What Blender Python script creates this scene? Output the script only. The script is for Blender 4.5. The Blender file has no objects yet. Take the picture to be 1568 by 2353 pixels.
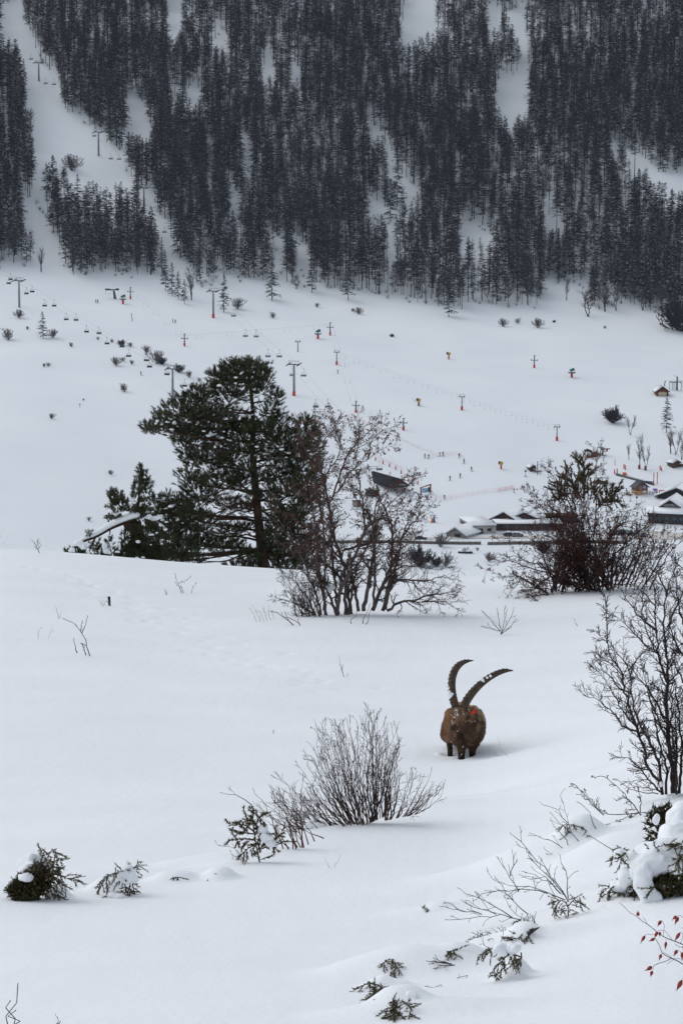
import bpy, bmesh, math, random
import numpy as np
from mathutils import Vector, Matrix

SC = bpy.context.scene
COL = SC.collection
# ---------------------------------------------------------------- camera
FPX, CX, CY, HW, HH = 5806.0, 784.0, 1176.0, 1568.0, 2352.0
PITCH = math.atan((CY - 300.0) / FPX)
cam_data = bpy.data.cameras.new("camera")
cam_data.sensor_fit = 'VERTICAL'
cam_data.sensor_height = 22.3
cam_data.lens = FPX / HH * 22.3
cam_data.clip_start = 0.2
cam_data.clip_end = 9000
cam = bpy.data.objects.new("camera", cam_data)
cam.location = (0, 0, 0)
cam.rotation_euler = (math.pi / 2 - PITCH, 0, 0)
COL.objects.link(cam)
SC.camera = cam
# ---------------------------------------------------------------- sky and light (overcast)
SUN_EL, SUN_AZ = math.radians(48), math.radians(-60)      # azimuth measured from +Y towards +X
world = bpy.data.worlds.new("World")
SC.world = world
world.use_nodes = True
nt = world.node_tree
nt.nodes.clear()
sky = nt.nodes.new("ShaderNodeTexSky")
sky.sky_type = 'NISHITA'
sky.sun_disc = False
sky.sun_elevation = SUN_EL
sky.sun_rotation = SUN_AZ
sky.altitude = 1500
sky.air_density = 1.0
sky.dust_density = 3.0
hsv = nt.nodes.new("ShaderNodeHueSaturation")
hsv.inputs["Saturation"].default_value = 0.33             # cloud cover greys the sky
bg = nt.nodes.new("ShaderNodeBackground")
bg.inputs["Strength"].default_value = 0.12
out = nt.nodes.new("ShaderNodeOutputWorld")
nt.links.new(sky.outputs[0], hsv.inputs["Color"])
nt.links.new(hsv.outputs[0], bg.inputs[0])
nt.links.new(bg.outputs[0], out.inputs[0])
sun_data = bpy.data.lights.new("sun", 'SUN')
sun_data.energy = 0.5
sun_data.angle = math.radians(45)
sun_data.color = (1.0, 0.97, 0.93)
sun = bpy.data.objects.new("sun", sun_data)
sdir = Vector((math.sin(SUN_AZ) * math.cos(SUN_EL), math.cos(SUN_AZ) * math.cos(SUN_EL), math.sin(SUN_EL)))
sun.rotation_euler = sdir.to_track_quat('Z', 'Y').to_euler()
sun.location = (-20, 10, 60)
COL.objects.link(sun)
SC.view_settings.view_transform = 'Standard'
SC.view_settings.look = 'None'
SC.view_settings.gamma = 1
SC.view_settings.use_curve_mapping = False
SC.view_settings.exposure = 0.63
SC.render.engine = 'CYCLES'
SC.cycles.max_bounces = 6
SC.cycles.volume_bounces = 1
SC.cycles.use_denoising = True

RNG = np.random.default_rng(7)
R = random.Random(11)

# ---------------------------------------------------------------- materials
def mat(name, col, rough=0.8, col2=None, scale=8.0, bump=0.0, bscale=30.0, detail=4.0, spec=0.3, metal=0.0):
    m = bpy.data.materials.new(name)
    m.use_nodes = True
    n = m.node_tree
    b = n.nodes["Principled BSDF"]
    b.inputs["Roughness"].default_value = rough
    b.inputs["Specular IOR Level"].default_value = spec
    b.inputs["Metallic"].default_value = metal
    b.inputs["Base Color"].default_value = (*col, 1)
    tc = n.nodes.new("ShaderNodeTexCoord")
    if col2 is not None:
        nz = n.nodes.new("ShaderNodeTexNoise")
        nz.inputs["Scale"].default_value = scale
        nz.inputs["Detail"].default_value = detail
        rp = n.nodes.new("ShaderNodeValToRGB")
        rp.color_ramp.elements[0].position = 0.32
        rp.color_ramp.elements[1].position = 0.68
        rp.color_ramp.elements[0].color = (*col, 1)
        rp.color_ramp.elements[1].color = (*col2, 1)
        n.links.new(tc.outputs["Object"], nz.inputs["Vector"])
        n.links.new(nz.outputs["Fac"], rp.inputs[0])
        n.links.new(rp.outputs[0], b.inputs["Base Color"])
    if bump:
        nb = n.nodes.new("ShaderNodeTexNoise")
        nb.inputs["Scale"].default_value = bscale
        nb.inputs["Detail"].default_value = 5
        bp = n.nodes.new("ShaderNodeBump")
        bp.inputs["Strength"].default_value = bump
        bp.inputs["Distance"].default_value = 1.0 / bscale
        n.links.new(tc.outputs["Object"], nb.inputs["Vector"])
        n.links.new(nb.outputs["Fac"], bp.inputs["Height"])
        n.links.new(bp.outputs[0], b.inputs["Normal"])
    return m

M = {}
def snow_mat(name, c1, c2, cscale, layers):
    """layers: (scale xyz, noise scale, strength, distance)"""
    m = mat(name, c1, 0.62, c2, cscale, spec=0.22)
    n = m.node_tree; b = n.nodes["Principled BSDF"]
    tc = [q for q in n.nodes if q.type == 'TEX_COORD'][0]
    prev = None
    for (sx, sc_, st, di) in layers:
        mp = n.nodes.new("ShaderNodeMapping"); mp.inputs["Scale"].default_value = sx; mp.inputs["Rotation"].default_value = (0, 0, 0.5)
        nz = n.nodes.new("ShaderNodeTexNoise"); nz.inputs["Scale"].default_value = sc_; nz.inputs["Detail"].default_value = 4
        bp = n.nodes.new("ShaderNodeBump"); bp.inputs["Strength"].default_value = st; bp.inputs["Distance"].default_value = di
        n.links.new(tc.outputs["Object"], mp.inputs[0]); n.links.new(mp.outputs[0], nz.inputs["Vector"]); n.links.new(nz.outputs["Fac"], bp.inputs["Height"])
        if prev is not None: n.links.new(prev.outputs[0], bp.inputs["Normal"])
        prev = bp
    n.links.new(prev.outputs[0], b.inputs["Normal"])
    return m
M['snow'] = snow_mat("snow", (0.815, 0.85, 0.868), (0.865, 0.893, 0.905), 0.45, [((1, 1, 1), 26, .22, .02), ((1.6, .35, 1), 2.2, .12, .12), ((1, 1, 1), 90, .25, .006)])
M['snow_far'] = snow_mat("valley_snow", (0.775, 0.82, 0.845), (0.845, 0.88, 0.893), 0.022, [((.5, 2.2, 1), .09, .16, 1.2), ((1, 1, 1), .6, .10, .3)])
M['snow_cap'] = mat("fresh_snow", (0.84, 0.87, 0.888), 0.65, None, 1, 0.35, 22, spec=0.2)
M['larch'] = mat("larch_twigs", (0.020, 0.017, 0.018), 0.9, (0.040, 0.034, 0.034), 0.5, spec=0.1)
M['larch_trunk'] = mat("larch_bark", (0.020, 0.019, 0.020), 0.9, (0.044, 0.040, 0.040), 1.5, spec=0.1)
M['spruce'] = mat("spruce_needles", (0.015, 0.018, 0.017), 0.85, (0.035, 0.037, 0.035), 0.6, spec=0.15)
M['grey_twig'] = mat("grey_twigs", (0.085, 0.075, 0.070), 0.9, (0.16, 0.145, 0.135), 0.8, spec=0.1)
M['brown_twig'] = mat("brown_twigs", (0.060, 0.046, 0.040), 0.85, (0.13, 0.10, 0.09), 6, spec=0.2)
M['dark_twig'] = mat("dark_twigs", (0.030, 0.024, 0.023), 0.8, (0.085, 0.068, 0.064), 9, spec=0.25)
M['red_twig'] = mat("reddish_twigs", (0.055, 0.025, 0.020), 0.75, (0.15, 0.055, 0.04), 8, spec=0.25)
M['pale_grass'] = mat("dry_grass", (0.34, 0.27, 0.18), 0.9, (0.48, 0.40, 0.29), 20)

# ---------------------------------------------------------------- triangle builder
def _ico(sub):
    bm = bmesh.new()
    bmesh.ops.create_icosphere(bm, subdivisions=sub, radius=1.0)
    bm.verts.ensure_lookup_table()
    v = np.array([x.co[:] for x in bm.verts])
    t = np.array([[l.vert.index for l in f.loops] for f in bm.faces])
    bm.free()
    return v, t
ICO = {s: _ico(s) for s in (1, 2, 3)}

class TB:
    def __init__(self):
        self.v, self.t, self.m, self.n = [], [], [], 0
    def add(self, V, T, mi=0):
        V = np.asarray(V, float).reshape(-1, 3)
        T = np.asarray(T, int).reshape(-1, 3)
        self.v.append(V)
        self.t.append(T + self.n)
        mi = np.asarray(mi)
        self.m.append(np.full(len(T), int(mi)) if mi.ndim == 0 else mi)
        self.n += len(V)
        return self
    def tris(self, A, mi=0):
        A = np.asarray(A, float).reshape(-1, 3, 3)
        return self.add(A.reshape(-1, 3), np.arange(len(A) * 3).reshape(-1, 3), mi)
    def segs(self, P0, P1, R0, R1, mi=0, sides=3):
        P0 = np.asarray(P0, float).reshape(-1, 3); P1 = np.asarray(P1, float).reshape(-1, 3)
        N = len(P0)
        if N == 0:
            return self
        R0 = np.broadcast_to(np.asarray(R0, float), (N,)); R1 = np.broadcast_to(np.asarray(R1, float), (N,))
        d = P1 - P0
        d = d / np.maximum(np.linalg.norm(d, axis=1, keepdims=True), 1e-9)
        ref = np.where(np.abs(d[:, 2:3]) < 0.9, np.array([[0, 0, 1.0]]), np.array([[1.0, 0, 0]]))
        a = np.cross(d, ref); a /= np.linalg.norm(a, axis=1, keepdims=True)
        b = np.cross(d, a)
        ang = np.arange(sides) * 2 * math.pi / sides
        ring = a[:, None, :] * np.cos(ang)[None, :, None] + b[:, None, :] * np.sin(ang)[None, :, None]
        V = np.stack([P0[:, None, :] + ring * R0[:, None, None], P1[:, None, :] + ring * R1[:, None, None]], 1)
        base = (np.arange(N) * 2 * sides)[:, None]
        T = []
        for k in range(sides):
            k2 = (k + 1) % sides
            T.append(np.stack([base[:, 0] + k, base[:, 0] + k2, base[:, 0] + sides + k], 1))
            T.append(np.stack([base[:, 0] + k2, base[:, 0] + sides + k2, base[:, 0] + sides + k], 1))
        return self.add(V.reshape(-1, 3), np.concatenate(T), mi)
    def tube(self, pts, rad, sides=6, mi=0, cap=True):
        P = np.asarray(pts, float); n = len(P)
        rad = np.broadcast_to(np.asarray(rad, float), (n,))
        tg = np.gradient(P, axis=0); tg /= np.maximum(np.linalg.norm(tg, axis=1, keepdims=True), 1e-9)
        ref = np.array([0, 0, 1.0]) if abs(tg[0][2]) < 0.9 else np.array([1.0, 0, 0])
        V = []
        a = np.cross(tg[0], ref); a /= np.linalg.norm(a)
        for i in range(n):
            a = a - tg[i] * a.dot(tg[i]); a /= max(np.linalg.norm(a), 1e-9)
            b = np.cross(tg[i], a)
            for k in range(sides):
                w = 2 * math.pi * k / sides
                V.append(P[i] + rad[i] * (a * math.cos(w) + b * math.sin(w)))
        T = []
        for i in range(n - 1):
            for k in range(sides):
                k2 = (k + 1) % sides
                q = i * sides
                T += [(q + k, q + k2, q + sides + k), (q + k2, q + sides + k2, q + sides + k)]
        if cap:
            V.append(P[0]); V.append(P[-1])
            c0 = n * sides
            for k in range(sides):
                k2 = (k + 1) % sides
                T.append((c0, k2, k)); T.append((c0 + 1, (n - 1) * sides + k, (n - 1) * sides + k2))
        return self.add(V, T, mi)
    def hexa(self, C, mi=0):       # 8 corners: bottom 4 ccw, top 4 ccw
        F = [(0, 3, 2), (0, 2, 1), (4, 5, 6), (4, 6, 7)]
        for k in range(4):
            k2 = (k + 1) % 4
            F += [(k, k2, 4 + k2), (k, 4 + k2, 4 + k)]
        return self.add(C, F, mi)
    def box(self, c, s, rz=0.0, mi=0):   # c = centre, s = full size
        x, y, z = s[0] / 2, s[1] / 2, s[2] / 2
        C = np.array([(-x, -y, -z), (x, -y, -z), (x, y, -z), (-x, y, -z), (-x, -y, z), (x, -y, z), (x, y, z), (-x, y, z)])
        if rz:
            ca, sa = math.cos(rz), math.sin(rz)
            C = C @ np.array([[ca, sa, 0], [-sa, ca, 0], [0, 0, 1]])
        return self.hexa(C + np.asarray(c, float), mi)
    def ell(self, c, r, mi=0, sub=2, jit=0.0, rng=None, rot=None):
        v, t = ICO[sub]
        v = v.copy()
        if jit:
            v = v * (1 + (rng or RNG).normal(0, jit, (len(v), 1)))
        v = v * np.asarray(r, float)
        if rot is not None:
            v = v @ np.array(rot.to_3x3()).T
        return self.add(v + np.asarray(c, float), t, mi)
    def prism(self, poly, y0, y1, mi=0):   # polygon in XZ (ccw seen from -Y) extruded along Y, convex
        n = len(poly)
        V = [(p[0], y0, p[1]) for p in poly] + [(p[0], y1, p[1]) for p in poly]
        T = []
        for k in range(1, n - 1):
            T += [(0, k, k + 1), (n, n + k + 1, n + k)]
        for k in range(n):
            k2 = (k + 1) % n
            T += [(k, n + k, n + k2), (k, n + k2, k2)]
        return self.add(V, T, mi)
    def mesh(self, name, mats, smooth=False):
        me = bpy.data.meshes.new(name)
        V = np.concatenate(self.v) if self.v else np.zeros((0, 3)); T = np.concatenate(self.t) if self.t else np.zeros((0, 3), int)
        me.vertices.add(len(V)); me.vertices.foreach_set("co", V.ravel())
        me.loops.add(len(T) * 3); me.loops.foreach_set("vertex_index", T.ravel().astype(np.int32))
        me.polygons.add(len(T))
        me.polygons.foreach_set("loop_start", np.arange(0, len(T) * 3, 3, dtype=np.int32))
        me.polygons.foreach_set("loop_total", np.full(len(T), 3, dtype=np.int32))
        me.polygons.foreach_set("material_index", np.concatenate(self.m).astype(np.int32))
        if smooth:
            me.polygons.foreach_set("use_smooth", np.ones(len(T), dtype=bool))
        for m in (mats if isinstance(mats, (list, tuple)) else [mats]):
            me.materials.append(M[m] if isinstance(m, str) else m)
        me.update(calc_edges=True)
        return me
    def build(self, name, mats, parent=None, smooth=False):
        return link(name, self.mesh(name, mats, smooth), parent)

def link(name, me, parent=None):
    o = bpy.data.objects.new(name, me)
    COL.objects.link(o)
    if parent is not None:
        o.parent = parent
    return o
def tag(o, label=None, cat=None, group=None, kind=None):
    if label: o['label'] = label
    if cat: o['category'] = cat
    if group: o['group'] = group
    if kind: o['kind'] = kind
    return o
def thing(name, label, cat, loc=(0, 0, 0), rz=0.0, group=None, scale=1.0):
    o = bpy.data.objects.new(name, None)
    COL.objects.link(o)
    o.location = tuple(loc); o.rotation_euler = (0, 0, rz)
    o.scale = (scale,) * 3 if not isinstance(scale, (tuple, list)) else scale
    o.empty_display_size = 0.3
    return tag(o, label, cat, group)
def dup(root, loc, rz=0.0, label=None, group=None, scale=None):
    r = root.copy(); COL.objects.link(r)
    r.location = tuple(loc); r.rotation_euler = (0, 0, rz)
    if label: r['label'] = label
    if group: r['group'] = group
    if scale is not None: r.scale = (scale,) * 3 if not isinstance(scale, (tuple, list)) else scale
    for ch in list(root.children):
        c = ch.copy(); COL.objects.link(c); c.parent = r
        for g in list(ch.children):
            d = g.copy(); COL.objects.link(d); d.parent = c
    return r

# ---------------------------------------------------------------- picture <-> place
cp, sp = math.cos(PITCH), math.sin(PITCH)
def ray(vx, vy):
    a, b = (vx - CX) / FPX, (CY - vy) / FPX
    return np.array([a, cp + b * sp, -sp + b * cp])
def P(vx, vy, d):                      # point seen at (vx,vy) at horizontal distance d
    r = ray(vx, vy)
    return r * (d / math.hypot(r[0], r[1]))
def proj(X):
    X = np.asarray(X, float)
    w = X[..., 1] * cp - X[..., 2] * sp
    return np.stack([CX + FPX * X[..., 0] / w, CY - FPX * (X[..., 1] * sp + X[..., 2] * cp) / w], -1)
def rowz(row, d, vx=CX):
    return P(vx, row, d)[2]

# ---------------------------------------------------------------- ground shape
LD0, LD1, ND = math.log(1.5), math.log(2400), 700
DG = np.exp(np.linspace(LD0, LD1, ND))
UC = np.array([-1400, 0, 400, 784, 1100, 1568, 3000]) 
near_d = [9, 13.5, 18, 24, 33, 46, 52, 60, 66]
near_rows = {
    0:    [2390, 2210, 2068, 1910, 1735, 1490, 1400, 1305, 1239],
    400:  [2385, 2205, 2060, 1908, 1742, 1512, 1428, 1338, 1280],
    784:  [2380, 2200, 2050, 1905, 1745, 1520, 1438, 1352, 1303],
    1100: [2370, 2180, 2020, 1890, 1742, 1520, 1440, 1362, 1318],
    1568: [2330, 2065, 1850, 1740, 1632, 1485, 1408, 1338, 1288]}
far_d = [760, 850, 945, 1060, 1180, 1500, 2000, 2400]
far_rows = {
    0:    [1295, 1090, 915, 775, 632, 0, -420, -560],
    400:  [1300, 1150, 940, 790, 672, 0, -420, -560],
    784:  [1305, 1185, 960, 805, 690, 0, -420, -560],
    1100: [1308, 1195, 972, 822, 716, 0, -420, -560],
    1568: [1312, 1200, 985, 850, 748, 0, -420, -560]}
def smooth1(a, s, axis):
    k = np.exp(-0.5 * (np.arange(-3 * s, 3 * s + 1) / s) ** 2); k /= k.sum()
    pad = [(0, 0)] * a.ndim; pad[axis] = (3 * s, 3 * s)
    # odd reflection keeps slopes at the ends
    b = np.pad(a, pad, mode='reflect', reflect_type='odd')
    return np.apply_along_axis(lambda q: np.convolve(q, k, 'valid'), axis, b)
def column(cx):
    key = min(max(cx, 0), 1568)
    dd, zz = [1.5, 5.0], [-1.95, -2.55]
    for d, r_ in zip(near_d, near_rows[key]):
        dd.append(d); zz.append(rowz(r_, d))
    z66 = zz[-1]
    for d, dz in ((72, -1.45), (85, -6.0), (110, -15.5), (150, -31)):
        dd.append(d); zz.append(z66 + dz)
    for d, z in ((300, -88), (500, -123), (690, -133.5)):
        dd.append(d); zz.append(z)
    for d, r_ in zip(far_d, far_rows[key]):
        dd.append(d); zz.append(rowz(r_, d))
    return np.interp(np.log(DG), np.log(dd), zz)
NU = 160
UG = np.linspace(-0.62, 0.62, NU)
_cols = np.stack([column(c) for c in UC])
_ucc = (UC - CX) / FPX
ZG = np.stack([np.interp(UG, _ucc, _cols[:, j]) for j in range(ND)], 1)      # NU x ND
ZG = smooth1(ZG, 2, 1)
ZG = smooth1(ZG, 2, 0)

_perm = np.random.default_rng(3).random((256, 256))
def vnoise(x, y):
    xi, yi = np.floor(x).astype(int), np.floor(y).astype(int)
    fx, fy = x - xi, y - yi
    fx, fy = fx * fx * (3 - 2 * fx), fy * fy * (3 - 2 * fy)
    g = lambda i, j: _perm[i & 255, j & 255]
    return (g(xi, yi) * (1 - fx) + g(xi + 1, yi) * fx) * (1 - fy) + (g(xi, yi + 1) * (1 - fx) + g(xi + 1, yi + 1) * fx) * fy - 0.5
BUMPS = []       # x, y, rx, ry, rot, h
RIDGES = []      # polyline xy, width_front, width_back, h
def height(x, y, detail=True):
    x = np.asarray(x, float); y = np.asarray(y, float)
    d = np.maximum(np.hypot(x, y), 1.5)
    u = np.clip(x / np.maximum(y, 1e-3), -0.619, 0.619)
    fj = (np.log(d) - LD0) / (LD1 - LD0) * (ND - 1)
    fj = np.clip(fj, 0, ND - 1.001)
    fi = (u + 0.62) / 1.24 * (NU - 1)
    i, j = fi.astype(int), fj.astype(int)
    a, b = fi - i, fj - j
    z = (ZG[i, j] * (1 - a) + ZG[i + 1, j] * a) * (1 - b) + (ZG[i, j + 1] * (1 - a) + ZG[i + 1, j + 1] * a) * b
    if detail:
        nearw = np.clip((110 - d) / 40, 0, 1)
        z = z + nearw * (0.13 * vnoise(x / 6.5, y / 7.5) + 0.022 * vnoise(x / 1.9 + 9, y / 2.6))
        farw = np.clip((d - 300) / 300, 0, 1)
        z = z + farw * (2.2 * vnoise(x / 90, y / 110) + 0.7 * vnoise(x / 26 + 3, y / 30))
        mt = np.clip((d - 1190) / 60, 0, 1)
        z = z + mt * (9 * vnoise(x / 55 + 5, y / 140) + 2.2 * vnoise(x / 16, y / 22))
        if np.min(d) < 90:
            for (bx, by, rx, ry, ro, h) in BUMPS:
                rm = 2.6 * max(rx, ry)
                m = (np.abs(x - bx) < rm) & (np.abs(y - by) < rm)
                if not m.any():
                    continue
                ca, sa = math.cos(ro), math.sin(ro)
                xx, yy = x[m] - bx, y[m] - by
                q2 = ((xx * ca + yy * sa) / rx) ** 2 + ((-xx * sa + yy * ca) / ry) ** 2
                z = np.array(z); z[m] += h * np.exp(-(q2 ** 1.5 if h > 0 else q2))
            for (pl, wf, wb, h) in RIDGES:
                best = np.full(x.shape, 1e9); side = np.zeros(x.shape); hh = np.zeros(x.shape)
                for q in range(len(pl) - 1):
                    ax, ay, ah = pl[q]; bx, by, bh = pl[q + 1]
                    ux, uy = bx - ax, by - ay; L2 = ux * ux + uy * uy
                    t = np.clip(((x - ax) * ux + (y - ay) * uy) / L2, 0, 1)
                    dx, dy = x - ax - t * ux, y - ay - t * uy
                    dist = np.hypot(dx, dy)
                    m = dist < best
                    best = np.where(m, dist, best); side = np.where(m, np.sign(ux * dy - uy * dx), side); hh = np.where(m, ah + t * (bh - ah), hh)
                w = np.where(side > 0, wb, wf)
                z = z + hh * h * np.exp(-(best / w) ** 2)
    return z
def G(vx, vy, dmin=3.0, dmax=2300.0, detail=True):
    """where the ray through (vx,vy) first meets the ground beyond dmin"""
    r = ray(vx, vy); r = r / math.hypot(r[0], r[1])
    lo, hi, n = dmin, dmax, 1500
    for it in range(2 if detail else 1):
        d = np.exp(np.linspace(math.log(lo), math.log(hi), n))
        g = height(r[0] * d, r[1] * d, it == 1)
        below = (r[2] * d) < g
        k = int(np.argmax(below)) if below.any() else len(d) - 1
        if k > 0:
            e0 = r[2] * d[k - 1] - g[k - 1]; e1 = r[2] * d[k] - g[k]
            dd = d[k - 1] + e0 / (e0 - e1 + 1e-12) * (d[k] - d[k - 1])
        else:
            dd = d[0]
        lo, hi, n = dd * .93, dd * 1.08, 160
    p = r * dd
    p[2] = float(height(p[0], p[1], detail))
    return p
def mpp(p):                              # metres per photo unit at a point
    return (p[1] * cp - p[2] * sp) / FPX
def bump(vx, vy, rx, ry, h, ro=0.0):
    p = G(vx, vy, detail=False)
    BUMPS.append((p[0], p[1], rx, ry, ro, h * .48))

# snow features of the near slope
pts = [G(x, y, detail=False) for x, y in ((-150, 2085), (60, 2055), (300, 2040), (500, 2030), (600, 2000), (760, 1935), (900, 1885), (1050, 1842), (1230, 1800))]
RIDGES.append(([(p[0], p[1], w) for p, w in zip(pts, (1, 1, 1, 1, 1, 1.2, 1.2, .8, 0.0))], 1.3, 0.5, 0.12))
pts = [G(x, y, detail=False) for x, y in ((1040, 2120), (1200, 2090), (1330, 2030), (1420, 1990))]
RIDGES.append(([(p[0], p[1], w) for p, w in zip(pts, (0, .6, 1, .8))], 0.8, 0.5, 0.04))
for b in ((1180, 1990, .55, .4, .18), (1290, 1960, .5, .35, .16), (1330, 2010, .5, .35, .14), (1030, 2100, .4, .3, .08),
          (930, 2240, .42, .3, .13), (1010, 2230, .35, .3, .09), (960, 2320, .4, .3, .13), (1150, 2190, .35, .25, .08),
          (1210, 2170, .4, .3, .10), (1480, 1960, .6, .5, .22), (1430, 2070, .5, .3, .10), (1260, 2090, .45, .3, .10),
          (880, 2240, .3, .2, .07), (180, 2035, .6, .4, .10), (350, 2010, .7, .4, .12), (480, 2005, .5, .3, .10), (110, 2060, .5, .3, .06),
          (690, 1905, .7, .5, .14), (860, 1880, 1.1, .8, .10), (780, 1440, 3.0, 1.6, .22), (1000, 1420, 2.5, 1.5, .12)):
    bump(*b)
# trail of old footprints
tr = [G(x, y, detail=False) for x, y in ((60, 1300), (210, 1345), (340, 1400), (400, 1440), (500, 1480), (610, 1520), (720, 1560), (800, 1590))]
for q in range(len(tr) - 1):
    L = np.linalg.norm(tr[q + 1] - tr[q]); n = int(L / 0.42)
    for k in range(n):
        p = tr[q] + (tr[q + 1] - tr[q]) * ((k + R.random() * .3) / n)
        for s in (-1, 1):
            BUMPS.append((p[0] + R.gauss(0, .3) + .18 * s, p[1] + R.gauss(0, .4), .10 + .05 * R.random(), .14, 0, -0.016 - .014 * R.random()))
ib = G(1063, 1735, detail=False)
BUMPS.append((ib[0] + .25, ib[1] + .2, .7, .6, 0, -0.07))

def sheet(name, us, ds, m):
    U, D = np.meshgrid(us, ds, indexing='ij')
    X = D * U / np.sqrt(1 + U * U); Y = D / np.sqrt(1 + U * U)
    Z = height(X, Y)
    V = np.stack([X, Y, Z], -1).reshape(-1, 3)
    a, b = len(us), len(ds)
    ii = np.arange(a * b).reshape(a, b)
    q = np.stack([ii[:-1, :-1], ii[1:, :-1], ii[1:, 1:], ii[:-1, 1:]], -1).reshape(-1, 4)
    T = np.concatenate([q[:, [0, 1, 2]], q[:, [0, 2, 3]]])
    return tag(TB().add(V, T).build(name, m, None, True), kind='structure')
us_far = np.concatenate([np.linspace(-0.6, -0.17, 30), np.linspace(-0.165, 0.165, 200), np.linspace(0.17, 0.6, 30)])
sheet("valley_snowfield", us_far, np.exp(np.linspace(math.log(112), math.log(1195), 260)), 'snow_far')
sheet("mountainside", us_far, np.exp(np.linspace(math.log(1195), math.log(2380), 160)), 'snow_far')
# ---------------------------------------------------------------- haze over the valley
hz = TB()
hz.box((0, 1195, 90), (2700, 2420, 620))      # x +-1350, y -15..2405, z -220..400
haze = tag(hz.build("haze", []), kind='stuff')
hm = bpy.data.materials.new("valley_haze"); hm.use_nodes = True
hm.node_tree.nodes.clear()
ho = hm.node_tree.nodes.new("ShaderNodeOutputMaterial")
hv = hm.node_tree.nodes.new("ShaderNodeVolumePrincipled")
hv.inputs["Color"].default_value = (0.68, 0.80, 1.0, 1)
hv.inputs["Density"].default_value = HAZE_DENSITY if 'HAZE_DENSITY' in globals() else 0.000025
hm.node_tree.links.new(hv.outputs[0], ho.inputs["Volume"])
haze.data.materials.append(hm)

M['forest_twig'] = mat('bare_broadleaf_twigs', (.036, .033, .034), .9, (.070, .064, .063), .6, spec=.1)
# ---------------------------------------------------------------- forest
def conifer(rng, H=20.0, base=0.15, rad=2.6, nbr=120, slope=-0.2, width=0.30, snow=0.2, power=0.8, sub=1, tw=0.22):
    """returns trunk builder, crown builder (materials: 0 twigs, 1 snow)"""
    tk, cr = TB(), TB()
    n = 6
    wob = np.cumsum(rng.normal(0, .06, (n, 2)), 0); wob[0] = 0
    zs = np.linspace(-0.6, H, n)
    pp = np.column_stack([wob, zs])
    tk.tube(pp, np.linspace(tw, 0.03, n), 4, 0, False)
    t = base + (1 - base) * rng.random(nbr) ** 0.95
    tt = (t - base) / (1 - base)
    ln = rad * ((1 - tt) ** power * (0.75 + 0.25 * np.minimum(1, tt * 6)) + 0.05) * rng.uniform(.55, 1.12, nbr)
    az = rng.uniform(0, 2 * math.pi, nbr)
    sl = slope + rng.normal(0, .16, nbr) + 0.25 * tt
    o = np.column_stack([np.interp(t * H, zs, pp[:, 0]), np.interp(t * H, zs, pp[:, 1]), t * H])
    dr = np.column_stack([np.cos(az), np.sin(az), sl])
    tip = o + dr * ln[:, None]
    def tri(o, tip, w):
        dd = tip - o
        rv = rng.normal(0, 1, o.shape); rv[:, 2] *= 0.9
        pv = np.cross(dd, rv); pv /= np.maximum(np.linalg.norm(pv, axis=1, keepdims=True), 1e-6)
        mid = o + dd * .35
        return np.stack([mid + pv * w[:, None] / 2 - dd * .35, tip, mid - pv * w[:, None] / 2 - dd * .12], 1)
    w = width * rng.uniform(.6, 1.3, nbr)
    cr.tris(tri(o, tip, w), 0)
    for k in range(sub):
        f = rng.uniform(.35, .85, nbr)[:, None]
        o2 = o + (tip - o) * f
        az2 = az + rng.choice([-1, 1], nbr) * rng.uniform(.5, 1.1, nbr)
        l2 = ln * rng.uniform(.3, .5, nbr)
        tip2 = o2 + np.column_stack([np.cos(az2), np.sin(az2), sl - .25]) * l2[:, None]
        cr.tris(tri(o2, tip2, w * .8), 0)
    ns = int(nbr * snow)
    if ns:
        ix = rng.choice(nbr, ns, False, p=(1.25 - tt) / (1.25 - tt).sum())
        up = np.array([0, 0, .09])
        a, b = o[ix] + (tip[ix] - o[ix]) * .3 + up, tip[ix] * .95 + o[ix] * .05 + up
        dd = b - a
        pv = np.cross(dd, np.array([[0, 0, 1.0]])); pv /= np.maximum(np.linalg.norm(pv, axis=1, keepdims=True), 1e-6)
        ws = (w[ix] * .28)[:, None]
        cr.tris(np.stack([a, b, (a + b) / 2 + pv * ws], 1), 1)
        cr.tris(np.stack([a, b, (a + b) / 2 - pv * ws + np.array([0, 0, .05])], 1), 1)
    return tk, cr
vr = np.random.default_rng(21)
VARS = []
for k in range(5):      # bare larches, tall, fine
    VARS.append(('larch',) + conifer(vr, 21 + 2 * vr.random(), .20 + .14 * vr.random(), 3.5 + .7 * vr.random(), 150, -.02, .34, .12, .46, 1, .20))
for k in range(2):      # larches with long bare boles
    VARS.append(('larch',) + conifer(vr, 23, .45 + .1 * vr.random(), 3.1, 100, .05, .32, .08, .6, 1, .22))
for k in range(4):      # full, snow flecked
    VARS.append(('spruce',) + conifer(vr, 19 + 2 * vr.random(), .08 + .06 * vr.random(), 3.9 + .9 * vr.random(), 150, -.24, .48, .50, .66, 1, .22))
for k in range(3):      # round-topped broadleaf trees, bare
    VARS.append(('bare',) + conifer(vr, 13 + 2 * vr.random(), .28, 3.2, 120, .9, .22, .06, .15, 1, .16))
VH = [float(v[1].v[0][:, 2].max()) for v in VARS]

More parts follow.
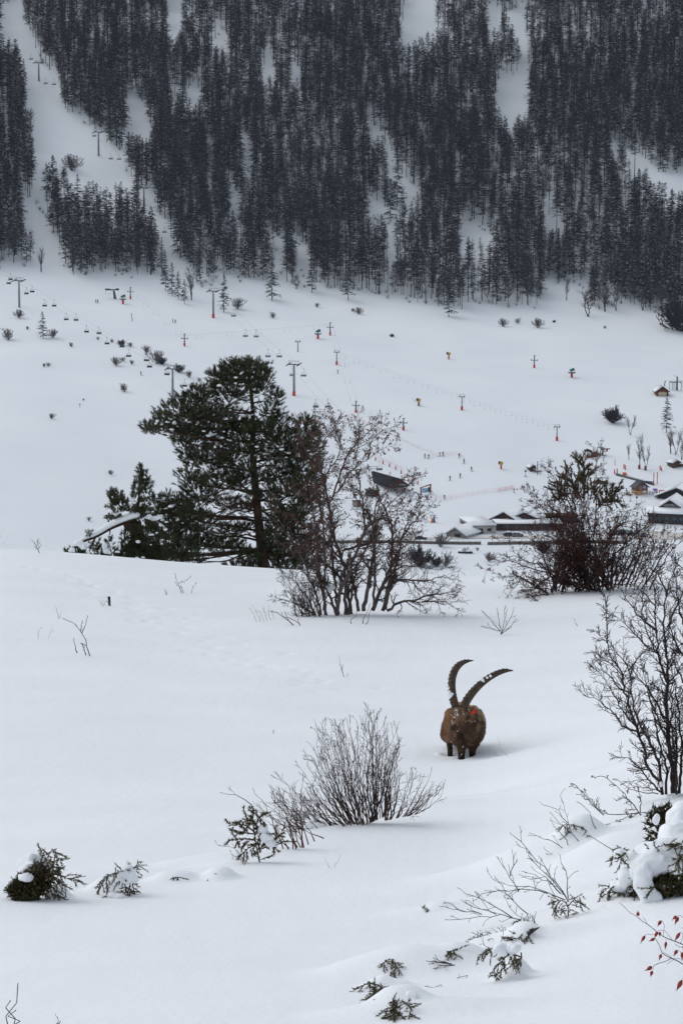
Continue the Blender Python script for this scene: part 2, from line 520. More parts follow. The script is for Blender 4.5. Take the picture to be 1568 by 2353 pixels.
CLEAR = [[(0, 0), (48, 0), (62, 75), (90, 130), (135, 190), (140, 240), (62, 240), (60, 160), (45, 105), (5, 80)],
 [(64, 245), (130, 240), (200, 285), (247, 297), (250, 332), (292, 345), (290, 400), (308, 432), (160, 430), (150, 395), (92, 350), (82, 300)],
 [(78, 300), (95, 350), (100, 440), (80, 450)],
 [(315, 425), (350, 428), (360, 490), (388, 540), (412, 590), (445, 650), (415, 652), (385, 580), (362, 520), (340, 470)],
 [(285, 222), (312, 218), (340, 252), (342, 300), (325, 318), (292, 305)],
 [(425, 197), (475, 202), (452, 245), (440, 240)], [(386, 190), (416, 190), (412, 210), (390, 212)],
 [(42, 460), (85, 460), (86, 490), (114, 512), (140, 592), (168, 645), (95, 645), (78, 560), (60, 520)],
 [(385, -40), (415, -40), (420, 50), (402, 88), (386, 60)], [(490, 85), (526, 80), (524, 112), (490, 118)],
 [(600, 150), (630, 148), (625, 182), (600, 178)], [(670, 152), (690, 152), (688, 172), (672, 172)], [(550, 188), (566, 188), (564, 206), (550, 204)],
 [(556, 310), (580, 300), (578, 372), (556, 412)], [(532, 432), (550, 440), (548, 495), (534, 490)],
 [(636, 548), (656, 548), (650, 610), (632, 610)], [(682, 558), (712, 556), (706, 602), (682, 602)],
 [(936, -60), (1012, -60), (1000, 60), (952, 92), (914, 108), (926, 70)],
 [(1115, 10), (1150, 15), (1140, 80), (1118, 70)], [(1160, 30), (1208, 0), (1200, 40), (1180, 80)],
 [(1152, 170), (1215, 178), (1214, 270), (1152, 268), (1134, 240), (1148, 205)], [(1196, 95), (1214, 95), (1214, 130), (1196, 128)],
 [(850, 298), (890, 300), (884, 322), (848, 320)], [(886, 362), (904, 370), (908, 402), (926, 402), (962, 432), (955, 452), (915, 430), (890, 400)],
 [(822, 450), (872, 472), (915, 482), (902, 500), (862, 503)], [(1044, 538), (1076, 512), (1142, 545), (1136, 556), (1085, 562)],
 [(1246, 498), (1292, 498), (1288, 524), (1254, 526)], [(1512, 392), (1640, 402), (1640, 446), (1536, 440)],
 [(1395, 328), (1422, 335), (1420, 356), (1400, 352)], [(1424, 335), (1475, 360), (1515, 398), (1500, 402), (1440, 365)],
 [(890, 545), (906, 530), (908, 590), (892, 604)],

 [(1255, 640), (1345, 660), (1360, 720), (1260, 720)]]
def inpoly(px, py, poly):
    ins = np.zeros(px.shape, bool); n = len(poly)
    for i in range(n):
        (x1, y1), (x2, y2) = poly[i], poly[(i + 1) % n]
        c = ((y1 > py) != (y2 > py)) & (px < (x2 - x1) * (py - y1) / (y2 - y1 + 1e-9) + x1)
        ins ^= c
    return ins
EDGE_X = [-300, 0, 60, 100, 140, 350, 425, 440, 500, 560, 640, 720, 800, 900, 1030, 1100, 1240, 1262, 1330, 1345, 1430, 1568, 1900]
EDGE_Y = [600, 612, 608, 590, 632, 634, 640, 655, 650, 640, 655, 655, 668, 682, 712, 700, 704, 650, 650, 705, 702, 728, 760]
fr = np.random.default_rng(5)
cand = []
d = 1150.0
while d < 1570:
    step = 4.1 if d < 1420 else 4.8
    xs = np.arange(-0.155 * d, 0.155 * d, 4.6 if d < 1420 else 5.0)
    cand.append(np.column_stack([xs + fr.uniform(-2.6, 2.6, len(xs)), d + fr.uniform(-2.6, 2.6, len(xs))]))
    d += step
cand = np.concatenate(cand)
cz = height(cand[:, 0], cand[:, 1])
cand = np.column_stack([cand, cz])
vb = proj(cand)
keep = vb[:, 1] < np.interp(vb[:, 0], EDGE_X, EDGE_Y)
dens = 1.17 + 1.1 * vnoise(cand[:, 0] / 30, cand[:, 1] / 34) + .6 * vnoise(cand[:, 0] / 13 + 7, cand[:, 1] / 15)
keep &= fr.random(len(cand)) < np.clip(dens, .52, 1.0)
cand, vb = cand[keep], vb[keep]
nz = vnoise(cand[:, 0] / 60 + 30, cand[:, 1] / 50)
upper = np.clip((330 - vb[:, 1]) / 400, 0, 1)
psp = np.clip(.36 + 1.1 * nz - .35 * upper, .06, .85)
kind = np.where(fr.random(len(cand)) < psp, fr.integers(7, 11, len(cand)), np.where(fr.random(len(cand)) < .25 + .3 * upper, fr.integers(5, 7, len(cand)), fr.integers(0, 5, len(cand))))
sc = np.where(fr.random(len(cand)) < .22, fr.uniform(.42, .72, len(cand)), fr.uniform(.72, 1.16, len(cand)))
kind = np.where(fr.random(len(cand)) < .10 + .10 * np.clip(nz * 2, 0, 1), fr.integers(11, 14, len(cand)), kind)
ht = np.array(VH)[kind] * sc
toprow = proj(cand + np.column_stack([np.zeros(len(cand)), np.zeros(len(cand)), ht]))
rej = np.zeros(len(cand), bool)
for poly in CLEAR:
    for f in (0.06, .35, .6, .84):
        q = vb + (toprow - vb) * f
        hw = (1 - f) * 3
        rej |= inpoly(q[:, 0] - hw, q[:, 1], poly) | inpoly(q[:, 0] + hw, q[:, 1], poly)
cand, vb, kind, sc = cand[~rej], vb[~rej], kind[~rej], sc[~rej]
rot = fr.uniform(0, 6.28, len(cand))
inframe = (vb[:, 0] > -15) & (vb[:, 0] < 1583) & (toprow[~rej][:, 1] < 2352) & (vb[:, 1] > 0)
order = np.argsort(np.where(inframe, np.linalg.norm(cand, axis=1), 1e9))
single = order[:262]
mass = np.setdiff1d(np.arange(len(cand)), single)
VM = []
for (kd, tk, cr) in VARS:
    VM.append((tk.mesh("trunk", 'larch_trunk'), cr.mesh("crown", [{'larch': 'larch', 'spruce': 'spruce', 'bare': 'forest_twig'}[kd], 'snow_cap'])))
for i in single:
    k = int(kind[i]); kd = VARS[k][0]
    lab = "bare round-topped broadleaf tree among the conifers of the lower forest front" if kd == 'bare' else ("bare larch with fine brown twigs along the lower front of the mountain forest" if kd == 'larch'
           else "dark spruce with snow-flecked branches along the lower front of the mountain forest")
    t = thing(kd + "_tree", lab, "tree", cand[i], rot[i], "broadleaf trees in the front rows of the forest" if kd == 'bare' else "larches in the front rows of the forest" if kd == 'larch' else "spruces in the front rows of the forest", float(sc[i]))
    link("trunk", VM[k][0], t); link("crown", VM[k][1], t)
fo = TB()
for k in range(len(VARS)):
    ix = mass[kind[mass] == k]
    if not len(ix):
        continue
    for part, mo in ((VARS[k][1], 0), (VARS[k][2], None)):
        V = np.concatenate(part.v); T = np.concatenate(part.t); mm = np.concatenate(part.m)
        ca, sa = np.cos(rot[ix]), np.sin(rot[ix])
        W = np.empty((len(ix), len(V), 3))
        W[:, :, 0] = (V[None, :, 0] * ca[:, None] - V[None, :, 1] * sa[:, None]) * sc[ix][:, None] + cand[ix][:, 0:1]
        W[:, :, 1] = (V[None, :, 0] * sa[:, None] + V[None, :, 1] * ca[:, None]) * sc[ix][:, None] + cand[ix][:, 1:2]
        W[:, :, 2] = V[None, :, 2] * sc[ix][:, None] + cand[ix][:, 2:3]
        TT = (T[None] + (np.arange(len(ix)) * len(V))[:, None, None]).reshape(-1, 3)
        if mo == 0:
            mi = 0
        else:
            cm = {'larch': 1, 'spruce': 2, 'bare': 4}[VARS[k][0]]
            mi = np.tile(np.where(mm == 1, 3, cm), len(ix))
        fo.add(W.reshape(-1, 3), TT, mi)
tag(fo.build("forest", ['larch_trunk', 'larch', 'spruce', 'snow_cap', 'forest_twig']), "dense snow-dusted larch and spruce forest covering the mountainside", "forest", kind='stuff')
print("FOREST", len(cand), "tris", sum(len(t) for t in fo.t))
# low scrub between the trunks
ug = TB()
un = 4200
ux, ud = fr.uniform(-.17, .17, un), fr.uniform(1170, 1600, un)
up_ = np.column_stack([ux * ud, ud, height(ux * ud, ud)])
uv = proj(up_)
okk = uv[:, 1] < np.interp(uv[:, 0], EDGE_X, EDGE_Y) + 8
for poly in CLEAR:
    okk &= ~inpoly(uv[:, 0], uv[:, 1] - 8, poly)
up_ = up_[okk]
nb = 30
a = np.repeat(up_, nb, 0)
az, el = fr.uniform(0, 6.28, len(a)), fr.uniform(.5, 1.4, len(a))
ln = np.repeat(fr.uniform(1.4, 5.0, len(up_)), nb) * fr.uniform(.5, 1, len(a))
tip = a + np.column_stack([np.cos(az) * np.cos(el), np.sin(az) * np.cos(el), np.sin(el)]) * ln[:, None]
off = fr.normal(0, 1, a.shape); off[:, 2] = 0; off /= np.linalg.norm(off, axis=1, keepdims=True)
m_ = a + (tip - a) * fr.uniform(0, .4, (len(a), 1))
ug.tris(np.stack([m_ + off * .05, tip, m_ - off * .05], 1))
tag(ug.build("undergrowth", 'grey_twig'), "bare grey scrub between the trunks of the mountain forest", "undergrowth", kind='stuff')
# ---------------------------------------------------------------- branch growing
def rnd_perp(d, rg):
    v = Vector((rg.gauss(0, 1), rg.gauss(0, 1), rg.gauss(0, 1)))
    v = v - d * v.dot(d)
    return v.normalized() if v.length > 1e-6 else Vector((1, 0, 0))
def grow(S, tips, p, d, L, r, lvl, rg, c):
    n = max(2, c['n'][lvl]); st = L / n; up = c['up'][lvl]; wob = c['wob']
    r_end = max(r * c.get('taper', .35), c['rmin'])
    for i in range(n):
        d = (d + Vector((rg.gauss(0, wob), rg.gauss(0, wob), rg.gauss(0, wob) + up))).normalized()
        q = p + d * (st * rg.uniform(.8, 1.2))
        ra, rb = max(r + (r_end - r) * i / n, c['rmin']), max(r + (r_end - r) * (i + 1) / n, c['rmin'])
        S.append((p[:], q[:], ra, rb))
        p = q
        if lvl < c['max'] and i >= c['start'][lvl]:
            k = c['nb'][lvl]; k = int(k) + (rg.random() < k - int(k))
            for _ in range(k):
                a = c['ang'] * rg.uniform(.65, 1.3)
                bd = (d * math.cos(a) + rnd_perp(d, rg) * math.sin(a)).normalized()
                grow(S, tips, p, bd, L * c['lr'] * rg.uniform(.6, 1.15) * (1 - .35 * i / n), rb * .7, lvl + 1, rg, c)
    tips.append((p[:], d[:]))
def seg_arrays(S):
    A = np.array([s[0] for s in S]); B = np.array([s[1] for s in S]); r0 = np.array([s[2] for s in S]); r1 = np.array([s[3] for s in S])
    return A, B, r0, r1
def ordinal(i):
    w = "first second third fourth fifth sixth seventh eighth ninth tenth eleventh twelfth thirteenth fourteenth fifteenth sixteenth seventeenth eighteenth nineteenth twentieth".split()
    return w[i] if i < len(w) else "number %d" % (i + 1)

# ---------------------------------------------------------------- distant bare trees and shrubs
def bare_proto(seed, H, spread, stems, cfg):
    rg = random.Random(seed); S, T = [], []
    for k in range(stems):
        a = rg.uniform(0, 6.28); f = rg.random() ** .6
        d = Vector((math.cos(a) * spread * f, math.sin(a) * spread * f, 1)).normalized()
        grow(S, T, Vector((math.cos(a) * .12 * stems ** .5 * H * .06, math.sin(a) * .12 * H * .06, -.3)), d, H * rg.uniform(.75, 1.0), cfg['r0'], 0, rg, cfg)
    A, B, r0, r1 = seg_arrays(S)
    h = B[:, 2].max()
    tb = TB(); m0 = r0 > cfg['r0'] * .45
    st, tw = TB(), TB()
    st.segs(A[m0], B[m0], r0[m0], r1[m0]); tw.segs(A[~m0], B[~m0], r0[~m0], r1[~m0])
    return h, st, tw
c_tree = dict(n=[8, 5, 4], up=[.05, .14, .10], wob=.10, start=[2, 0, 0], nb=[2.6, 1.6, 0], ang=.65, lr=.38, max=2, rmin=.026, r0=.16)
c_shrub = dict(n=[6, 4, 3], up=[.02, .08, .05], wob=.14, start=[1, 0, 0], nb=[1.8, 1.4, 0], ang=.6, lr=.42, max=2, rmin=.022, r0=.05)
BARE = {}
for k in range(3):
    h, st, tw = bare_proto(100 + k, 9, .16, 2 + k % 2, c_tree)
    BARE['tree%d' % k] = (h, st.mesh("trunk", 'larch_trunk'), tw.mesh("crown", 'grey_twig'))
for k in range(3):
    h, st, tw = bare_proto(200 + k, 3, .75, 16, c_shrub)
    BARE['shrub%d' % k] = (h, st.mesh("stems", 'grey_twig'), tw.mesh("twigs", 'grey_twig'))
h, st, tw = bare_proto(300, 3, .8, 34, dict(c_shrub, nb=[2.4, 1.8, 0]))
BARE['dense'] = (h, st.mesh("stems", 'larch'), tw.mesh("twigs", 'larch'))
def bare(kind_, vx, vy, hpx, label, cat="shrub", group=None, wide=1.0, name=None, dmin=120):
    p = G(vx, vy, dmin)
    h, a, b = BARE[kind_]
    s = hpx * mpp(p) / h
    t = thing(name or ("bare_tree" if 'tree' in kind_ else "bare_shrub"), label, cat, p, R.uniform(0, 6), group, (s * wide, s * wide, s))
    link(a.name.split('.')[0], a, t); link(b.name.split('.')[0], b, t)
    return t
GS = "bare shrubs dotted over the lower piste"
SH = [("shrub0", 20, 781, 30, "round pinkish bare shrub on the snow near the lone small spruce"),
 ("shrub1", 45, 731, 22, "small bare shrub just below the foot of the lift pylon nearest the forest run"),
 ("shrub2", 63, 757, 9, "tiny bare shrub on the snow beside the lone small spruce"),
 ("shrub1", 121, 776, 22, "thin bare bush touching the side of the lone small spruce"),
 ("shrub0", 165, 797, 12, "tiny upright bare shrub below the line of dark-seated chairs"),
 ("shrub2", 101, 843, 10, "one of two tiny shrubs close together, the darker one"),
 ("shrub0", 111, 842, 11, "one of two tiny shrubs close together, the thinner one"),
 ("shrub2", 226, 781, 9, "faint little shrub under the chairlift, highest in the row"),
 ("shrub0", 258, 787, 10, "faint little shrub second in the row under the chairlift"),
 ("dense", 280, 794, 16, "dark dense little shrub under a chair of the lift"),
 ("shrub1", 300, 797, 12, "low spreading shrub beside the dark dense one under the lift"),
 ("shrub2", 335, 812, 22, "spiky bare shrub halfway down the row under the chairlift"),
 ("shrub1", 363, 836, 34, "tall many-stemmed bare shrub in the row under the chairlift"),
 ("dense", 372, 837, 20, "dark rounded shrub pressed against the tall many-stemmed one"),
 ("dense", 411, 855, 22, "dark shrub leaning behind the head of the lower lift pylon"),
 ("shrub2", 436, 867, 18, "wide low shrub just down the line from the lower lift pylon"),
 ("shrub0", 458, 877, 11, "pale thin shrub, the last before the big pine"),
 ("shrub1", 268, 840, 22, "upright shrub of a close pair below the chairlift"),
 ("shrub0", 283, 830, 12, "small leafy-looking shrub above the close pair below the chairlift"),
 ("shrub2", 302, 837, 12, "faint thin shrub to the side of the close pair below the chairlift"),
 ("shrub0", 286, 900, 22, "spiky low shrub alone on the open snow above the fallen pine"),
 ("shrub1", 119, 962, 14, "dark tuft of shrub alone on the lower open snow"),
 ("shrub2", 193, 920, 6, "tiny tuft beside the little wooden cross"),
 ("shrub1", 255, 1090, 12, "dark little tuft on the snow up from the fallen pine"),
 ("shrub2", 206, 1197, 12, "low dark tuft on the snow just uphill of the fallen pine's tip"),
 ("shrub0", 349, 1112, 12, "low tuft between the fallen pine's leader and the big pine"),
 ("shrub1", 545, 710, 28, "grey bare bush beside the snow-laden spruce next to the red-footed pylon"),
 ("shrub0", 627, 731, 16, "bare clump alone on the snow below the forest edge"),
 ("shrub2", 729, 706, 12, "small low clump on the snow bank below the forest"),
 ("shrub1", 824, 722, 18, "slanting bare shrub on the snow bank, larger of a pair"),
 ("shrub0", 809, 716, 10, "slanting bare shrub on the snow bank, smaller of a pair"),
 ("dense", 900, 774, 9, "flat dark shrub half buried in the open piste"),
 ("shrub1", 1155, 750, 20, "brownish round bare shrub alone at the top of the piste"),
 ("shrub0", 1188, 743, 14, "faint thin shrub near the brownish round one at the top of the piste"),
 ("shrub1", 1235, 753, 24, "bare bushy clump with several thin stems at the top of the piste"),
 ("dense", 1272, 741, 7, "dark stub of shrub on the bank under the bare broad trees"),
 ("shrub2", 1389, 755, 8, "tiny shrub on the open snow below the bare broad trees"),
 ("dense", 1406, 971, 42, "dense dark bush leaning on the slope uphill of the bare trees by the rental huts"),
 ("dense", 962, 1300, 54, "large dense dark bush below the road beside the tangled shrub"),
 ("shrub1", 1011, 1256, 34, "bare round tree-like bush standing just in front of the road wall"),
 ("dense", 1002, 1301, 26, "dark low bush of a pair below the road"),
 ("shrub0", 1022, 1301, 36, "pale bare bush of a pair below the road"),
 ("shrub2", 1095, 1265, 10, "little shrub right under the road wall gap"),
 ("shrub1", 1122, 1290, 24, "thin shrub under the road wall near the berry bush"),
 ("dense", 1247, 1271, 34, "dark bush by the road seen through the berry bush"),
 ("shrub0", 1068, 1271, 16, "snow-topped shrub over a dark hollow below the road")]
for k, vx, vy, hp, lab in SH:
    bare(k, vx, vy, hp, lab, "shrub", GS)
TR = [("tree0", 1447, 999, 50, "bare forked tree alone on the slope above the row of three bare trees", 1.0),
 ("tree1", 1443, 1057, 40, "shortest and furthest uphill of three bare trees in a row by the ski school", .8),
 ("tree2", 1467, 1077, 86, "tallest of three bare trees in a row by the ski school", .75),
 ("tree0", 1481, 1080, 60, "bare tree with the broad crown at the end of the row of three", .8),
 ("tree1", 1539, 1042, 56, "bare tree at the front of the thicket under the tall snowy spruce", 1.0),
 ("tree0", 1550, 1044, 62, "dark stout bare tree in the middle of the thicket under the tall spruce", .9),
 ("tree2", 1564, 1056, 60, "bare tree at the edge of the thicket, beside the small barn", .9),
 ("tree1", 95, 625, 60, "pale bare tree at the foot of the narrow forest run", .9),
 ("shrub1", 167, 392, 40, "rounded bare tree standing alone on the upper clearing", 1.0),
 ("tree2", 1350, 728, 72, "broad bare tree with a fan-shaped crown at the forest edge", 1.4),
 ("tree1", 1388, 716, 66, "bare tree with twin trunks beside the fan-shaped one at the forest edge", 1.2),
 ("tree0", 1414, 714, 62, "slim bare tree at the forest edge next to the dark bush", .9),
 ("tree2", 1475, 713, 60, "dark bushy bare tree alone at the forest edge", 1.3),
 ("tree1", 1518, 716, 70, "slender pale trunks in a bare group at the forest edge", 1.0),
 ("tree0", 680, 664, 26, "low bushy bare tree between two spruces at the forest foot", 2.0),
 ("tree1", 440, 690, 80, "bare tree tucked behind the spur of spruces", .9),
 ("tree2", 1300, 690, 62, "thin young bare tree in the gap at the forest foot", .7)]
for k, vx, vy, hp, lab, w in TR:
    bare(k, vx, vy, hp, lab, "tree", None, w)
t = bare("dense", 1560, 760, 80, "big dark thicket at the edge of the piste where the forest comes down", "bush", None, 1.1)
for vx, vy, q in ((1467, 1077, 0), (1481, 1080, 1)):
    p = G(vx, vy, 120); tb = TB(); tb.tube([(0, 0, -.2), (0, 0, 1.3)], .42, 8); tb.ell((0, 0, 1.3), (.42, .42, .25))
    o = tb.build("trunk_pad", mat("pad_dark_red_%d" % q, (.16, .02, .02), .6)); o.location = p
    tag(o, "dark red padding round the foot of the " + ("tallest" if q == 0 else "broad-crowned") + " bare tree", "padding", "tree paddings")
# young conifers standing in the open and along the edge of the wood
def fir(k, vx, vy, hpx, label, wide=1.0, name=None):
    p = G(vx, vy, 120)
    s = hpx * mpp(p) / VH[k]
    t = thing(name or VARS[k][0] + "_tree", label, "tree", p, R.uniform(0, 6), None, (s * wide, s * wide, s))
    link("trunk", VM[k][0], t); link("crown", VM[k][1], t)
for i, (k, vx, vy, hp, lab, w) in enumerate([(9, 100, 777, 62, "lone small snowy spruce on the open piste under the chairlift", 1.35),
 (8, 1529, 993, 80, "tall snowy spruce above the thicket beside the small barn", 1.15),
 (7, 1499, 1204, 42, "small snow-covered spruce in front of the hall's terrace", 1.1),
 (10, 1385, 1095, 22, "little spruce standing just behind the snow-roofed gazebo", 1.4),
 (7, 380, 668, 92, "tallest spruce of the spur that runs down the piste", 1.0), (9, 396, 680, 78, "second spruce of the spur that runs down the piste", .9),
 (8, 410, 688, 66, "third spruce of the spur that runs down the piste", .9), (10, 424, 699, 58, "last and lowest spruce of the spur on the piste", 1.1),
 (9, 514, 717, 88, "big spruce standing behind the red-footed lift pylon", 1.1),
 (8, 625, 691, 92, "pair-like broad spruce in front of the forest, first along the edge", 1.2),
 (7, 716, 672, 90, "snow-flecked spruce in front of the forest, beside the bushy tree", 1.1),
 (10, 800, 690, 96, "broad snow-flecked spruce standing forward of the forest edge", 1.15),
 (9, 667, 628, 78, "spruce in the small clearing just inside the forest edge", 1.0),
 (3, 1060, 711, 96, "spindly larch at the corner of the lower forest edge", 1.0), (8, 1030, 728, 84, "dense spruce at the lowest corner of the forest", 1.2),
 (2, 1256, 640, 62, "small larch in the gap at the forest foot, upper one", .9), (1, 1316, 650, 60, "small larch in the gap at the forest foot, lower one", .9),
 (8, 268, 336, 132, "tall spruce standing out into the upper clearing", 1.1), (9, 122, 452, 96, "dark spruce on the edge of the upper clearing, broadest of its clump", 1.3),
 (7, 180, 505, 104, "spruce rising in the middle of the clump below the upper clearing", 1.2), (3, 314, 430, 120, "larch at the corner where the lift line leaves the clearing", 1.3),
 (0, 840, 510, 74, "slim larch on its own at the small snow patch in mid forest", 1.0), (9, 912, 474, 110, "spruce above the small snow patch in mid forest", 1.1),
 (2, 1102, 610, 66, "thin larch in front of the oval snow clearing, first", .8), (4, 1075, 608, 62, "thin larch in front of the oval snow clearing, second", .8)]):
    fir(k, vx, vy, hp, lab, w)

# ---------------------------------------------------------------- lift hardware
M['steel'] = mat("galvanised_steel", (.17, .19, .21), .55, (.24, .26, .28), 3, metal=.3)
M['dark_steel'] = mat("dark_steel", (.045, .05, .06), .5, (.09, .095, .10), 3)
M['red_pad'] = mat("red_padding", (.42, .035, .025), .6, (.55, .06, .03), 1.5)
M['orange_pad'] = mat("orange_padding", (.62, .10, .03), .6, (.5, .07, .03), 1.5)
M['green_paint'] = mat("green_paint", (.02, .14, .11), .45, (.03, .20, .15), 2)
M['yellow_paint'] = mat("yellow_paint", (.45, .27, .04), .5, (.55, .36, .08), 2)
M['black'] = mat("black_rubber", (.018, .018, .02), .5, (.04, .04, .042), 4)
M['seat'] = mat("black_seat_cushion", (.015, .015, .018), .6, (.04, .04, .045), 2)
M['light_frame'] = mat("light_grey_frame", (.33, .34, .36), .5, (.26, .27, .29), 2)
M['cable'] = mat("steel_cable", (.16, .17, .18), .6, (.2, .2, .22), 2)
def frame_at(p):                         # across / away directions at a place
    a = math.atan2(p[0], p[1]); return np.array([math.cos(a), -math.sin(a), 0]), np.array([math.sin(a), math.cos(a), 0])
def pylon(vx, vy, hpx, label, red, dmin=120, group="pylons of the chairlifts", yaw=-0.45):
    p = G(vx, vy, dmin); H = hpx * mpp(p); t = thing("lift_pylon", label, "lift pylon", p, yaw, group)
    q = TB(); q.tube([(0, 0, -.5), (0, 0, H * .62), (0, 0, H * .63), (0, 0, H * .9)], [.48, .42, .34, .30], 10); q.build("pole", 'steel', t, True)
    q = TB(); q.box((0, 0, H * .9), (4.9, .45, .4)); q.build("crossarm", 'dark_steel', t)
    for s in (-1, 1):
        q = TB(); q.segs([(s * 2.3, -1.9, H * .88)], [(s * 2.3, 1.9, H * .95)], .14, .14, 0, 4)
        for k in range(6):
            y = -1.8 + .72 * k
            q.tube([(s * 2.3 - .1, y, H * .88 + (y + 1.9) / 3.8 * H * .07 - .15), (s * 2.3 + .1, y, H * .88 + (y + 1.9) / 3.8 * H * .07 - .15)], .24, 7)
        q.build("sheave_train", 'dark_steel', t)
    q = TB()
    for x in (-2.2, -.7, .7, 2.2):
        q.segs([(x * .8, 0, H * .9)], [(x, 0, H)], .06, .06, 0, 4)
    q.segs([(-2.3, 0, H)], [(2.3, 0, H)], .07, .07, 0, 4)
    q.build("maintenance_frame", 'dark_steel', t)
    if red:
        q = TB(); q.tube([(0, 0, -.1), (0, 0, 1.7)], .62, 10); q.build("pad", 'red_pad', t)
    q = TB(); q.segs([(.5, -.1, 0)], [(.5, -.1, H * .88)], .03, .03, 0, 4); q.segs([(.7, -.1, 0)], [(.7, -.1, H * .88)], .03, .03, 0, 4)
    q.build("ladder", 'steel', t)
    return t, p, H
PYA = [pylon(45, 706, 68, "grey lift pylon by the forest, upper one of the lift with black-seated chairs", False),
       pylon(397, 921, 82, "grey lift pylon with a snowed-in foot, lower one of the lift with black-seated chairs", False)]
PYB = [pylon(90, 186, 46, "small lift pylon highest up the forest run", False), pylon(227, 358, 60, "lift pylon standing in the upper clearing", False),
       pylon(331, 488, 62, "lift pylon half hidden by larches at the lower end of the clearing", False),
       pylon(490, 730, 68, "lift pylon with a red foot at the bottom edge of the forest", True),
       pylon(675, 909, 80, "tall lift pylon with a red foot just above the big pine", True)]
def cable(name, label, pts, off, sag=2.0):
    q = TB()
    for (t1, p1, H1), (t2, p2, H2) in zip(pts[:-1], pts[1:]):
        for s in (-1, 1):
            a = np.array(p1) + np.array([s * off * .9, s * off * -.43, H1 * .93]); b = np.array(p2) + np.array([s * off * .9, s * off * -.43, H2 * .93])
            f = np.linspace(0, 1, 13)[:, None]
            c = a + (b - a) * f; c[:, 2] -= sag * (4 * f * (1 - f))[:, 0]
            q.segs(c[:-1], c[1:], .026, .026)
    o = q.build(name, 'cable'); return tag(o, label, "cable")
gnd = lambda vx, vy: (None, G(vx, vy, 120), 9.0)
cable("lift_cable", "pair of thin steel cables carrying the chairs with black seats", [(None, G(-210, 560, 300), 14.0)] + PYA + [(None, G(760, 1180, 300), 9.0)], 2.3)
cable("lift_cable", "pair of thin steel cables of the lift that comes down through the forest", PYB + [gnd(893, 1112)], 2.3)
def chair_proto(seatmat):
    t = thing("lift_chair", "x", "lift chair")
    q = TB(); q.box((0, 0, 0), (.14, .5, .22)); q.segs([(0, 0, 0)], [(0, 0, -1.5)], .045, .045, 0, 5); q.build("hanger", 'dark_steel', t)
    q = TB(); P_ = [(-1.0, -.1, -2.85), (-1.05, .05, -2.0), (-.85, 0, -1.62), (0, 0, -1.5), (.85, 0, -1.62), (1.05, .05, -2.0), (1.0, -.1, -2.85)]
    q.tube(P_, .045, 5); q.segs([(-1, -.1, -2.0)], [(1, -.1, -2.0)], .03, .03, 0, 4); q.build("frame", 'dark_steel' if seatmat == 'seat' else 'light_frame', t)
    q = TB(); q.box((0, -.25, -2.75), (2.0, .55, .12)); q.build("seat", seatmat, t)
    q = TB(); q.box((0, .06, -2.45), (2.0, .10, .55)); q.build("backrest", seatmat, t)
    q = TB(); q.segs([(-.95, -.6, -2.95), (-.95, -.6, -2.95), (.95, -.6, -2.95)], [(.95, -.6, -2.95), (-.95, -.2, -2.75), (.95, -.2, -2.75)], .03, .03, 0, 4); q.build("footrest", 'dark_steel', t)
    return t
chA, chB = chair_proto('seat'), chair_proto('dark_steel')
for nm in ("seat", "backrest"):
    for c in chB.children:
        if c.name.startswith(nm): c.data.materials[0] = M['light_frame'] if nm == "backrest" else M['dark_steel']
def dline(x, ys):                       # distance of a lift line at picture x, from its pylons
    return float(np.interp(x, [a for a, b in ys], [b for a, b in ys]))
hyp = lambda p: math.hypot(p[0], p[1])
LA = [(-300, hyp(PYA[0][1]) + 120), (45, hyp(PYA[0][1])), (397, hyp(PYA[1][1])), (700, hyp(PYA[1][1]) - 70)]
LB = [(90, hyp(PYB[0][1])), (227, hyp(PYB[1][1])), (331, hyp(PYB[2][1])), (490, hyp(PYB[3][1])), (675, hyp(PYB[4][1])), (893, 860)]
z3 = lambda z: (z[0] * .335, 583.6 + z[1] * .335)
z4 = lambda z: (525 + z[0] * .335, 583.6 + z[1] * .335)
CA = [z3(z) for z in ((75, 133), (62, 160), (183, 230), (222, 217), (308, 313), (373, 313), (456, 406), (523, 410), (595, 490), (680, 500), (735, 570), (838, 590), (883, 655), (1005, 683), (1026, 727), (1146, 778), (1266, 857), (1330, 860))]
CB = [(72, 124), (106, 180), (125, 182), (217, 300), (255, 352), (274, 353), (378, 520), (400, 532)] + [z4(z) for z in ((35, 380), (116, 518), (190, 520), (270, 655), (348, 655), (436, 782), (514, 785), (598, 997), (680, 996))] + [(871, 1060)]
for nm, proto, pts, L, word in (("a", chA, CA, LA, "black-seated chair"), ("b", chB, CB, LB, "grey-framed chair")):
    for i, (vx, vy) in enumerate(pts):
        d = dline(vx, L); p = P(vx, vy, d)
        sc_ = 1.0 if nm == "a" else 1.05
        lab = "%s hanging on its chairlift, %s counted from the top of the line" % (word, ordinal(i))
        grp = "chairs of the lift with black seats" if nm == "a" else "chairs of the lift down through the forest"
        if i == 0:
            proto.location = p; proto['label'] = lab; proto['group'] = grp; proto.rotation_euler = (0, 0, -.35); proto.scale = (sc_,) * 3
        else:
            dup(proto, p, -.35 + R.uniform(-.08, .08), lab, grp, sc_)
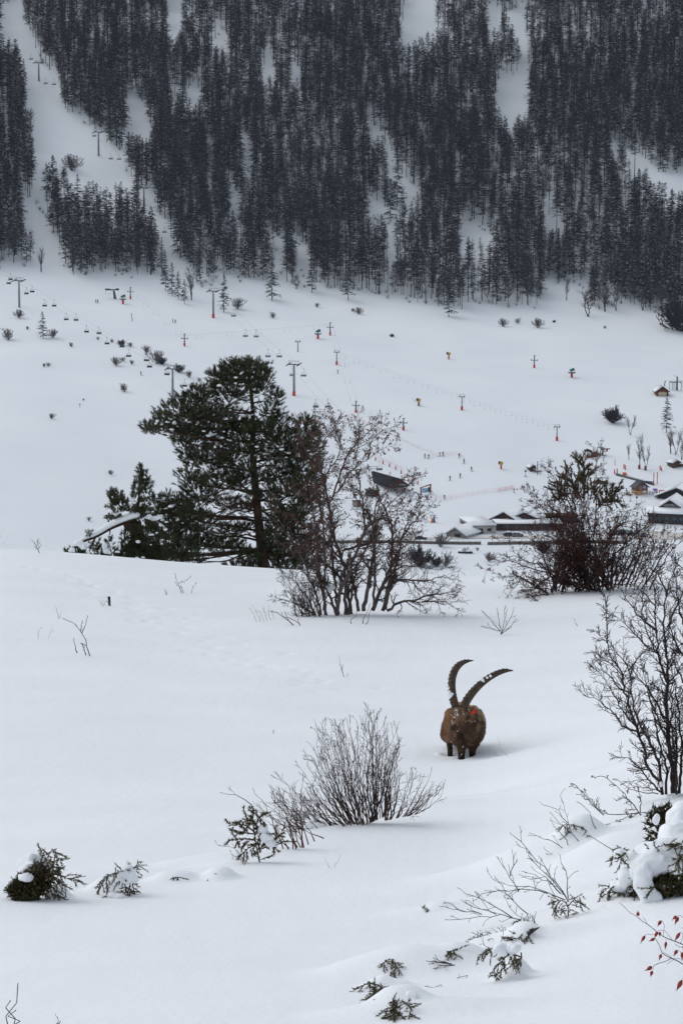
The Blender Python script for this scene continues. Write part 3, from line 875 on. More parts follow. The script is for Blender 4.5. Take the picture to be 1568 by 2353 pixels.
# drag lift posts
def drag_post(vx, vy, hpx, label, style, padmat='red_pad'):
    p = G(vx, vy, 120); H = hpx * mpp(p); t = thing("drag_lift_post", label, "drag lift post", p, -.3, "posts of the drag lifts")
    if style == 0:      # lattice post with low crossarm
        q = TB(); q.tube([(0, 0, -.4), (0, 0, H)], [.30, .20], 6); q.build("pole", 'dark_steel', t)
        q = TB(); q.box((0, 0, H * .62), (3.0, .25, .22)); q.build("crossarm", 'dark_steel', t)
        q = TB()
        for s in (-1, 1): q.tube([(s * 1.35 - .1, 0, H * .62 + .15), (s * 1.35 + .1, 0, H * .62 + .15)], .34, 8)
        q.build("sheave", 'steel', t)
        q = TB(); q.box((.15, 0, H), (.8, .3, .3)); q.build("cap", 'dark_steel', t)
    else:               # tube post with a head frame
        q = TB(); q.tube([(0, 0, -.4), (0, 0, H * .86)], [.26, .2], 8); q.build("pole", 'steel', t, True)
        q = TB(); q.box((0, 0, H * .86), (2.3, .3, .25)); q.build("crossarm", 'dark_steel', t)
        q = TB()
        for s in (-1, 1): q.segs([(s * 1.0, -.7, H * .82)], [(s * 1.0, .7, H * .9)], .14, .14, 0, 4)
        q.build("sheave", 'dark_steel', t)
        q = TB(); q.segs([(-.9, 0, H * .86), (.9, 0, H * .86), (-1, 0, H)], [(-1, 0, H), (1, 0, H), (1, 0, H)], .06, .06, 0, 4); q.build("head_frame", 'steel', t)
    if padmat:
        q = TB(); q.tube([(0, 0, -.1), (0, 0, H * .24), (0, 0, H * .26)], [.46, .46, .2], 8); q.build("pad", padmat, t)
    return t, p, H
DP = {}
for key, args in dict(
 a=(424, 795, 28, "drag lift post with a red foot under the chairlift, mid slope above the pine", 0), b=(300, 687, 27, "drag lift post with a red foot next to the top return wheel", 0),
 c=(758, 770, 29, "drag lift post beside the green snow cannon on its platform", 0), d=(817, 947, 25, "leaning dark drag lift post above the tangled shrub", 0),
 e=(926, 988, 27, "dark drag lift post with short cross arms, right above the safety net", 0), f=(1226, 845, 28, "dark drag lift post alone in the middle of the broad piste", 0),
 g=(773, 838, 34, "tubular drag lift post with a head frame, nearest the tall red-footed pylon", 1), h=(1060, 942, 36, "tubular drag lift post with a bright red foot, by the yellow snow cannon", 1),
 i=(1278, 1012, 37, "tubular drag lift post with a red foot, lowest on the piste", 1)).items():
    DP[key] = drag_post(*args)
tg_ = drag_post(684, 808, 27, "pale-footed drag lift post with a bent arm above the tall pylon", 1, None)
def drag_line(keys, label, nh):
    q = TB(); hang = []
    pts = [np.array(DP[k][1]) + np.array([0, 0, DP[k][2] * (.66 if DP[k][2] < 5 else .86)]) for k in keys]
    for s in (-1, 1):
        off = np.array([s * 1.1, 0, 0])
        for a, b in zip(pts[:-1], pts[1:]):
            q.segs([a + off], [b + off], .013, .013)
            for f in (np.arange(nh) + .5) / nh:
                hang.append(a + (b - a) * f + off + np.array([0, 0, -.05]))
    o = tag(q.build("drag_cable", 'cable'), label, "cable")
    hb = TB()
    for h in hang:
        hb.segs([h], [h + np.array([0, .1, -1.5])], .03, .03, 0, 3); hb.box(h + np.array([0, .1, -1.6]), (.5, .1, .1))
    ho_ = hb.build("hangers", 'steel', o); ho_['kind'] = 'stuff'
drag_line("ghi", "faint drag lift cable with hanging bars between the tubular posts", 9)
drag_line("bacd", "faint drag lift cable of the upper slope past the green cannon", 5)
drag_line("de", "faint drag lift cable above the tangled shrub", 6)
p = G(262, 686, 120); t = thing("drag_lift_return", "dark return wheel of the drag lift on a thick leaning leg near the forest", "drag lift", p, 0)
q = TB(); q.segs([(.6, 0, -.3)], [(0, 0, 3.6)], .75, .5, 0, 6); q.build("leg", 'dark_steel', t)
q = TB(); q.box((-.7, 0, 4.0), (6.2, 1.0, .5)); q.box((1.6, 0, 4.2), (1.4, 1.2, .9)); q.build("arm", 'dark_steel', t)
q = TB(); q.tube([(-2.8, 0, 4.25), (-2.8, 0, 4.5)], 1.3, 14); q.build("wheel", 'dark_steel', t)
q = TB(); q.segs([(-3.8, 0, 4), (-3.8, 0, 2.2), (-1.5, 0, 2.0)], [(-3.8, 0, 2.2), (-1.5, 0, 2.0), (-1.2, 0, 4)], .05, .05, 0, 4); q.build("guard_wire", 'steel', t)
# snow cannons
def cannon(vx, vy, hpx, label, style):
    p = G(vx, vy, 120); H = hpx * mpp(p); t = thing("snow_cannon", label, "snow cannon", p, R.uniform(-.3, .3), "snow cannons along the piste")
    if style == 0:     # platform type
        q = TB(); q.tube([(0, 0, -.3), (0, 0, H * .42)], .5, 9); q.build("pad", 'red_pad', t)
        q = TB(); q.tube([(0, 0, H * .4), (0, 0, H * .7)], .2, 6); q.build("post", 'dark_steel', t)
        q = TB(); q.box((0, 0, H * .52), (2.7, 1.9, .4)); q.build("platform", 'dark_steel', t)
        q = TB()
        for s in (-1.3, 1.3): q.segs([(s, 0, H * .54)], [(s, 0, H * .72)], .05, .05, 0, 4); q.segs([(s, -.8, H * .72)], [(s, .8, H * .72)], .05, .05, 0, 4)
        q.build("railing", 'steel', t)
        q = TB(); a = np.array([-.85, 0, H * .78]); b = np.array([.75, -.5, H * .9]); q.tube([a, (a + b) / 2, b], [.42, .55, .62], 12)
        q.build("barrel", 'green_paint', t, True)
        q = TB(); dd_ = (b - a) / np.linalg.norm(b - a); q.tube([b + dd_ * .01, b + dd_ * .16], [.60, .66], 12); q.build("nozzle_ring", 'black', t)
    else:              # mobile fan gun on a mast
        q = TB(); q.tube([(0, 0, -.3), (0, 0, H * .5)], [.34, .3], 8); q.build("mast", 'red_pad' if style == 1 else 'dark_steel', t)
        q = TB(); q.box((0, 0, H * .55), (.8, .7, H * .18)); q.build("cabinet", 'yellow_paint', t)
        a = np.array([.6, .2, H * .78]); b = np.array([-.6, -.4, H * .86]); q = TB(); q.tube([a, (a + b) / 2, b], [.45, .55, .6], 10); q.build("barrel", 'yellow_paint', t, True)
        q = TB(); dd_ = (b - a) / np.linalg.norm(b - a); q.tube([b + dd_ * .01, b + dd_ * .15], [.58, .66], 12); q.build("nozzle_ring", 'black', t)
        if style == 2:
            q = TB()
            for w in (0, 2.1, 4.2): q.segs([(0, 0, H * .35)], [(math.cos(w) * .9, math.sin(w) * .9, 0)], .07, .07, 0, 4)
            q.build("tripod", 'dark_steel', t)
cannon(283, 698, 21, "green snow cannon on a platform over a red foot, nearest the forest run", 0)
cannon(730, 778, 21, "green snow cannon on a platform over a red foot, in the middle of the slope", 0)
cannon(1312, 867, 21, "pale snow cannon on a platform with a stay, out on the broad piste", 0)
cannon(1030, 825, 16, "yellow snow cannon on a red mast, highest on the broad piste", 1)
cannon(1150, 1077, 17, "yellow snow cannon on a red mast just above the fenced beginners' area", 1)
cannon(961, 932, 17, "yellow snow cannon on a tripod behind a pink net", 2)
# poles and small markers
def post(name, vx, vy, hpx, r, m, label, cat, group=None, lean=0.0, parts=None):
    p = G(vx, vy, 120); H = hpx * mpp(p); q = TB(); q.tube([(0, 0, -.2), (lean * H, 0, H)], r, 7)
    o = q.build(name, m); o.location = p
    return tag(o, label, cat, group), p, H
post("wooden_pole", 305, 738, 19, .14, 'dark_steel', "thin leaning pole on the slope below the return wheel", "pole", None, -.15)
p = G(184, 936, 120); q = TB(); q.box((0, 0, .7), (.14, .14, 1.9)); q.box((0, 0, 1.15), (.9, .10, .13)); o = q.build("wooden_cross", 'dark_steel'); o.location = p
tag(o, "small dark cross standing in the lower open snow", "cross")
REDP = [(845, 1050), (862, 1058), (879, 1066), (894, 1072), (908, 1079), (921, 1088), (934, 1096), (947, 1106), (959, 1113)]
for i, (vx, vy) in enumerate(REDP):
    p = G(vx, vy, 120); t = thing("padded_post", "red padded post beside the lift station, %s in the row going downhill" % ordinal(i), "post", p, 0, "red padded posts beside the lift station")
    q = TB(); q.tube([(0, 0, -.2), (0, 0, 1.15), (0, 0, 1.2)], [.22, .22, .1], 8); q.build("pad", 'red_pad', t)
    q = TB(); q.tube([(0, 0, 1.2), (0, 0, 1.9)], .04, 5); q.build("rod", 'black', t)
for i, (vx, vy, h, lab) in enumerate([(1410, 1088, 10, "red padded post first in the pair by the gazebo"), (1416, 1088, 12, "red padded post with a rod, second in the pair by the gazebo"),
    (1431.6, 1076, 10, "red padded post uphill one of the pair below the three bare trees"), (1434.6, 1079, 11, "red padded post downhill one of the pair below the three bare trees"),
    (1514.5, 1079, 10, "red padded post uphill one of the pair near the small barn"), (1517.5, 1082, 9, "red padded post downhill one of the pair near the small barn"),
    (1411, 1068, 13, "slim dark red post with a box-shaped head near the drag lift wheel"), (1314, 1044, 7, "short dark red marker post uphill of the little wooden booth")]):
    post("padded_post", vx, vy, h, .2 if i < 6 else .12, 'red_pad', lab, "post", "red posts of the beginners' area")
for vx, vy, h, lab in ((1500, 1114.5, 29, "tall thin red goal-like post, uphill of two by the conveyor end"), (1508, 1112, 28, "tall thin red post, second of two by the conveyor end")):
    t_ = post("tall_red_post", vx, vy, h, .16, 'red_pad', lab, "post", "tall red posts by the conveyor")[0]
for vx, vy, h, lab in ((1206, 1094, 12, "lamp-like marker with a crossbar in front of the snowy cabin"), (1258, 1097, 13, "marker with a crossbar beside the berry bush top"), (1446, 1151, 14, "thin post with a round foot below the rail fence"), (1461, 1158, 16, "thin post with a dark square head below the decorated chalet"), (1530.6, 1214, 14, "dark pole in the snow before the hall's wall")):
    p = G(vx, vy, 120); H = h * mpp(p); t = thing("marker_post", lab, "marker post", p, 0, "marker posts round the snow garden")
    q = TB(); q.tube([(0, 0, -.2), (0, 0, H)], .07, 6); q.build("pole", 'dark_steel', t)
    q = TB(); q.box((0, 0, H), (.75, .15, .6)); q.build("head", 'dark_steel', t)
    q = TB(); q.tube([(0, 0, 0), (0, 0, .12)], .5, 8); q.build("foot", 'steel', t)
# pink safety nets
M['net'] = mat("pink_net", (.82, .55, .56), .8, (.85, .64, .65), 3)
def net(poly, label, h=1.0):
    t = thing("safety_net", label, "safety net", G(*poly[0], 120))
    base = np.array(t.location)
    pts = []
    for a, b in zip(poly[:-1], poly[1:]):
        n = max(2, int(math.hypot(b[0] - a[0], b[1] - a[1]) / 6))
        for k in range(n): pts.append(G(a[0] + (b[0] - a[0]) * k / n, a[1] + (b[1] - a[1]) * k / n, 120) - base)
    pts.append(G(*poly[-1], 120) - base); pts = np.array(pts)
    q = TB(); up = np.array([0, 0, 1.0])
    for f in np.linspace(.06, 1, 7): q.segs(pts[:-1] + up * h * f, pts[1:] + up * h * f, .013, .013)
    m_ = np.concatenate([pts[:-1] + (pts[1:] - pts[:-1]) * f for f in (0, .33, .66)])
    q.segs(m_ + up * .05, m_ + up * h, .012, .012); q.build("mesh", 'net', t)
    q = TB(); s_ = pts[::2]; q.segs(s_ - up * .2, s_ + up * (h + .2), .04, .04, 0, 4); q.build("stakes", 'net', t)['kind'] = 'stuff'
z6 = lambda z: (788 + z[0] * .2493, 933.7 - 534.9 + 534.9 + (z[1]) * .2493)
net([z6(z) for z in ((40, 90), (180, 150), (300, 200), (480, 285), (640, 365), (740, 405), (830, 432))], "long pink safety net running down the slope above the skiers")
net([z6(z) for z in ((790, 472), (860, 455), (920, 450), (1050, 440), (1110, 475))], "short pink safety net where the skiers gather")
net([z6(z) for z in ((800, 882), (1040, 840), (1240, 806), (1568, 752))] + [(1140, 1131), (1181, 1122)], "pink safety net across the flat between the board and the berry bush", 1.2)
net([(947, 918), (950, 925), (968, 930)], "bit of pink net round the tripod cannon", 1.2)
net([(1318, 1040), (1335, 1052), (1350, 1056)], "pink net in front of the little wooden booth", 1.0)
net([(862, 1052), (900, 1066), (925, 1080)], "pink net behind the red padded posts", 1.0)

# ---------------------------------------------------------------- people far away
M['jacket_dark'] = mat("dark_jacket", (.02, .022, .03), .7, (.05, .05, .06), 5)
M['jacket_red'] = mat("red_jacket", (.38, .04, .05), .7, (.3, .03, .04), 5)
M['jacket_green'] = mat("green_jacket", (.03, .16, .12), .7, (.03, .12, .1), 5)
M['trousers'] = mat("dark_trousers", (.025, .025, .032), .75, (.045, .045, .055), 5)
M['skin'] = mat("skin", (.5, .3, .22), .6)
M['ski'] = mat("ski", (.12, .05, .05), .4)
def remesh(tb, voxel, smooth=3):
    me = tb.mesh("tmp", 'skin'); o = link("tmp", me)
    m = o.modifiers.new("r", 'REMESH'); m.mode = 'VOXEL'; m.voxel_size = voxel
    if smooth:
        s = o.modifiers.new("s", 'SMOOTH'); s.factor = .5; s.iterations = smooth
    dg = bpy.context.evaluated_depsgraph_get(); dg.update()
    ev = o.evaluated_get(dg); out_ = bpy.data.meshes.new_from_object(ev)
    bpy.data.objects.remove(o); bpy.data.meshes.remove(me)
    return out_
def person_mesh(pose):
    q = TB(); sw = .22 if pose else .1
    q.tube([(-.1, 0, .9), (-.12, -.06, .5), (-.13, sw * .3, .06)], [.11, .085, .06], 8); q.tube([(.1, 0, .9), (.12, -.1, .5), (.13, -sw, .06)], [.11, .085, .06], 8)
    for s in (-1, 1): q.ell((s * .13, -.06 if s < 0 else -sw - .06, .05), (.06, .15, .06))
    q.tube([(0, 0, .82), (0, -.02, 1.1), (0, -.05, 1.4)], [.17, .18, .19], 10); q.ell((0, -.05, 1.38), (.23, .13, .12))
    q.tube([(0, -.05, 1.42), (0, -.06, 1.56)], .065, 7); q.ell((0, -.08, 1.66), (.10, .115, .13)); q.ell((0, -.19, 1.64), (.025, .03, .03), 0, 1)
    for s in (-1, 1):
        q.tube([(s * .22, -.05, 1.38), (s * .33, -.08, 1.12), (s * .3, -.32, .98)], [.075, .06, .045], 7)
        q.ell((s * .30, -.37, .97), (.05, .07, .05), 0, 1)
    me = remesh(q, .035, 2)
    return me
PM = [person_mesh(0), person_mesh(1)]
for me in PM:
    me.materials.clear()
def person(i, vx, vy, label, jacket, hpx=9.5, skis=True, poles=True):
    p = G(vx, vy, 120)
    t = thing("person", label, "person", p, R.uniform(0, 6.28), "people on the far slopes", 1.0)
    me = PM[i % 2].copy()
    for k in (jacket, 'trousers', 'skin', 'black'): me.materials.append(M[k])
    z = np.empty(len(me.vertices) * 3); me.vertices.foreach_get("co", z); z = z.reshape(-1, 3)
    mi = []
    for f in me.polygons:
        c = f.center
        mi.append(3 if c.z > 1.69 or c.z < .12 else 2 if c.z > 1.5 else 1 if c.z < .86 and abs(c.x) < .26 else 0)
    me.polygons.foreach_set("material_index", mi)
    link("body", me, t)
    if skis:
        for s in (-1, 1):
            q = TB(); y0 = -.1 if s < 0 else -.2
            q.box((s * .13, y0, -.005), (.09, 1.55, .03)); q.segs([(s * .13, y0 - .77, 0)], [(s * .13, y0 - .95, .12)], .045, .02, 0, 4); q.build("ski", 'ski', t)
            q = TB(); q.segs([(s * .32, -.38, 1.02)], [(s * .5, -.15, 0)], .014, .01, 0, 4); q.build("ski_pole", 'black', t)
PE = [(397, 741, "skier in dark clothes standing near the red-footed pylon, with a smaller companion", 'jacket_dark'), (403, 742, "small skier in red beside a dark-clothed companion on the upper slope", 'jacket_red'),
 (220, 696, "dark-clothed skier crouching by the return wheel, first of two", 'jacket_dark'), (225, 696, "dark-clothed skier by the return wheel, second of two", 'jacket_dark'),
 (324, 862, "lone dark skier on the snow under the black-seated chairs", 'jacket_dark'), (776, 858, "dark figure at the foot of a slanting rope below the tubular drag lift post", 'jacket_dark'),
 (975, 1052, "dark skier at the uphill end of the group along the short net", 'jacket_dark'), (984, 1053, "dark skier at the very start of the short net", 'jacket_dark'),
 (1010, 1048, "skier in red and black behind the short net", 'jacket_red'), (1016.5, 1047, "small skier in red standing past the short net's middle", 'jacket_red'),
 (1054, 1051, "dark skier at the downhill end of the short net", 'jacket_dark'), (1065, 1064, "small skier in green below the end of the short net", 'jacket_green'),
 (1082, 1082, "tall dark skier alone on the flat below the short net", 'jacket_dark'), (1033, 1103, "dark skier alone above the long flat net", 'jacket_dark'),
 (1056, 1097, "dark skier bending low on the open flat", 'jacket_dark'), (1020, 1147, "dark skier standing at the flat net beside a bag", 'jacket_dark'),
 (1275, 1082, "dark figure walking between the cabin and the berry bush", 'jacket_dark'), (1179, 1132, "small figure in red at the end of the flat net", 'jacket_red'),
 (1462, 1187, "dark figure standing by the hall's terrace", 'jacket_dark'), (1437, 1194, "dark figure standing beside the wooden frame by the car park", 'jacket_dark'),
 (1472, 1195, "dark figure walking in front of the hall's terrace", 'jacket_dark')]
for i, (vx, vy, lab, j) in enumerate(PE):
    person(i, vx, vy, lab, j, skis=vx < 1150)
# ---------------------------------------------------------------- the hamlet by the lifts
M['wood_dark'] = mat("dark_timber", (.055, .030, .022), .75, (.10, .055, .038), 2.5, .2, 6)
M['wood_black'] = mat("blackened_timber", (.022, .020, .020), .75, (.045, .038, .036), 2.0)
M['wood_tan'] = mat("tan_timber", (.36, .22, .09), .7, (.44, .28, .13), 2.0)
M['wood_red'] = mat("red_brown_timber", (.16, .045, .028), .7, (.22, .07, .04), 2.0)
M['cream'] = mat("cream_door_paint", (.50, .44, .28), .6, (.56, .50, .34), 1.5)
M['concrete'] = mat("pale_concrete", (.34, .33, .31), .85, (.42, .41, .385), .7, .2, 4)
M['concrete_dk'] = mat("weathered_concrete", (.21, .205, .195), .85, (.28, .27, .26), .7)
M['slate'] = mat("dark_slate_roof", (.055, .057, .062), .7, (.085, .086, .092), 1.2)
M['hole'] = mat("dark_opening", (.012, .012, .014), .6)
M['glass'] = mat("window_glass", (.03, .04, .05), .12, None, 1, 0, 1, 4, .5)
M['road'] = mat("churned_road_snow", (.50, .47, .43), .85, (.66, .64, .61), .35)
M['wall_stone'] = mat("dark_stone_wall", (.10, .085, .07), .9, (.17, .145, .12), .8, .4, 3)
M['panel_white'] = mat("white_panel", (.68, .69, .70), .6, (.55, .60, .68), 2)
M['panel_blue'] = mat("blue_panel", (.08, .26, .50), .5, (.30, .50, .70), 1.2)
M['purple'] = mat("purple_plastic", (.22, .16, .42), .5, (.28, .22, .5), 2)
M['letter'] = mat("cut_white_letters", (.75, .75, .75), .5)
M['sheet_red'] = mat("red_plastic", (.55, .05, .03), .5)
M['sheet_orange'] = mat("orange_plastic", (.65, .13, .03), .5)
M['sheet_blue'] = mat("blue_plastic", (.05, .12, .30), .5)
def bld(name, vx, vy, rz, label, cat="building"):
    p = G(vx, vy, 120)
    return thing(name, label, cat, p, rz), p, mpp(p)
def gable(t, W, D, he, hr, wallm, roofm, over=.7, snow=.4, fascia='wood_dark', y0=0.0, thick=.22, x0=0.0):
    """gabled block: front face at y0, ridge along Y"""
    q = TB(); q.prism([(x0 - W / 2, -1.5), (x0 + W / 2, -1.5), (x0 + W / 2, he), (x0, hr), (x0 - W / 2, he)], y0, y0 + D); q.build("wall", wallm, t)
    ang = math.atan2(hr - he, W / 2); L = (W / 2 + over) / math.cos(ang)
    for s in (-1, 1):
        ex, ez = x0 + s * (W / 2 + over), he - over * math.tan(ang) + .05
        rx, rz_ = x0 + s * .0, hr + .05
        q = TB()
        a, b = ((rx, rz_), (ex, ez)) if s > 0 else ((ex, ez), (rx, rz_))
        q.prism([a, b, (b[0], b[1] + thick), (a[0], a[1] + thick)], y0 - over, y0 + D + over); q.build("roof", roofm, t)
        if snow:
            q = TB(); k = thick + .004
            q.prism([(a[0], a[1] + k), (b[0], b[1] + k), (b[0] - .1 * (s > 0) , b[1] + k + snow), (a[0] + .1 * (s < 0), a[1] + k + snow)], y0 - over + .12, y0 + D + over - .12); q.build("roof_snow", 'snow_cap', t)
        q = TB(); q.prism([(a[0], a[1] - .12), (b[0], b[1] - .12), (b[0], b[1] + thick + .03), (a[0], a[1] + thick + .03)], y0 - over - .12, y0 - over - .004); q.build("fascia", fascia, t)
def opening(t, name, x, z, w, h, m, y=-.05, depth=.1, frame=None):
    q = TB(); q.box((x, y, z + h / 2), (w, depth, h)); o = q.build(name, m, t)
    if frame:
        q = TB()
        for s in (-1, 1): q.box((x + s * (w / 2 + .07), y - .03, z + h / 2), (.14, depth + .08, h + .28))
        q.box((x, y - .03, z + h + .07), (w, depth + .08, .14)); q.box((x, y - .03, z - .07), (w, depth + .08, .14)); f = q.build("frame", frame, o)
    return o
# hut with pale doors, top of the gentle slope
t, p, u = bld("garage_hut", 1520, 910, 0.06, "small brown hut with wide pale cream doors and a snowy gable roof", "hut")
gable(t, 28 * u, 5, 11 * u, 21 * u, 'wood_red', 'wood_dark', .6, .35)
for k in range(4): opening(t, "door", (-7.3 + k * 4.9) * u + .0, .1, 4.6 * u, 9 * u, 'cream')
for s in (-1, 1): opening(t, "post", s * 12.6 * u, 0, 2.2 * u, 10 * u, 'wood_red', -.15, .3)
# lattice tower beside it
p = G(1553.5, 896, 120); u = mpp(p); t = thing("ladder_tower", "dark mast with a railed platform and ladder beside the cream-doored hut", "tower", p, 0)
H = 31 * u; q = TB(); q.tube([(0, 0, -.5), (0, 0, H)], [.38, .28], 8); q.build("mast", 'dark_steel', t)
q = TB(); q.box((-.7, 0, H * .60), (5.0, 2.0, .22)); q.build("platform", 'dark_steel', t)
q = TB()
for x in (-3.0, -1.9, 1.7): q.segs([(x, -.9, 0), (x, .9, 0)], [(x, -.9, H * .6), (x, .9, H * .6)], .06, .06, 0, 4)
q.segs([(1.2, -.9, H * .58)], [(2.9, -.9, 0)], .07, .07, 0, 4); q.build("leg", 'steel', t)
q = TB()
for k in range(9): q.segs([(-1.9, -.95, .5 + k * H * .06)], [(-.3, -.95, .5 + k * H * .06)], .05, .05, 0, 4)
q.build("ladder", 'dark_steel', t)
q = TB(); q.segs([(-2.9, -.9, H * .6), (2, -.9, H * .6), (-2.9, -.9, H * .72)], [(-2.9, -.9, H * .72), (2, -.9, H * .72), (2, -.9, H * .72)], .05, .05, 0, 4); q.build("railing", 'steel', t)
q = TB(); q.segs([(-.1, 0, H)], [(-1.3, 0, H * 1.08)], .08, .08, 0, 4); q.build("arm", 'steel', t)
p = G(1524, 887, 120); q = TB(); q.tube([(0, 0, -.3), (.15, 0, .7), (.4, 0, 1.9)], [.07, .2, .16], 7); q.ell((.4, 0, 2.0), (.28, .22, .25)); o = q.build("snow_lance", 'dark_steel'); o.location = p
tag(o, "short dark leaning post just behind the cream-doored hut", "post")
# booth and drag lift wheel
t, p, u = bld("wooden_booth", 1358, 1051, .25, "little wooden booth with an open glazed front near the drag lift wheel", "booth")
q = TB(); q.box((1.2, 1.3, .8), (2.6, 2.4, 2.2)); q.build("wall", 'wood_red', t)
q = TB(); q.box((-1.0, .8, .3), (1.8, 2, .9)); q.build("counter", 'wood_red', t)
q = TB()
for x, y in ((-1.85, -.1), (-.15, -.1), (-1.85, 1.8), (-.15, 1.8)): q.box((x, y, 1.2), (.16, .16, 2.2))
q.build("frame", 'wood_dark', t)
opening(t, "window", -1.0, .85, 1.5, 1.1, 'panel_white', -.02, .06)
q = TB(); q.prism([(-2.3, 2.2), (-1, 2.9), (.3, 2.2), (.3, 2.35), (-1, 3.08), (-2.3, 2.35)], -.5, 2.4); q.build("roof", 'wood_dark', t)
q = TB(); q.box((1.3, 1.3, 2.1), (2.9, 2.7, .35)); q.build("roof_snow", 'snow_cap', t)
p = G(1383, 1046, 120); t = thing("drag_lift_station", "grey drag lift wheel on a bent leg beside the little wooden booth", "drag lift", p, 0)
q = TB(); q.tube([(0, 0, -.3), (0, 0, 1.4), (.2, 0, 2.3)], [.3, .3, .35], 8); q.build("leg", 'dark_steel', t)
q = TB(); q.box((.9, 0, 2.4), (3.6, .4, .3)); q.segs([(-.8, 0, 2.6)], [(.4, 0, 2.2)], .2, .2, 0, 5); q.build("arm", 'dark_steel', t)
q = TB(); q.tube([(-.7, 0, 2.75), (-.7, 0, 3.0)], 1.1, 12); q.ell((-.6, 0, 3.0), (.6, .5, .3)); q.build("wheel", 'steel', t)
q = TB(); q.hexa([(1.4, -.1, 1.5), (1.7, -.1, 1.5), (1.7, .1, 1.5), (1.4, .1, 1.5), (1.1, -.1, 2.2), (2, -.1, 2.2), (2, .1, 2.2), (1.1, .1, 2.2)]); q.build("marker", 'red_pad', t)
q = TB(); q.segs([(.4, -.1, .2), (.8, -.1, .1)], [(.8, -.1, .1), (1.3, -.1, 1.9)], .06, .06, 0, 4); q.box((-1.6, 0, .5), (1.8, .6, .7)); q.box((.5, 0, .05), (1.8, .8, .15)); q.build("base", 'steel', t)
# snowy cabin with pole
t, p, u = bld("cabin", 1224, 1083, .3, "dark little cabin half covered in snow beside a tall pole", "cabin")
gable(t, 15 * u, 3, 9 * u, 13.5 * u, 'wood_black', 'wood_black', .4, .3, 'wood_dark'); opening(t, "window", .4, .5, .9, .8, 'wood_tan', -.04)
q = TB()
for k in range(8): q.ell((R.uniform(.1, 1.6), -.55 - R.random() * .2, R.uniform(.4, 2.3)), (.3, .22, .22), 0, 1)
q.build("snow_clumps", 'snow_cap', t)
post("tall_pole", 1233.5, 1091, 32, .15, 'dark_steel', "tall dark pole standing in front of the snowy cabin", "pole")
p = G(1245, 1077, 120); t = thing("notice_board", "small white notice board on two legs beside the snowy cabin", "sign", p, .2)
q = TB()
for s in (-.55, .55): q.box((s, 0, .8), (.12, .12, 2.0))
q.build("leg", 'steel', t); q = TB(); q.box((0, -.08, 1.35), (1.2, .06, 1.2)); q.build("panel", 'panel_white', t)
# piste map board
p = G(977, 1135, 120); u = mpp(p); t = thing("piste_board", "big roofed piste map board with a blue panel between red-brown posts", "sign", p, .35)
W = 22 * u / math.cos(.35); q = TB(); q.box((-W / 2, 0, .9), (.4, .4, 2.6)); q.build("post", 'wood_red', t); q = TB(); q.box((W / 2, 0, 1.4), (.4, .4, 3.8)); q.build("post", 'wood_red', t)
q = TB(); q.box((-.25, -.05, 1.35), (W * .62, .12, 1.5)); q.build("map_panel", 'panel_blue', t)
q = TB(); q.box((W * .33, -.03, 1.55), (W * .22, .14, 1.7)); q.build("list_panel", 'wood_dark', t)
q = TB(); q.hexa([(-W / 2 - .3, -.3, 2.15), (W / 2 + .3, -.3, 3.2), (W / 2 + .3, .3, 3.2), (-W / 2 - .3, .3, 2.15), (-W / 2 - .3, -.3, 2.4), (W / 2 + .3, -.3, 3.5), (W / 2 + .3, .3, 3.5), (-W / 2 - .3, .3, 2.4)]); q.build("roof", 'wood_red', t)
q = TB(); q.segs([(W / 2, .2, 1.6)], [(W / 2 + 1.3, .6, .2)], .12, .12, 0, 4); q.build("stay", 'steel', t)
p = G(994, 1200, 120); t = thing("padded_winch", "red and blue padded block with a slanting rope, alone on the flat", "padding", p, 0)
q = TB(); q.hexa([(-.8, -.4, -.1), (.1, -.4, -.1), (.1, .4, -.1), (-.8, .4, -.1), (-.5, -.3, 1.4), (.1, -.3, 1.5), (.1, .3, 1.5), (-.5, .3, 1.4)]); q.build("red_pad", 'sheet_orange', t)
q = TB(); q.hexa([(.104, -.4, -.1), (.8, -.4, -.1), (.8, .4, -.1), (.104, .4, -.1), (.15, -.3, 2.0), (.55, -.3, 2.0), (.55, .3, 2.0), (.15, .3, 2.0)]); q.build("blue_pad", 'sheet_blue', t)
q = TB(); q.segs([(.3, 0, 2.0)], [(-2.3, 1.5, 5.6)], .05, .05, 0, 4); q.build("rope", 'cable', t)
# bottom lift station
p = G(917, 1134, 120); u = mpp(p); t = thing("lift_station", "long dark gable-roofed chairlift station at the bottom of the line", "lift station", p, .42)
L = 22.0; M['station_roof'] = mat("dark_station_roof", (.016, .017, .020), .85, (.030, .032, .036), 1.0, spec=.1)
for sd in (-1, 1):
    a_, b_ = ((0, 5.0), (4.0, 2.5)) if sd > 0 else ((-4.0, 2.5), (0, 5.0))
    q = TB(); q.prism([a_, b_, (b_[0], b_[1] + .3), (a_[0], a_[1] + .3)], 0, L); q.build("roof", 'station_roof', t)
    q = TB()
    for k in range(11): y_ = 1 + k * 2; q.prism([(a_[0], a_[1] + .304), (b_[0], b_[1] + .304), (b_[0], b_[1] + .38), (a_[0], a_[1] + .38)], y_ - .05, y_ + .05)
    q.build("roof_seams", 'station_roof', t)['kind'] = 'stuff'
q = TB(); q.prism([(.5, 5.1), (1.7, 4.35), (1.75, 4.6), (.55, 5.35)], .3, L - .3); q.build("roof_snow", 'snow_cap', t)
q = TB(); q.prism([(-3.5, 2.2), (3.5, 2.2), (3.5, 2.75), (0, 4.9), (-3.5, 2.75)], .2, .5); q.build("gable_panel", 'wood_black', t)
q = TB(); q.box((1.2, .16, 3.1), (.5, .06, .35)); q.box((.4, .16, 3.1), (.6, .06, .35)); q.box((2.0, .16, 3.05), (.4, .06, .3)); q.build("sign", 'panel_white', t)
q = TB()
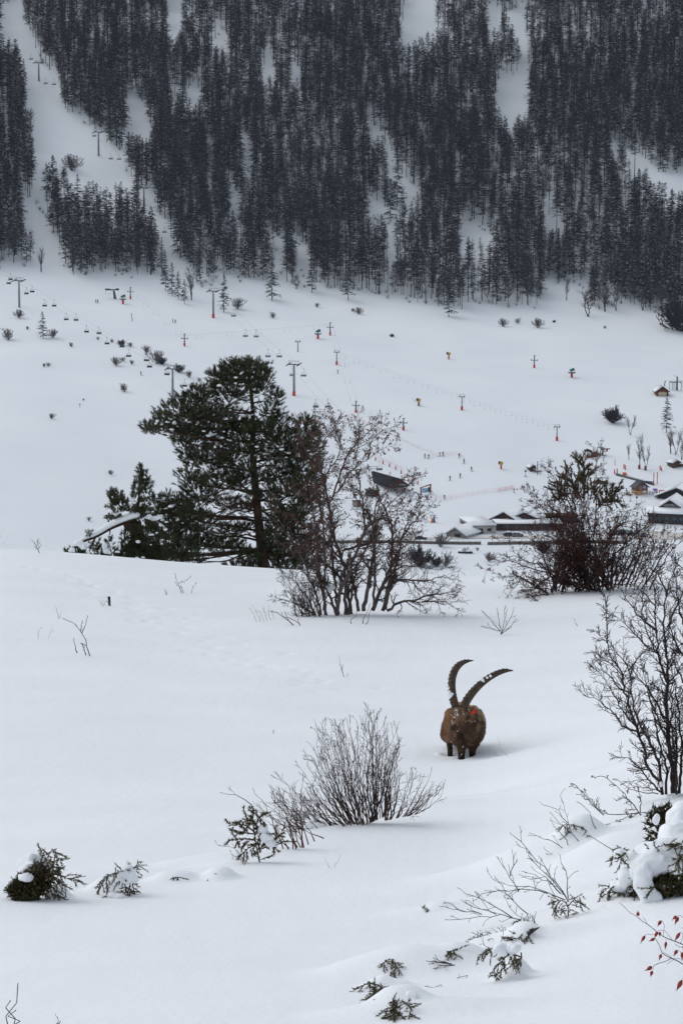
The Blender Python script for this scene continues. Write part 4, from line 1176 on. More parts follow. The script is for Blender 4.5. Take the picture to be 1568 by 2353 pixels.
for y in (1, 8, 15, 21): q.box((0, y, 1.0), (1.0, .8, 4.0))
q.build("column", 'concrete_dk', t)
q = TB(); q.box((0, L / 2, 2.2), (3.8, L - 2, .8)); q.build("machinery", 'dark_steel', t)
q = TB()
for x in (-3.4, -1.0, 1.2): q.segs([(x, L - 1, 4)], [(x, L - 1, 7.0)], .07, .07, 0, 4)
q.segs([(-3.4, L - 1, 7), (-3.4, L - 1, 6.2)], [(1.2, L - 1, 7), (1.2, L - 1, 6.2)], .07, .07, 0, 4); q.build("roof_frame", 'dark_steel', t)
p = G(856, 1141, 120); t = thing("operator_hut", "low dark flat-roofed hut behind the tangled shrub by the lift station", "hut", p, .1)
q = TB(); q.box((0, 1.5, 1), (4.4, 3, 2.4)); q.build("wall", 'wood_dark', t); q = TB(); q.box((0, 1.4, 2.3), (5.2, 3.8, .25)); q.build("roof", 'slate', t); opening(t, "window", -.6, .9, 1.6, .9, 'glass', -.03, .08, 'steel')
q = TB(); q.box((.8, .4, 2.5), (3.2, .5, .14)); q.build("roof_snow", 'snow_cap', t)
p = G(820, 1165, 120); t = thing("lift_cabin", "small greyish machine cabin behind the tangled shrub", "cabin", p, .2)
q = TB(); q.box((0, 1, .9), (2.6, 2, 2.2)); q.build("wall", 'concrete_dk', t); q = TB(); q.box((0, 1, 2.1), (3, 2.5, .2)); q.build("roof", 'slate', t); opening(t, "door", .5, 0, .9, 1.7, 'wood_red', -.03)
p = G(1037 - 402 + 402 - 0, 1226, 120)
# concrete garage and its low wing
p = G(1112, 1226, 120); u = mpp(p); t = thing("concrete_garage", "pale concrete building with a flat snowed roof and one dark garage door", "building", p, .20)
W, Hh, D = 54 * u, 17.5 * u, 18.0
q = TB(); q.box((0, D / 2, Hh / 2 - 1), (W, D, Hh + 2)); q.build("wall", 'concrete', t)
q = TB(); q.box((0, D / 2 - .1, Hh + .14), (W + .5, D + .6, .12)); q.build("roof", 'concrete_dk', t)
q = TB(); q.box((0, D / 2, Hh + .42), (W + .3, D + .4, .44)); q.build("roof_snow", 'snow_cap', t)
opening(t, "garage_door", -1.9, -.2, 2.6, 2.0, 'hole'); opening(t, "window", 1.6, .9, 1.2, .85, 'hole', -.05, .1, 'concrete_dk'); opening(t, "vent", -.2, .25, .3, .35, 'hole')
q = TB(); q.box((-W / 2 - .06, D / 2 + 1, 1.75), (.10, D - 4, 1.0)); b_ = q.build("window_band", 'hole', t)
q = TB()
for k in range(9): q.box((-W / 2 - .14, 3.2 + k * 1.75, 1.75), (.06, .12, 1.1))
q.box((-W / 2 - .14, D / 2 + 1, 1.2), (.06, D - 4, .1)); q.box((-W / 2 - .14, D / 2 + 1, 2.3), (.06, D - 4, .1)); q.build("mullions", 'concrete', b_)
q = TB(); q.segs([(W / 2 - 1.2, -.06, 0)], [(W / 2 - 1.2, -.06, Hh)], .06, .06, 0, 5); q.build("drainpipe", 'steel', t)
p = G(1046, 1234, 120); u = mpp(p); t = thing("low_wing", "low gabled concrete wing buried in snow next to the dark garage door", "building", p, -.55)
gable(t, 7.0, 13, .9, 3.0, 'concrete_dk', 'concrete', .6, .5, 'concrete_dk')
for k in range(3): q = TB(); q.box((3.53, 2 + k * 2.2, .4), (.08, 1.6, 1.1)); q.build("window", 'panel_white', t)
opening(t, "doorway", .6, -.3, 2.2, 1.5, 'hole')
# long dark timber block and chalets behind the berry bush
p = G(1214, 1219, 120); u = mpp(p); t = thing("timber_block", "long dark brown timber building with a snow strip roof behind the berry bush", "building", p, .06)
W = 150 * u; q = TB(); q.box((0, 4, .6), (W, 8, 3.2)); q.build("wall", 'wood_dark', t)
q = TB(); q.box((0, 3.8, 2.32), (W + .8, 9, .2)); q.build("roof", 'wood_black', t); q = TB(); q.box((0, 3.8, 2.62), (W + .6, 8.8, .38)); q.build("roof_snow", 'snow_cap', t)
for k in range(7):
    opening(t, "window", -W / 2 + 2.2 + k * 2.9, .7, 1.3, .9, 'glass', -.03, .08, 'wood_black')
p = G(1202, 1206, 120); u = mpp(p); t = thing("brown_chalet", "dark brown chalet gable rising behind the long timber building", "chalet", p, -.05)
gable(t, 70 * u, 12, 13 * u, 28 * u, 'wood_red', 'wood_black', .9, .4, 'wood_black'); opening(t, "window", -.9, 2.4, 1.5, .8, 'glass', -.04, .1, 'wood_dark'); opening(t, "window", 1.6, 2.2, 1.3, .8, 'glass', -.04, .1, 'wood_dark')
q = TB(); q.box((-.4, 3, 30 * u), (.9, .9, 1.4)); q.build("chimney", 'concrete_dk', t)
p = G(1158, 1205, 120); t = thing("snowy_chalet", "wide snow-covered roof with one dark sloping fascia beside the brown chalet", "chalet", p, -.5)
gable(t, 9, 14, 1.6, 4.0, 'wood_dark', 'wood_black', .9, .6, 'wood_black')
p = G(1290, 1202, 120); t = thing("dark_shed", "dark low shed half hidden by the berry bush", "shed", p, .05)
q = TB(); q.box((0, 2.5, 1), (10, 5, 3)); q.build("wall", 'wood_black', t); q = TB(); q.box((0, 2.3, 2.65), (11, 6, .3)); q.build("roof", 'wood_dark', t)
# hall with the sign
p = G(1534, 1204, 120); u = mpp(p); rz = -.28; t = thing("village_hall", "dark timber hall with a snowy lean-to and white lettering on its gable", "hall", p, rz)
W = 15.0
gable(t, 66 * u / math.cos(rz), 14, 44 * u - 2.2, 54 * u - .4, 'wood_black', 'wood_black', .6, .6, 'wood_black', 3.0)
q = TB(); q.box((0.6, 1.55, 1.5), (W, 3.0, 5.0)); q.build("lower_wall", 'wood_black', t)
q = TB(); q.hexa([(-W / 2 - .3, -.6, 3.6), (W / 2 + 2, -.6, 3.6), (W / 2 + 2, 2.95, 5.0), (-W / 2 - .3, 2.95, 5.0), (-W / 2 - .3, -.6, 4.1), (W / 2 + 2, -.6, 4.1), (W / 2 + 2, 2.95, 5.55), (-W / 2 - .3, 2.95, 5.55)]); q.build("lean_to_snow", 'snow_cap', t)
for k in range(6): opening(t, "window", -W / 2 + 1.9 + k * 2.45, .9, 1.7, 1.7, 'glass', .02, .08)
for k in range(7):
    q = TB(); q.box((-W / 2 + .75 + k * 2.45, -.02, 1.6), (.22, .16, 3.8)); q.build("pillar", 'wood_dark', t)
fc = bpy.data.curves.new("sign_text", 'FONT'); fc.body = "SALLE DU LÔPE"; fc.size = 1.05; fc.extrude = .03; fc.align_x = 'CENTER'
fo_ = bpy.data.objects.new("sign_text", fc); COL.objects.link(fo_); dg = bpy.context.evaluated_depsgraph_get(); dg.update()
me = bpy.data.meshes.new_from_object(fo_.evaluated_get(dg)); bpy.data.objects.remove(fo_); me.materials.clear(); me.materials.append(M['letter'])
o = link("lettering", me, t); o.rotation_euler = (math.pi / 2, 0, 0); o.location = (.7, 2.88, 5.72)
q = TB(); q.ell((-3.9, 2.86, 6.0), (.35, .04, .3), 0, 1); q.build("emblem", 'letter', t)
p = G(1491, 1187, 120); t = thing("terrace", "railed wooden terrace with slanting struts at the side of the hall", "terrace", p, -.28)
q = TB(); q.box((0, 1.5, .1), (4.6, 3.4, .5)); q.build("deck", 'concrete', t)
q = TB(); q.segs([(-2.9, 0, 2.6)], [(2.2, 0, 2.6)], .1, .1, 0, 4); q.build("rail", 'wood_dark', t)
for a, b in (((-2.9, 2.6), (-1.9, .3)), ((-1.5, 2.6), (-1.5, .3)), ((-1.5, 2.6), (-.4, .3)), ((-.1, 2.6), (-.1, .3)), ((1.2, 2.6), (1.2, .3))):
    q = TB(); q.segs([(a[0], 0, a[1])], [(b[0], 0, b[1])], .11, .11, 0, 4); q.build("strut", 'wood_dark', t)
p = G(1553, 1150, 120); t = thing("snowy_house", "big snow-roofed house with a dark verge behind the hall", "house", p, -.35)
gable(t, 13.5, 14, 1.4, 4.2, 'wood_black', 'wood_black', .9, .6, 'wood_black')
# decorated ski school chalet
p = G(1474, 1136.5, 120); u = mpp(p); rz = .42; t = thing("ski_school_chalet", "small chalet with tan lower walls, grey roof and round picture on its gable", "chalet", p, rz)
W, D, he, hr = 4.3, 3.8, 2.75, 4.3
q = TB(); q.box((0, D / 2, .35), (W, D, 2.2)); q.build("lower_wall", 'wood_tan', t)
q = TB(); q.prism([(-W / 2, 1.454), (W / 2, 1.454), (W / 2, he), (0, hr), (-W / 2, he)], .01, D - .01); q.build("upper_wall", 'wood_red', t)
for s in (-1, 1):
    a, b = ((0, hr + .05), (s * (W / 2 + .6), he - .35)); a, b = (a, b) if s > 0 else (b, a)
    q = TB(); q.prism([a, b, (b[0], b[1] + .2), (a[0], a[1] + .2)], -.5, D + .4); q.build("roof", 'slate', t)
q = TB(); q.tube([(-.75, -.02, 2.5), (-.75, -.1, 2.5)], .58, 16); o = q.build("round_sign", 'yellow_paint', t); q = TB(); q.tube([(-.75, -.104, 2.5), (-.75, -.14, 2.5)], .34, 12); q.build("picture", 'wood_red', o)
opening(t, "panel", .75, 2.2, 1.1, 1.0, 'panel_blue', -.04); opening(t, "notice", .85, .55, 1.3, .95, 'panel_white', -.04)
for k in range(2): q = TB(); q.box((-W / 2 - .03, 1 + k * 1.7, 1.95), (.08, .9, .7)); q.build("window", 'glass', t)
# gazebo
p = G(1385, 1113, 120); t = thing("gazebo", "open timber gazebo under a thick slab of snow", "gazebo", p, .12)
q = TB()
for x in (-1.5, -.4, 1.5):
    for y in (0, 2.4): q.box((x, y, 1.0), (.18, .18, 2.6))
q.build("post", 'wood_dark', t); q = TB(); q.box((0, 0, .55), (3.0, .12, .9)); q.box((0, 2.4, .55), (3, .12, .9)); q.build("parapet", 'wood_dark', t)
q = TB(); q.box((0, 1.2, 2.35), (3.7, 3.4, .14)); q.build("roof", 'wood_dark', t); q = TB(); q.hexa([(-1.9, -.55, 2.43), (1.9, -.55, 2.43), (1.9, 2.95, 2.43), (-1.9, 2.95, 2.43), (-1.5, -.1, 3.2), (1.5, -.1, 3.2), (1.5, 2.5, 3.2), (-1.5, 2.5, 3.2)]); q.build("roof_snow", 'snow_cap', t)
# fences, conveyor, figures of the snow garden
def rail_fence(poly, label, h=1.0, n_rail=2, m='wood_dark'):
    pts = np.array([G(x, y, 120) for x, y in poly]); t = thing("rail_fence", label, "fence", pts[0]); pts = pts - pts[0]
    for k in range(n_rail):
        q = TB(); z = np.array([0, 0, h * (k + 1) / n_rail]); q.segs(pts[:-1] + z, pts[1:] + z, .07, .07, 0, 4); q.build("rail", m, t)
    for x in pts:
        q = TB(); q.box((x[0], x[1], h / 2), (.16, .16, h + .4)); q.build("post", m, t)
rail_fence([(1393, 1114), (1400, 1119), (1408, 1124)], "sloping rail fence running down from the gazebo")
rail_fence([(1425, 1137), (1433, 1139), (1441, 1139.5), (1450, 1139), (1459, 1138)], "low rail fence in front of the black animal figure")
rail_fence([(1491, 1136), (1498, 1137), (1506, 1138), (1513, 1139)], "low rail fence between the decorated chalet and the red frame")
a, b = G(1414, 1091, 120), G(1500, 1114, 120); t = thing("conveyor_belt", "long narrow conveyor lift sloping down behind the decorated chalet", "conveyor", a)
v = b - a; q = TB(); n_ = np.array([-v[1], v[0], 0]); n_ /= np.linalg.norm(n_); hgt = np.array([0, 0, .5])
q.hexa([np.zeros(3) - n_ * .5, v - n_ * .5, v + n_ * .5, n_ * .5, -n_ * .5 + hgt, v - n_ * .5 + hgt, v + n_ * .5 + hgt, n_ * .5 + hgt]); q.build("belt", 'dark_steel', t)
q = TB(); q.segs([hgt - n_ * .5 + (0, 0, .45)], [v - n_ * .5 + hgt + (0, 0, .45)], .05, .05, 0, 4)
for f in np.linspace(0, 1, 12): q.segs([v * f - n_ * .5 + hgt], [v * f - n_ * .5 + hgt + (0, 0, .45)], .04, .04, 0, 4)
q.build("handrail", 'steel', t)
p = G(1490, 1110, 120); t = thing("tube_slide", "short dark ribbed slide next to the lower end of the conveyor", "slide", p, -.5); q = TB()
for k in range(10): q.box((-1.35 + k * .3, 0, .6), (.24, .7, .25), 0)
q.build("tread", 'black', t); q = TB(); q.box((0, 0, .4), (3.1, .5, .12)); q.build("base", 'dark_steel', t)
p = G(1434, 1092, 120); q = TB(); q.hexa([(-.75, 0, 0), (.7, 0, -.05), (.7, 1, -.05), (-.75, 1, 0), (-.7, .1, 1.1), (.65, .1, .9), (.65, .8, .9), (-.7, .8, 1.1)]); o = q.build("padding_block", 'sheet_orange'); o.location = p
tag(o, "orange-red padded block at the top of the conveyor", "padding")
p = G(1438.5, 1136, 120); t = thing("animal_figure", "black sitting animal figure with a white face on the fence line", "figure", p, 0)
q = TB(); q.ell((0, 0, .75), (.5, .45, .75)); q.tube([(-.1, 0, 1.2), (-.2, 0, 1.9)], [.28, .2], 8); q.ell((-.25, 0, 2.05), (.24, .24, .28)); q.tube([(.3, 0, .5), (.9, 0, .7), (1.1, 0, 1.4)], [.2, .14, .06], 7); me = remesh(q, .07, 2); me.materials.clear(); me.materials.append(M['black']); link("body", me, t)
q = TB(); q.ell((-.25, -.2, 1.75), (.18, .1, .2)); q.ell((-.05, -.4, .9), (.25, .1, .45)); q.build("white_patch", 'panel_white', t); q = TB(); q.box((.35, -.1, .02), (1.9, .9, .4)); q.build("plinth", 'wood_tan', t)
p = G(1504, 1130, 120); t = thing("purple_figure", "purple rounded animal figure beside the decorated chalet", "figure", p, 0)
q = TB(); q.ell((.1, 0, .8), (.75, .45, .5)); q.ell((-.6, -.05, .95), (.4, .35, .35)); q.ell((-.8, -.1, .8), (.25, .3, .22))
for x in (-.35, .55): q.tube([(x, -.2, .6), (x, -.2, 0)], .17, 7); q.tube([(x, .2, .6), (x, .2, 0)], .17, 7)
for s in (-1, 1): q.ell((-.5, s * .22, 1.3), (.1, .08, .13), 0, 1)
me = remesh(q, .06, 2); me.materials.clear(); me.materials.append(M['purple']); link("body", me, t)
p = G(1513, 1139, 120); t = thing("red_gate", "red L-shaped timing gate next to the fence by the hall", "gate", p, .05)
q = TB(); q.box((0, 0, .9), (.35, .3, 2.2)); q.build("post", 'red_pad', t); q = TB(); q.box((1.3, 0, 1.85), (2.2, .3, .35)); q.build("beam", 'red_pad', t)
p = G(1430, 1191, 120); t = thing("wooden_goal", "goal-like wooden frame with a slanting pole by the car park", "goal", p, .05)
q = TB(); q.segs([(-2.3, 0, 2.6)], [(1.3, 0, 2.45)], .1, .1, 0, 4); q.build("beam", 'wood_dark', t)
for a, b in (((-2.2, 2.6), (-2.2, -.2)), ((-.6, 2.5), (-.6, -.2)), ((.0, .2), (1.3, 2.5)), ((1.3, 2.45), (2.7, 3.1))):
    q = TB(); q.segs([(a[0], 0, a[1])], [(b[0], 0, b[1])], .10, .10, 0, 4); q.build("post", 'wood_dark', t)
# small barn uphill
p = G(1553, 1074, 120); u = mpp(p); t = thing("small_barn", "small grey-brown barn with a snowy roof at the edge of the thicket", "barn", p, .55)
gable(t, 3.2, 3.4, 1.6, 2.4, 'wood_dark', 'wood_dark', .35, .35, 'wood_dark'); q = TB(); q.box((2.3, .3, .5), (1.7, 1.6, 1.5)); q.build("annex", 'wood_dark', t); q = TB(); q.box((2.3, .2, 1.45), (2.1, 2.0, .3)); q.build("annex_snow", 'snow_cap', t)
# road, retaining wall, cars
def ribbon(name, poly, w, m, lift):
    pts = np.array([G(x, y, 120) for x, y in poly]); f = np.gradient(pts, axis=0); f[:, 2] = 0; f /= np.linalg.norm(f, axis=1, keepdims=True)
    s = np.column_stack([-f[:, 1], f[:, 0], np.zeros(len(f))]); V = []
    for k in range(len(pts)):
        for e in np.linspace(-1, 1, 5):
            xy = pts[k] + s[k] * w * e; V.append((xy[0], xy[1], float(height(xy[0], xy[1])) + lift))
    T = []
    for k in range(len(pts) - 1):
        for e in range(4):
            a = k * 5 + e; T += [(a, a + 5, a + 1), (a + 1, a + 5, a + 6)]
    return tag(TB().add(V, T).build(name, m, None, True), kind='structure')
ribbon("road", [(700 + 35 * k, 1242 - 7 * math.sin(k * .1)) for k in range(27)], 1.7, 'road', .12)
ribbon("car_park", [(1395 + 14 * k, 1222 + .8 * k) for k in range(16)], 4.5, 'road', .16)
def wall_run(xs, y, h, label):
    pts = np.array([G(x, y + 2.0 * math.sin(x * .013), 120) for x in xs]); base = pts[0].copy(); t = thing("retaining_wall", label, "wall", base); pts = pts - base
    q = TB()
    for a, b in zip(pts[:-1], pts[1:]):
        q.hexa([a + (0, 0, -.5), b + (0, 0, -.5), b + (0, .5, -.5), a + (0, .5, -.5), a + (0, 0, h), b + (0, 0, h), b + (0, .5, h), a + (0, .5, h)])
    q.build("stonework", 'wall_stone', t)
    q = TB()
    for k, (a, b) in enumerate(zip(pts[:-1], pts[1:])):
        e = h + .004; w_ = .25 + .25 * R.random(); q.hexa([a + (0, .1, e), b + (0, .1, e), b + (0, .9, e), a + (0, .9, e), a + (0, .2, e + w_), b + (0, .2, e + w_), b + (0, .8, e + w_), a + (0, .8, e + w_)])
    q.build("snow_ledge", 'snow_cap', t)
wall_run(np.linspace(740, 1104, 30), 1249, .85, "long low dark wall along the road, seen through the tangled shrub")
wall_run(np.linspace(1119, 1440, 26), 1250, .9, "dark roadside wall running behind the berry bush after the gap")
def car(vx, vy, rz, label, body, snow):
    p = G(vx, vy, 120); t = thing("parked_car", label, "car", p, rz, "cars parked in the village", .95)
    q = TB(); prof = [(-2.0, .35), (2.0, .35), (2.05, .75), (1.85, .95), (.95, 1.02), (.45, 1.42), (-1.0, 1.45), (-1.85, 1.0), (-2.05, .8)]
    # convex parts: lower hull and cabin
    q.prism([(-2.05, .35), (2.05, .35), (2.08, .75), (1.9, .95), (-1.95, 1.0), (-2.08, .8)], -.86, .86); q.build("body", body, t)
    q = TB(); q.prism([(-1.75, .99), (1.05, .985), (.45, 1.42), (-1.15, 1.45)], -.74, .74); q.build("window", 'glass', t)
    q = TB(); q.prism([(-1.12, 1.454), (.45, 1.424), (.4, 1.5), (-1.05, 1.53)], -.72, .72); q.build("roof", body, t)
    for x in (-1.3, 1.3):
        for s in (-1, 1):
            q = TB(); q.tube([(x, s * .70, .33), (x, s * .90, .33)], .33, 12); w_ = q.build("wheel", 'black', t)
    for s in (-.6, .6):
        q = TB(); q.box((2.06, s, .72), (.06, .35, .15)); q.build("headlight", 'panel_white', t)
    if snow:
        q = TB(); q.prism([(-1.05, 1.535), (.4, 1.505), (.3, 1.75), (-.95, 1.78)], -.68, .68); q.build("snow_cover", 'snow_cap', t)
M['car_blue'] = mat("blue_car_paint", (.03, .06, .14), .3, None, 1); M['car_dark'] = mat("black_car_paint", (.02, .022, .025), .3, None, 1); M['car_grey'] = mat("grey_car_paint", (.14, .14, .15), .35, None, 1)
for a in ((1416, 1226, 1.3, "grey parked car under a cap of snow, beside the blue one", 'car_grey', True), (1431, 1226, 1.35, "blue parked car between the snow-capped and the black one", 'car_blue', False),
          (1446, 1228, 1.3, "black parked car beside the blue one", 'car_dark', False), (1461, 1227, 1.3, "dark grey parked car partly behind bare twigs", 'car_grey', True), (1476, 1233, 1.4, "dark blue parked car at the end of the row", 'car_blue', False),
          (966, 1241, .05, "black car driving on the road behind the wall near the tangled shrub", 'car_dark', False), (1170, 1232, .05, "dark car parked in front of the long timber building", 'car_dark', True), (1188, 1233, .05, "grey car parked in front of the long timber building", 'car_grey', True)):
    car(*a)
p = G(1068, 1271, 120); t = thing("snowy_culvert", "dark hollow under a snow lip below the road", "culvert", p); q = TB(); q.box((0, .3, .2), (4.6, .8, .6)); q.build("opening", 'hole', t); q = TB(); q.ell((0, .4, .9), (2.6, 1.2, .5)); q.build("snow_lip", 'snow_cap', t, True)
# ---------------------------------------------------------------- near vegetation
M['needle'] = mat("pine_needles", (.024, .031, .013), .6, (.052, .060, .026), 1.6, spec=.25)
M['needle_b'] = mat("young_pine_needles", (.045, .055, .022), .6, (.090, .098, .042), 2.5, spec=.25)
M['pine_bark'] = mat("pine_bark", (.038, .019, .013), .85, (.085, .042, .027), 3.0, .5, 12)
M['pine_twig'] = mat("grey_pine_twigs", (.07, .055, .05), .85, (.15, .12, .105), 4)
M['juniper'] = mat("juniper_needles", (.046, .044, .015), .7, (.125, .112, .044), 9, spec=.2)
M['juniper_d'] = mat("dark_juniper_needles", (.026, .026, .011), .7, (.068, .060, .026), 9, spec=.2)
M['juniper_br'] = mat("brown_juniper_needles", (.055, .028, .010), .7, (.10, .06, .02), 9, spec=.2)
M['berry'] = mat("dark_red_berries", (.07, .010, .008), .5, (.14, .02, .015), 20)
M['red_twig2'] = mat("dark_red_twigs", (.022, .014, .012), .75, (.070, .034, .026), 3, spec=.25)
M['leaf'] = mat("withered_leaves", (.10, .035, .02), .8, (.17, .075, .04), 15)
M['hip'] = mat("rose_hip_skin", (.20, .006, .008), .32, (.30, .018, .010), 90, spec=.5)
M['sepal'] = mat("dry_sepals", (.05, .022, .018), .8)
M['rose_stem'] = mat("rose_stem_bark", (.04, .022, .024), .6, (.08, .04, .038), 40)

def resample(pts, n):
    pts = np.asarray(pts, float); s = np.concatenate([[0], np.cumsum(np.linalg.norm(np.diff(pts, axis=0), axis=1))])
    f = np.linspace(0, s[-1], n); o = np.stack([np.interp(f, s, pts[:, k]) for k in range(pts.shape[1])], 1)
    if n > 4:
        o[1:-1] = (o[:-2] + 2 * o[1:-1] + o[2:]) / 4
    return o
def place_line(poly, d, rg, depth=0.0, dfun=None):
    """picture polyline -> points in space near distance d; depth = how far the tip leans to or from us"""
    poly = np.asarray(poly, float); n = len(poly); s = np.linspace(0, 1, n)
    dd = d + depth * s
    if dfun:                                   # never under the snow: come forward where the slope does
        dd = [min(v, hyp(G(x, y)) - dfun) if k else v for k, ((x, y), v) in enumerate(zip(poly, dd))]
    return np.array([P(x, y, v) for (x, y), v in zip(poly, dd)])
def stems_from(polys, d, r0s, rg, depth, S, tips, c, big, seg=0.10, side=1.0, dfun=None):
    """thick stems go to `big` (tube list), side twigs are grown into S"""
    for k, poly in enumerate(polys):
        r0 = r0s[k] if isinstance(r0s, (list, tuple)) else r0s
        W = place_line(poly, d + rg.uniform(-.25, .25) * depth, rg, rg.uniform(-1, 1) * depth, dfun)
        L = np.linalg.norm(np.diff(W, axis=0), axis=1).sum(); n = max(5, int(L / seg))
        W = resample(W, n); W[1:-1] += np.array([[rg.gauss(0, seg * .12) for _ in range(3)] for _ in range(n - 2)])
        rr = np.maximum(r0 * (1 - np.linspace(0, 1, n)) ** .8, c['rmin'] * 1.2)
        big.append((W, rr))
        for i in range(max(1, int(n * c.get('from', .15))), n):
            k_ = c['dens'] * side * (seg / .10); k_ = int(k_) + (rg.random() < k_ - int(k_))
            for _ in range(k_):
                t_ = Vector(W[i] - W[i - 1]).normalized()
                a = c['ang'] * rg.uniform(.6, 1.4); bd = (t_ * math.cos(a) + rnd_perp(t_, rg) * math.sin(a)).normalized()
                grow(S, tips, Vector(W[i]), bd, c['L'] * rg.uniform(.35, 1.15) * (1.1 - .5 * i / n), max(rr[i] * .55, c['rmin']), 0, rg, c)
        tips.append((tuple(W[-1]), tuple((W[-1] - W[-2]) / np.linalg.norm(W[-1] - W[-2]))))
def rel(A, base): return np.asarray(A) - np.asarray(base)
def finish_shrub(t, base, big, S, mat_big, mat_twig, sides=6):
    q = TB()
    for W, rr in big: q.tube(rel(W, base), rr, sides)
    q.build("stems", mat_big, t, True)
    if S:
        A, B, r0, r1 = seg_arrays(S); q = TB(); q.segs(rel(A, base), rel(B, base), r0, r1); q.build("twigs", mat_twig, t)['kind'] = 'stuff'
def dots(t, base, tips, name, m, size, frac, rg, long=1.0):
    q = TB(); v, tr_ = ICO[1]
    v = v[:]; n = 0
    for p, d in tips:
        if rg.random() < frac:
            s = size * rg.uniform(.6, 1.3)
            q.ell(rel(p, base) + (rg.gauss(0, s), rg.gauss(0, s), -s * .6), (s, s, s * long), 0, 1, .15); n += 1
    if n: q.build(name, m, t)['kind'] = 'stuff'
def leaves(t, base, tips, name, m, size, frac, rg, per=1):
    A = []
    for p, d in tips:
        for _ in range(per):
            if rg.random() < frac:
                c = rel(p, base) + np.array([rg.gauss(0, size * .5) for _ in range(3)])
                a = np.array([rg.gauss(0, 1) for _ in range(3)]); a /= np.linalg.norm(a); b = np.cross(a, [rg.gauss(0, 1) for _ in range(3)]); b /= np.linalg.norm(b)
                A += [[c, c + a * size + b * size * .3, c + a * size * 1.4 - np.array([0, 0, size * .4])], [c, c + a * size * 1.4 - np.array([0, 0, size * .4]), c + a * size - b * size * .3]]
    if A: q = TB(); q.tris(np.array(A)); q.build(name, m, t)['kind'] = 'stuff'
def cap(t, base, spots, name="snow_cap", hump=False, merged=False):
    if merged:                                # pillows grown together into one drift
        q = TB()
        for (c, r) in spots:
            q.ell(rel(c, base), r, 0, 3)
        me = remesh(q, .009, 9); me.materials.clear(); me.materials.append(M["snow_cap"])
        V = np.empty(len(me.vertices) * 3); me.vertices.foreach_get("co", V); V = V.reshape(-1, 3); N_ = np.empty(len(me.vertices) * 3); me.vertices.foreach_get("normal", N_); N_ = N_.reshape(-1, 3)
        V = V + N_ * (.045 * vnoise(V[:, 0] * 9, V[:, 2] * 9 + V[:, 1] * 6) + .016 * vnoise(V[:, 0] * 26, V[:, 2] * 26 + V[:, 1] * 20))[:, None]; me.vertices.foreach_set("co", V.ravel()); me.update()
        me.polygons.foreach_set("use_smooth", np.ones(len(me.polygons), bool)); link(name, me, t)
        return
    """pillows of snow lying on a plant; those that reach the ground become humps of the slope itself"""
    for (c, r) in spots:
        c = np.asarray(c, float); g = float(height(c[0], c[1], True))
        if hump and c[2] - r[2] < g + .05:
            h = max(c[2] + r[2] - g, .02)
            BUMPS.append((c[0], c[1] + .05, max(r[0], .06) * 1.25, max(r[1], .09) * 1.3, 0, min(h * .8, .13))); continue
        rr = random.Random(int(abs(c[0] * 7919 + c[2] * 104729)))
        q = TB(); q.ell(rel(c, base), (r[0] * .85, r[1] * .85, r[2] * .8), 0, 2)
        for _ in range(5):
            a_ = rr.uniform(0, 6.28); f = rr.uniform(.35, .75); k = rr.uniform(.3, .6)
            q.ell(rel(c, base) + (math.cos(a_) * f * r[0], math.sin(a_) * f * r[1], r[2] * rr.uniform(-.5, .35)), (r[0] * k, r[1] * k, r[2] * k * 1.1), 0, 2)
        me = remesh(q, max(max(r) / 10, .0035), 2); me.materials.clear(); me.materials.append(M['snow_cap'])
        V = np.empty(len(me.vertices) * 3); me.vertices.foreach_get("co", V); V = V.reshape(-1, 3); L = V - rel(c, base); k1, k2 = 2.2 / max(r), 5.5 / max(r); sd = rr.uniform(0, 50)
        amp = (.22 if not merged else .10) * vnoise(L[:, 0] * k1 + sd, L[:, 2] * k1 + L[:, 1] * k1 * .7) + .05 * vnoise(L[:, 0] * k2 + sd, L[:, 2] * k2 + L[:, 1] * k2)
        V = V + L * amp[:, None]; me.vertices.foreach_set("co", V.ravel()); me.update()
        me.polygons.foreach_set("use_smooth", np.ones(len(me.polygons), bool)); link(name, me, t)
X2 = lambda z: (583.6 + z[0] * .335, 933.7 + z[1] * .335)
XA = lambda L: [X2(z) for z in L]

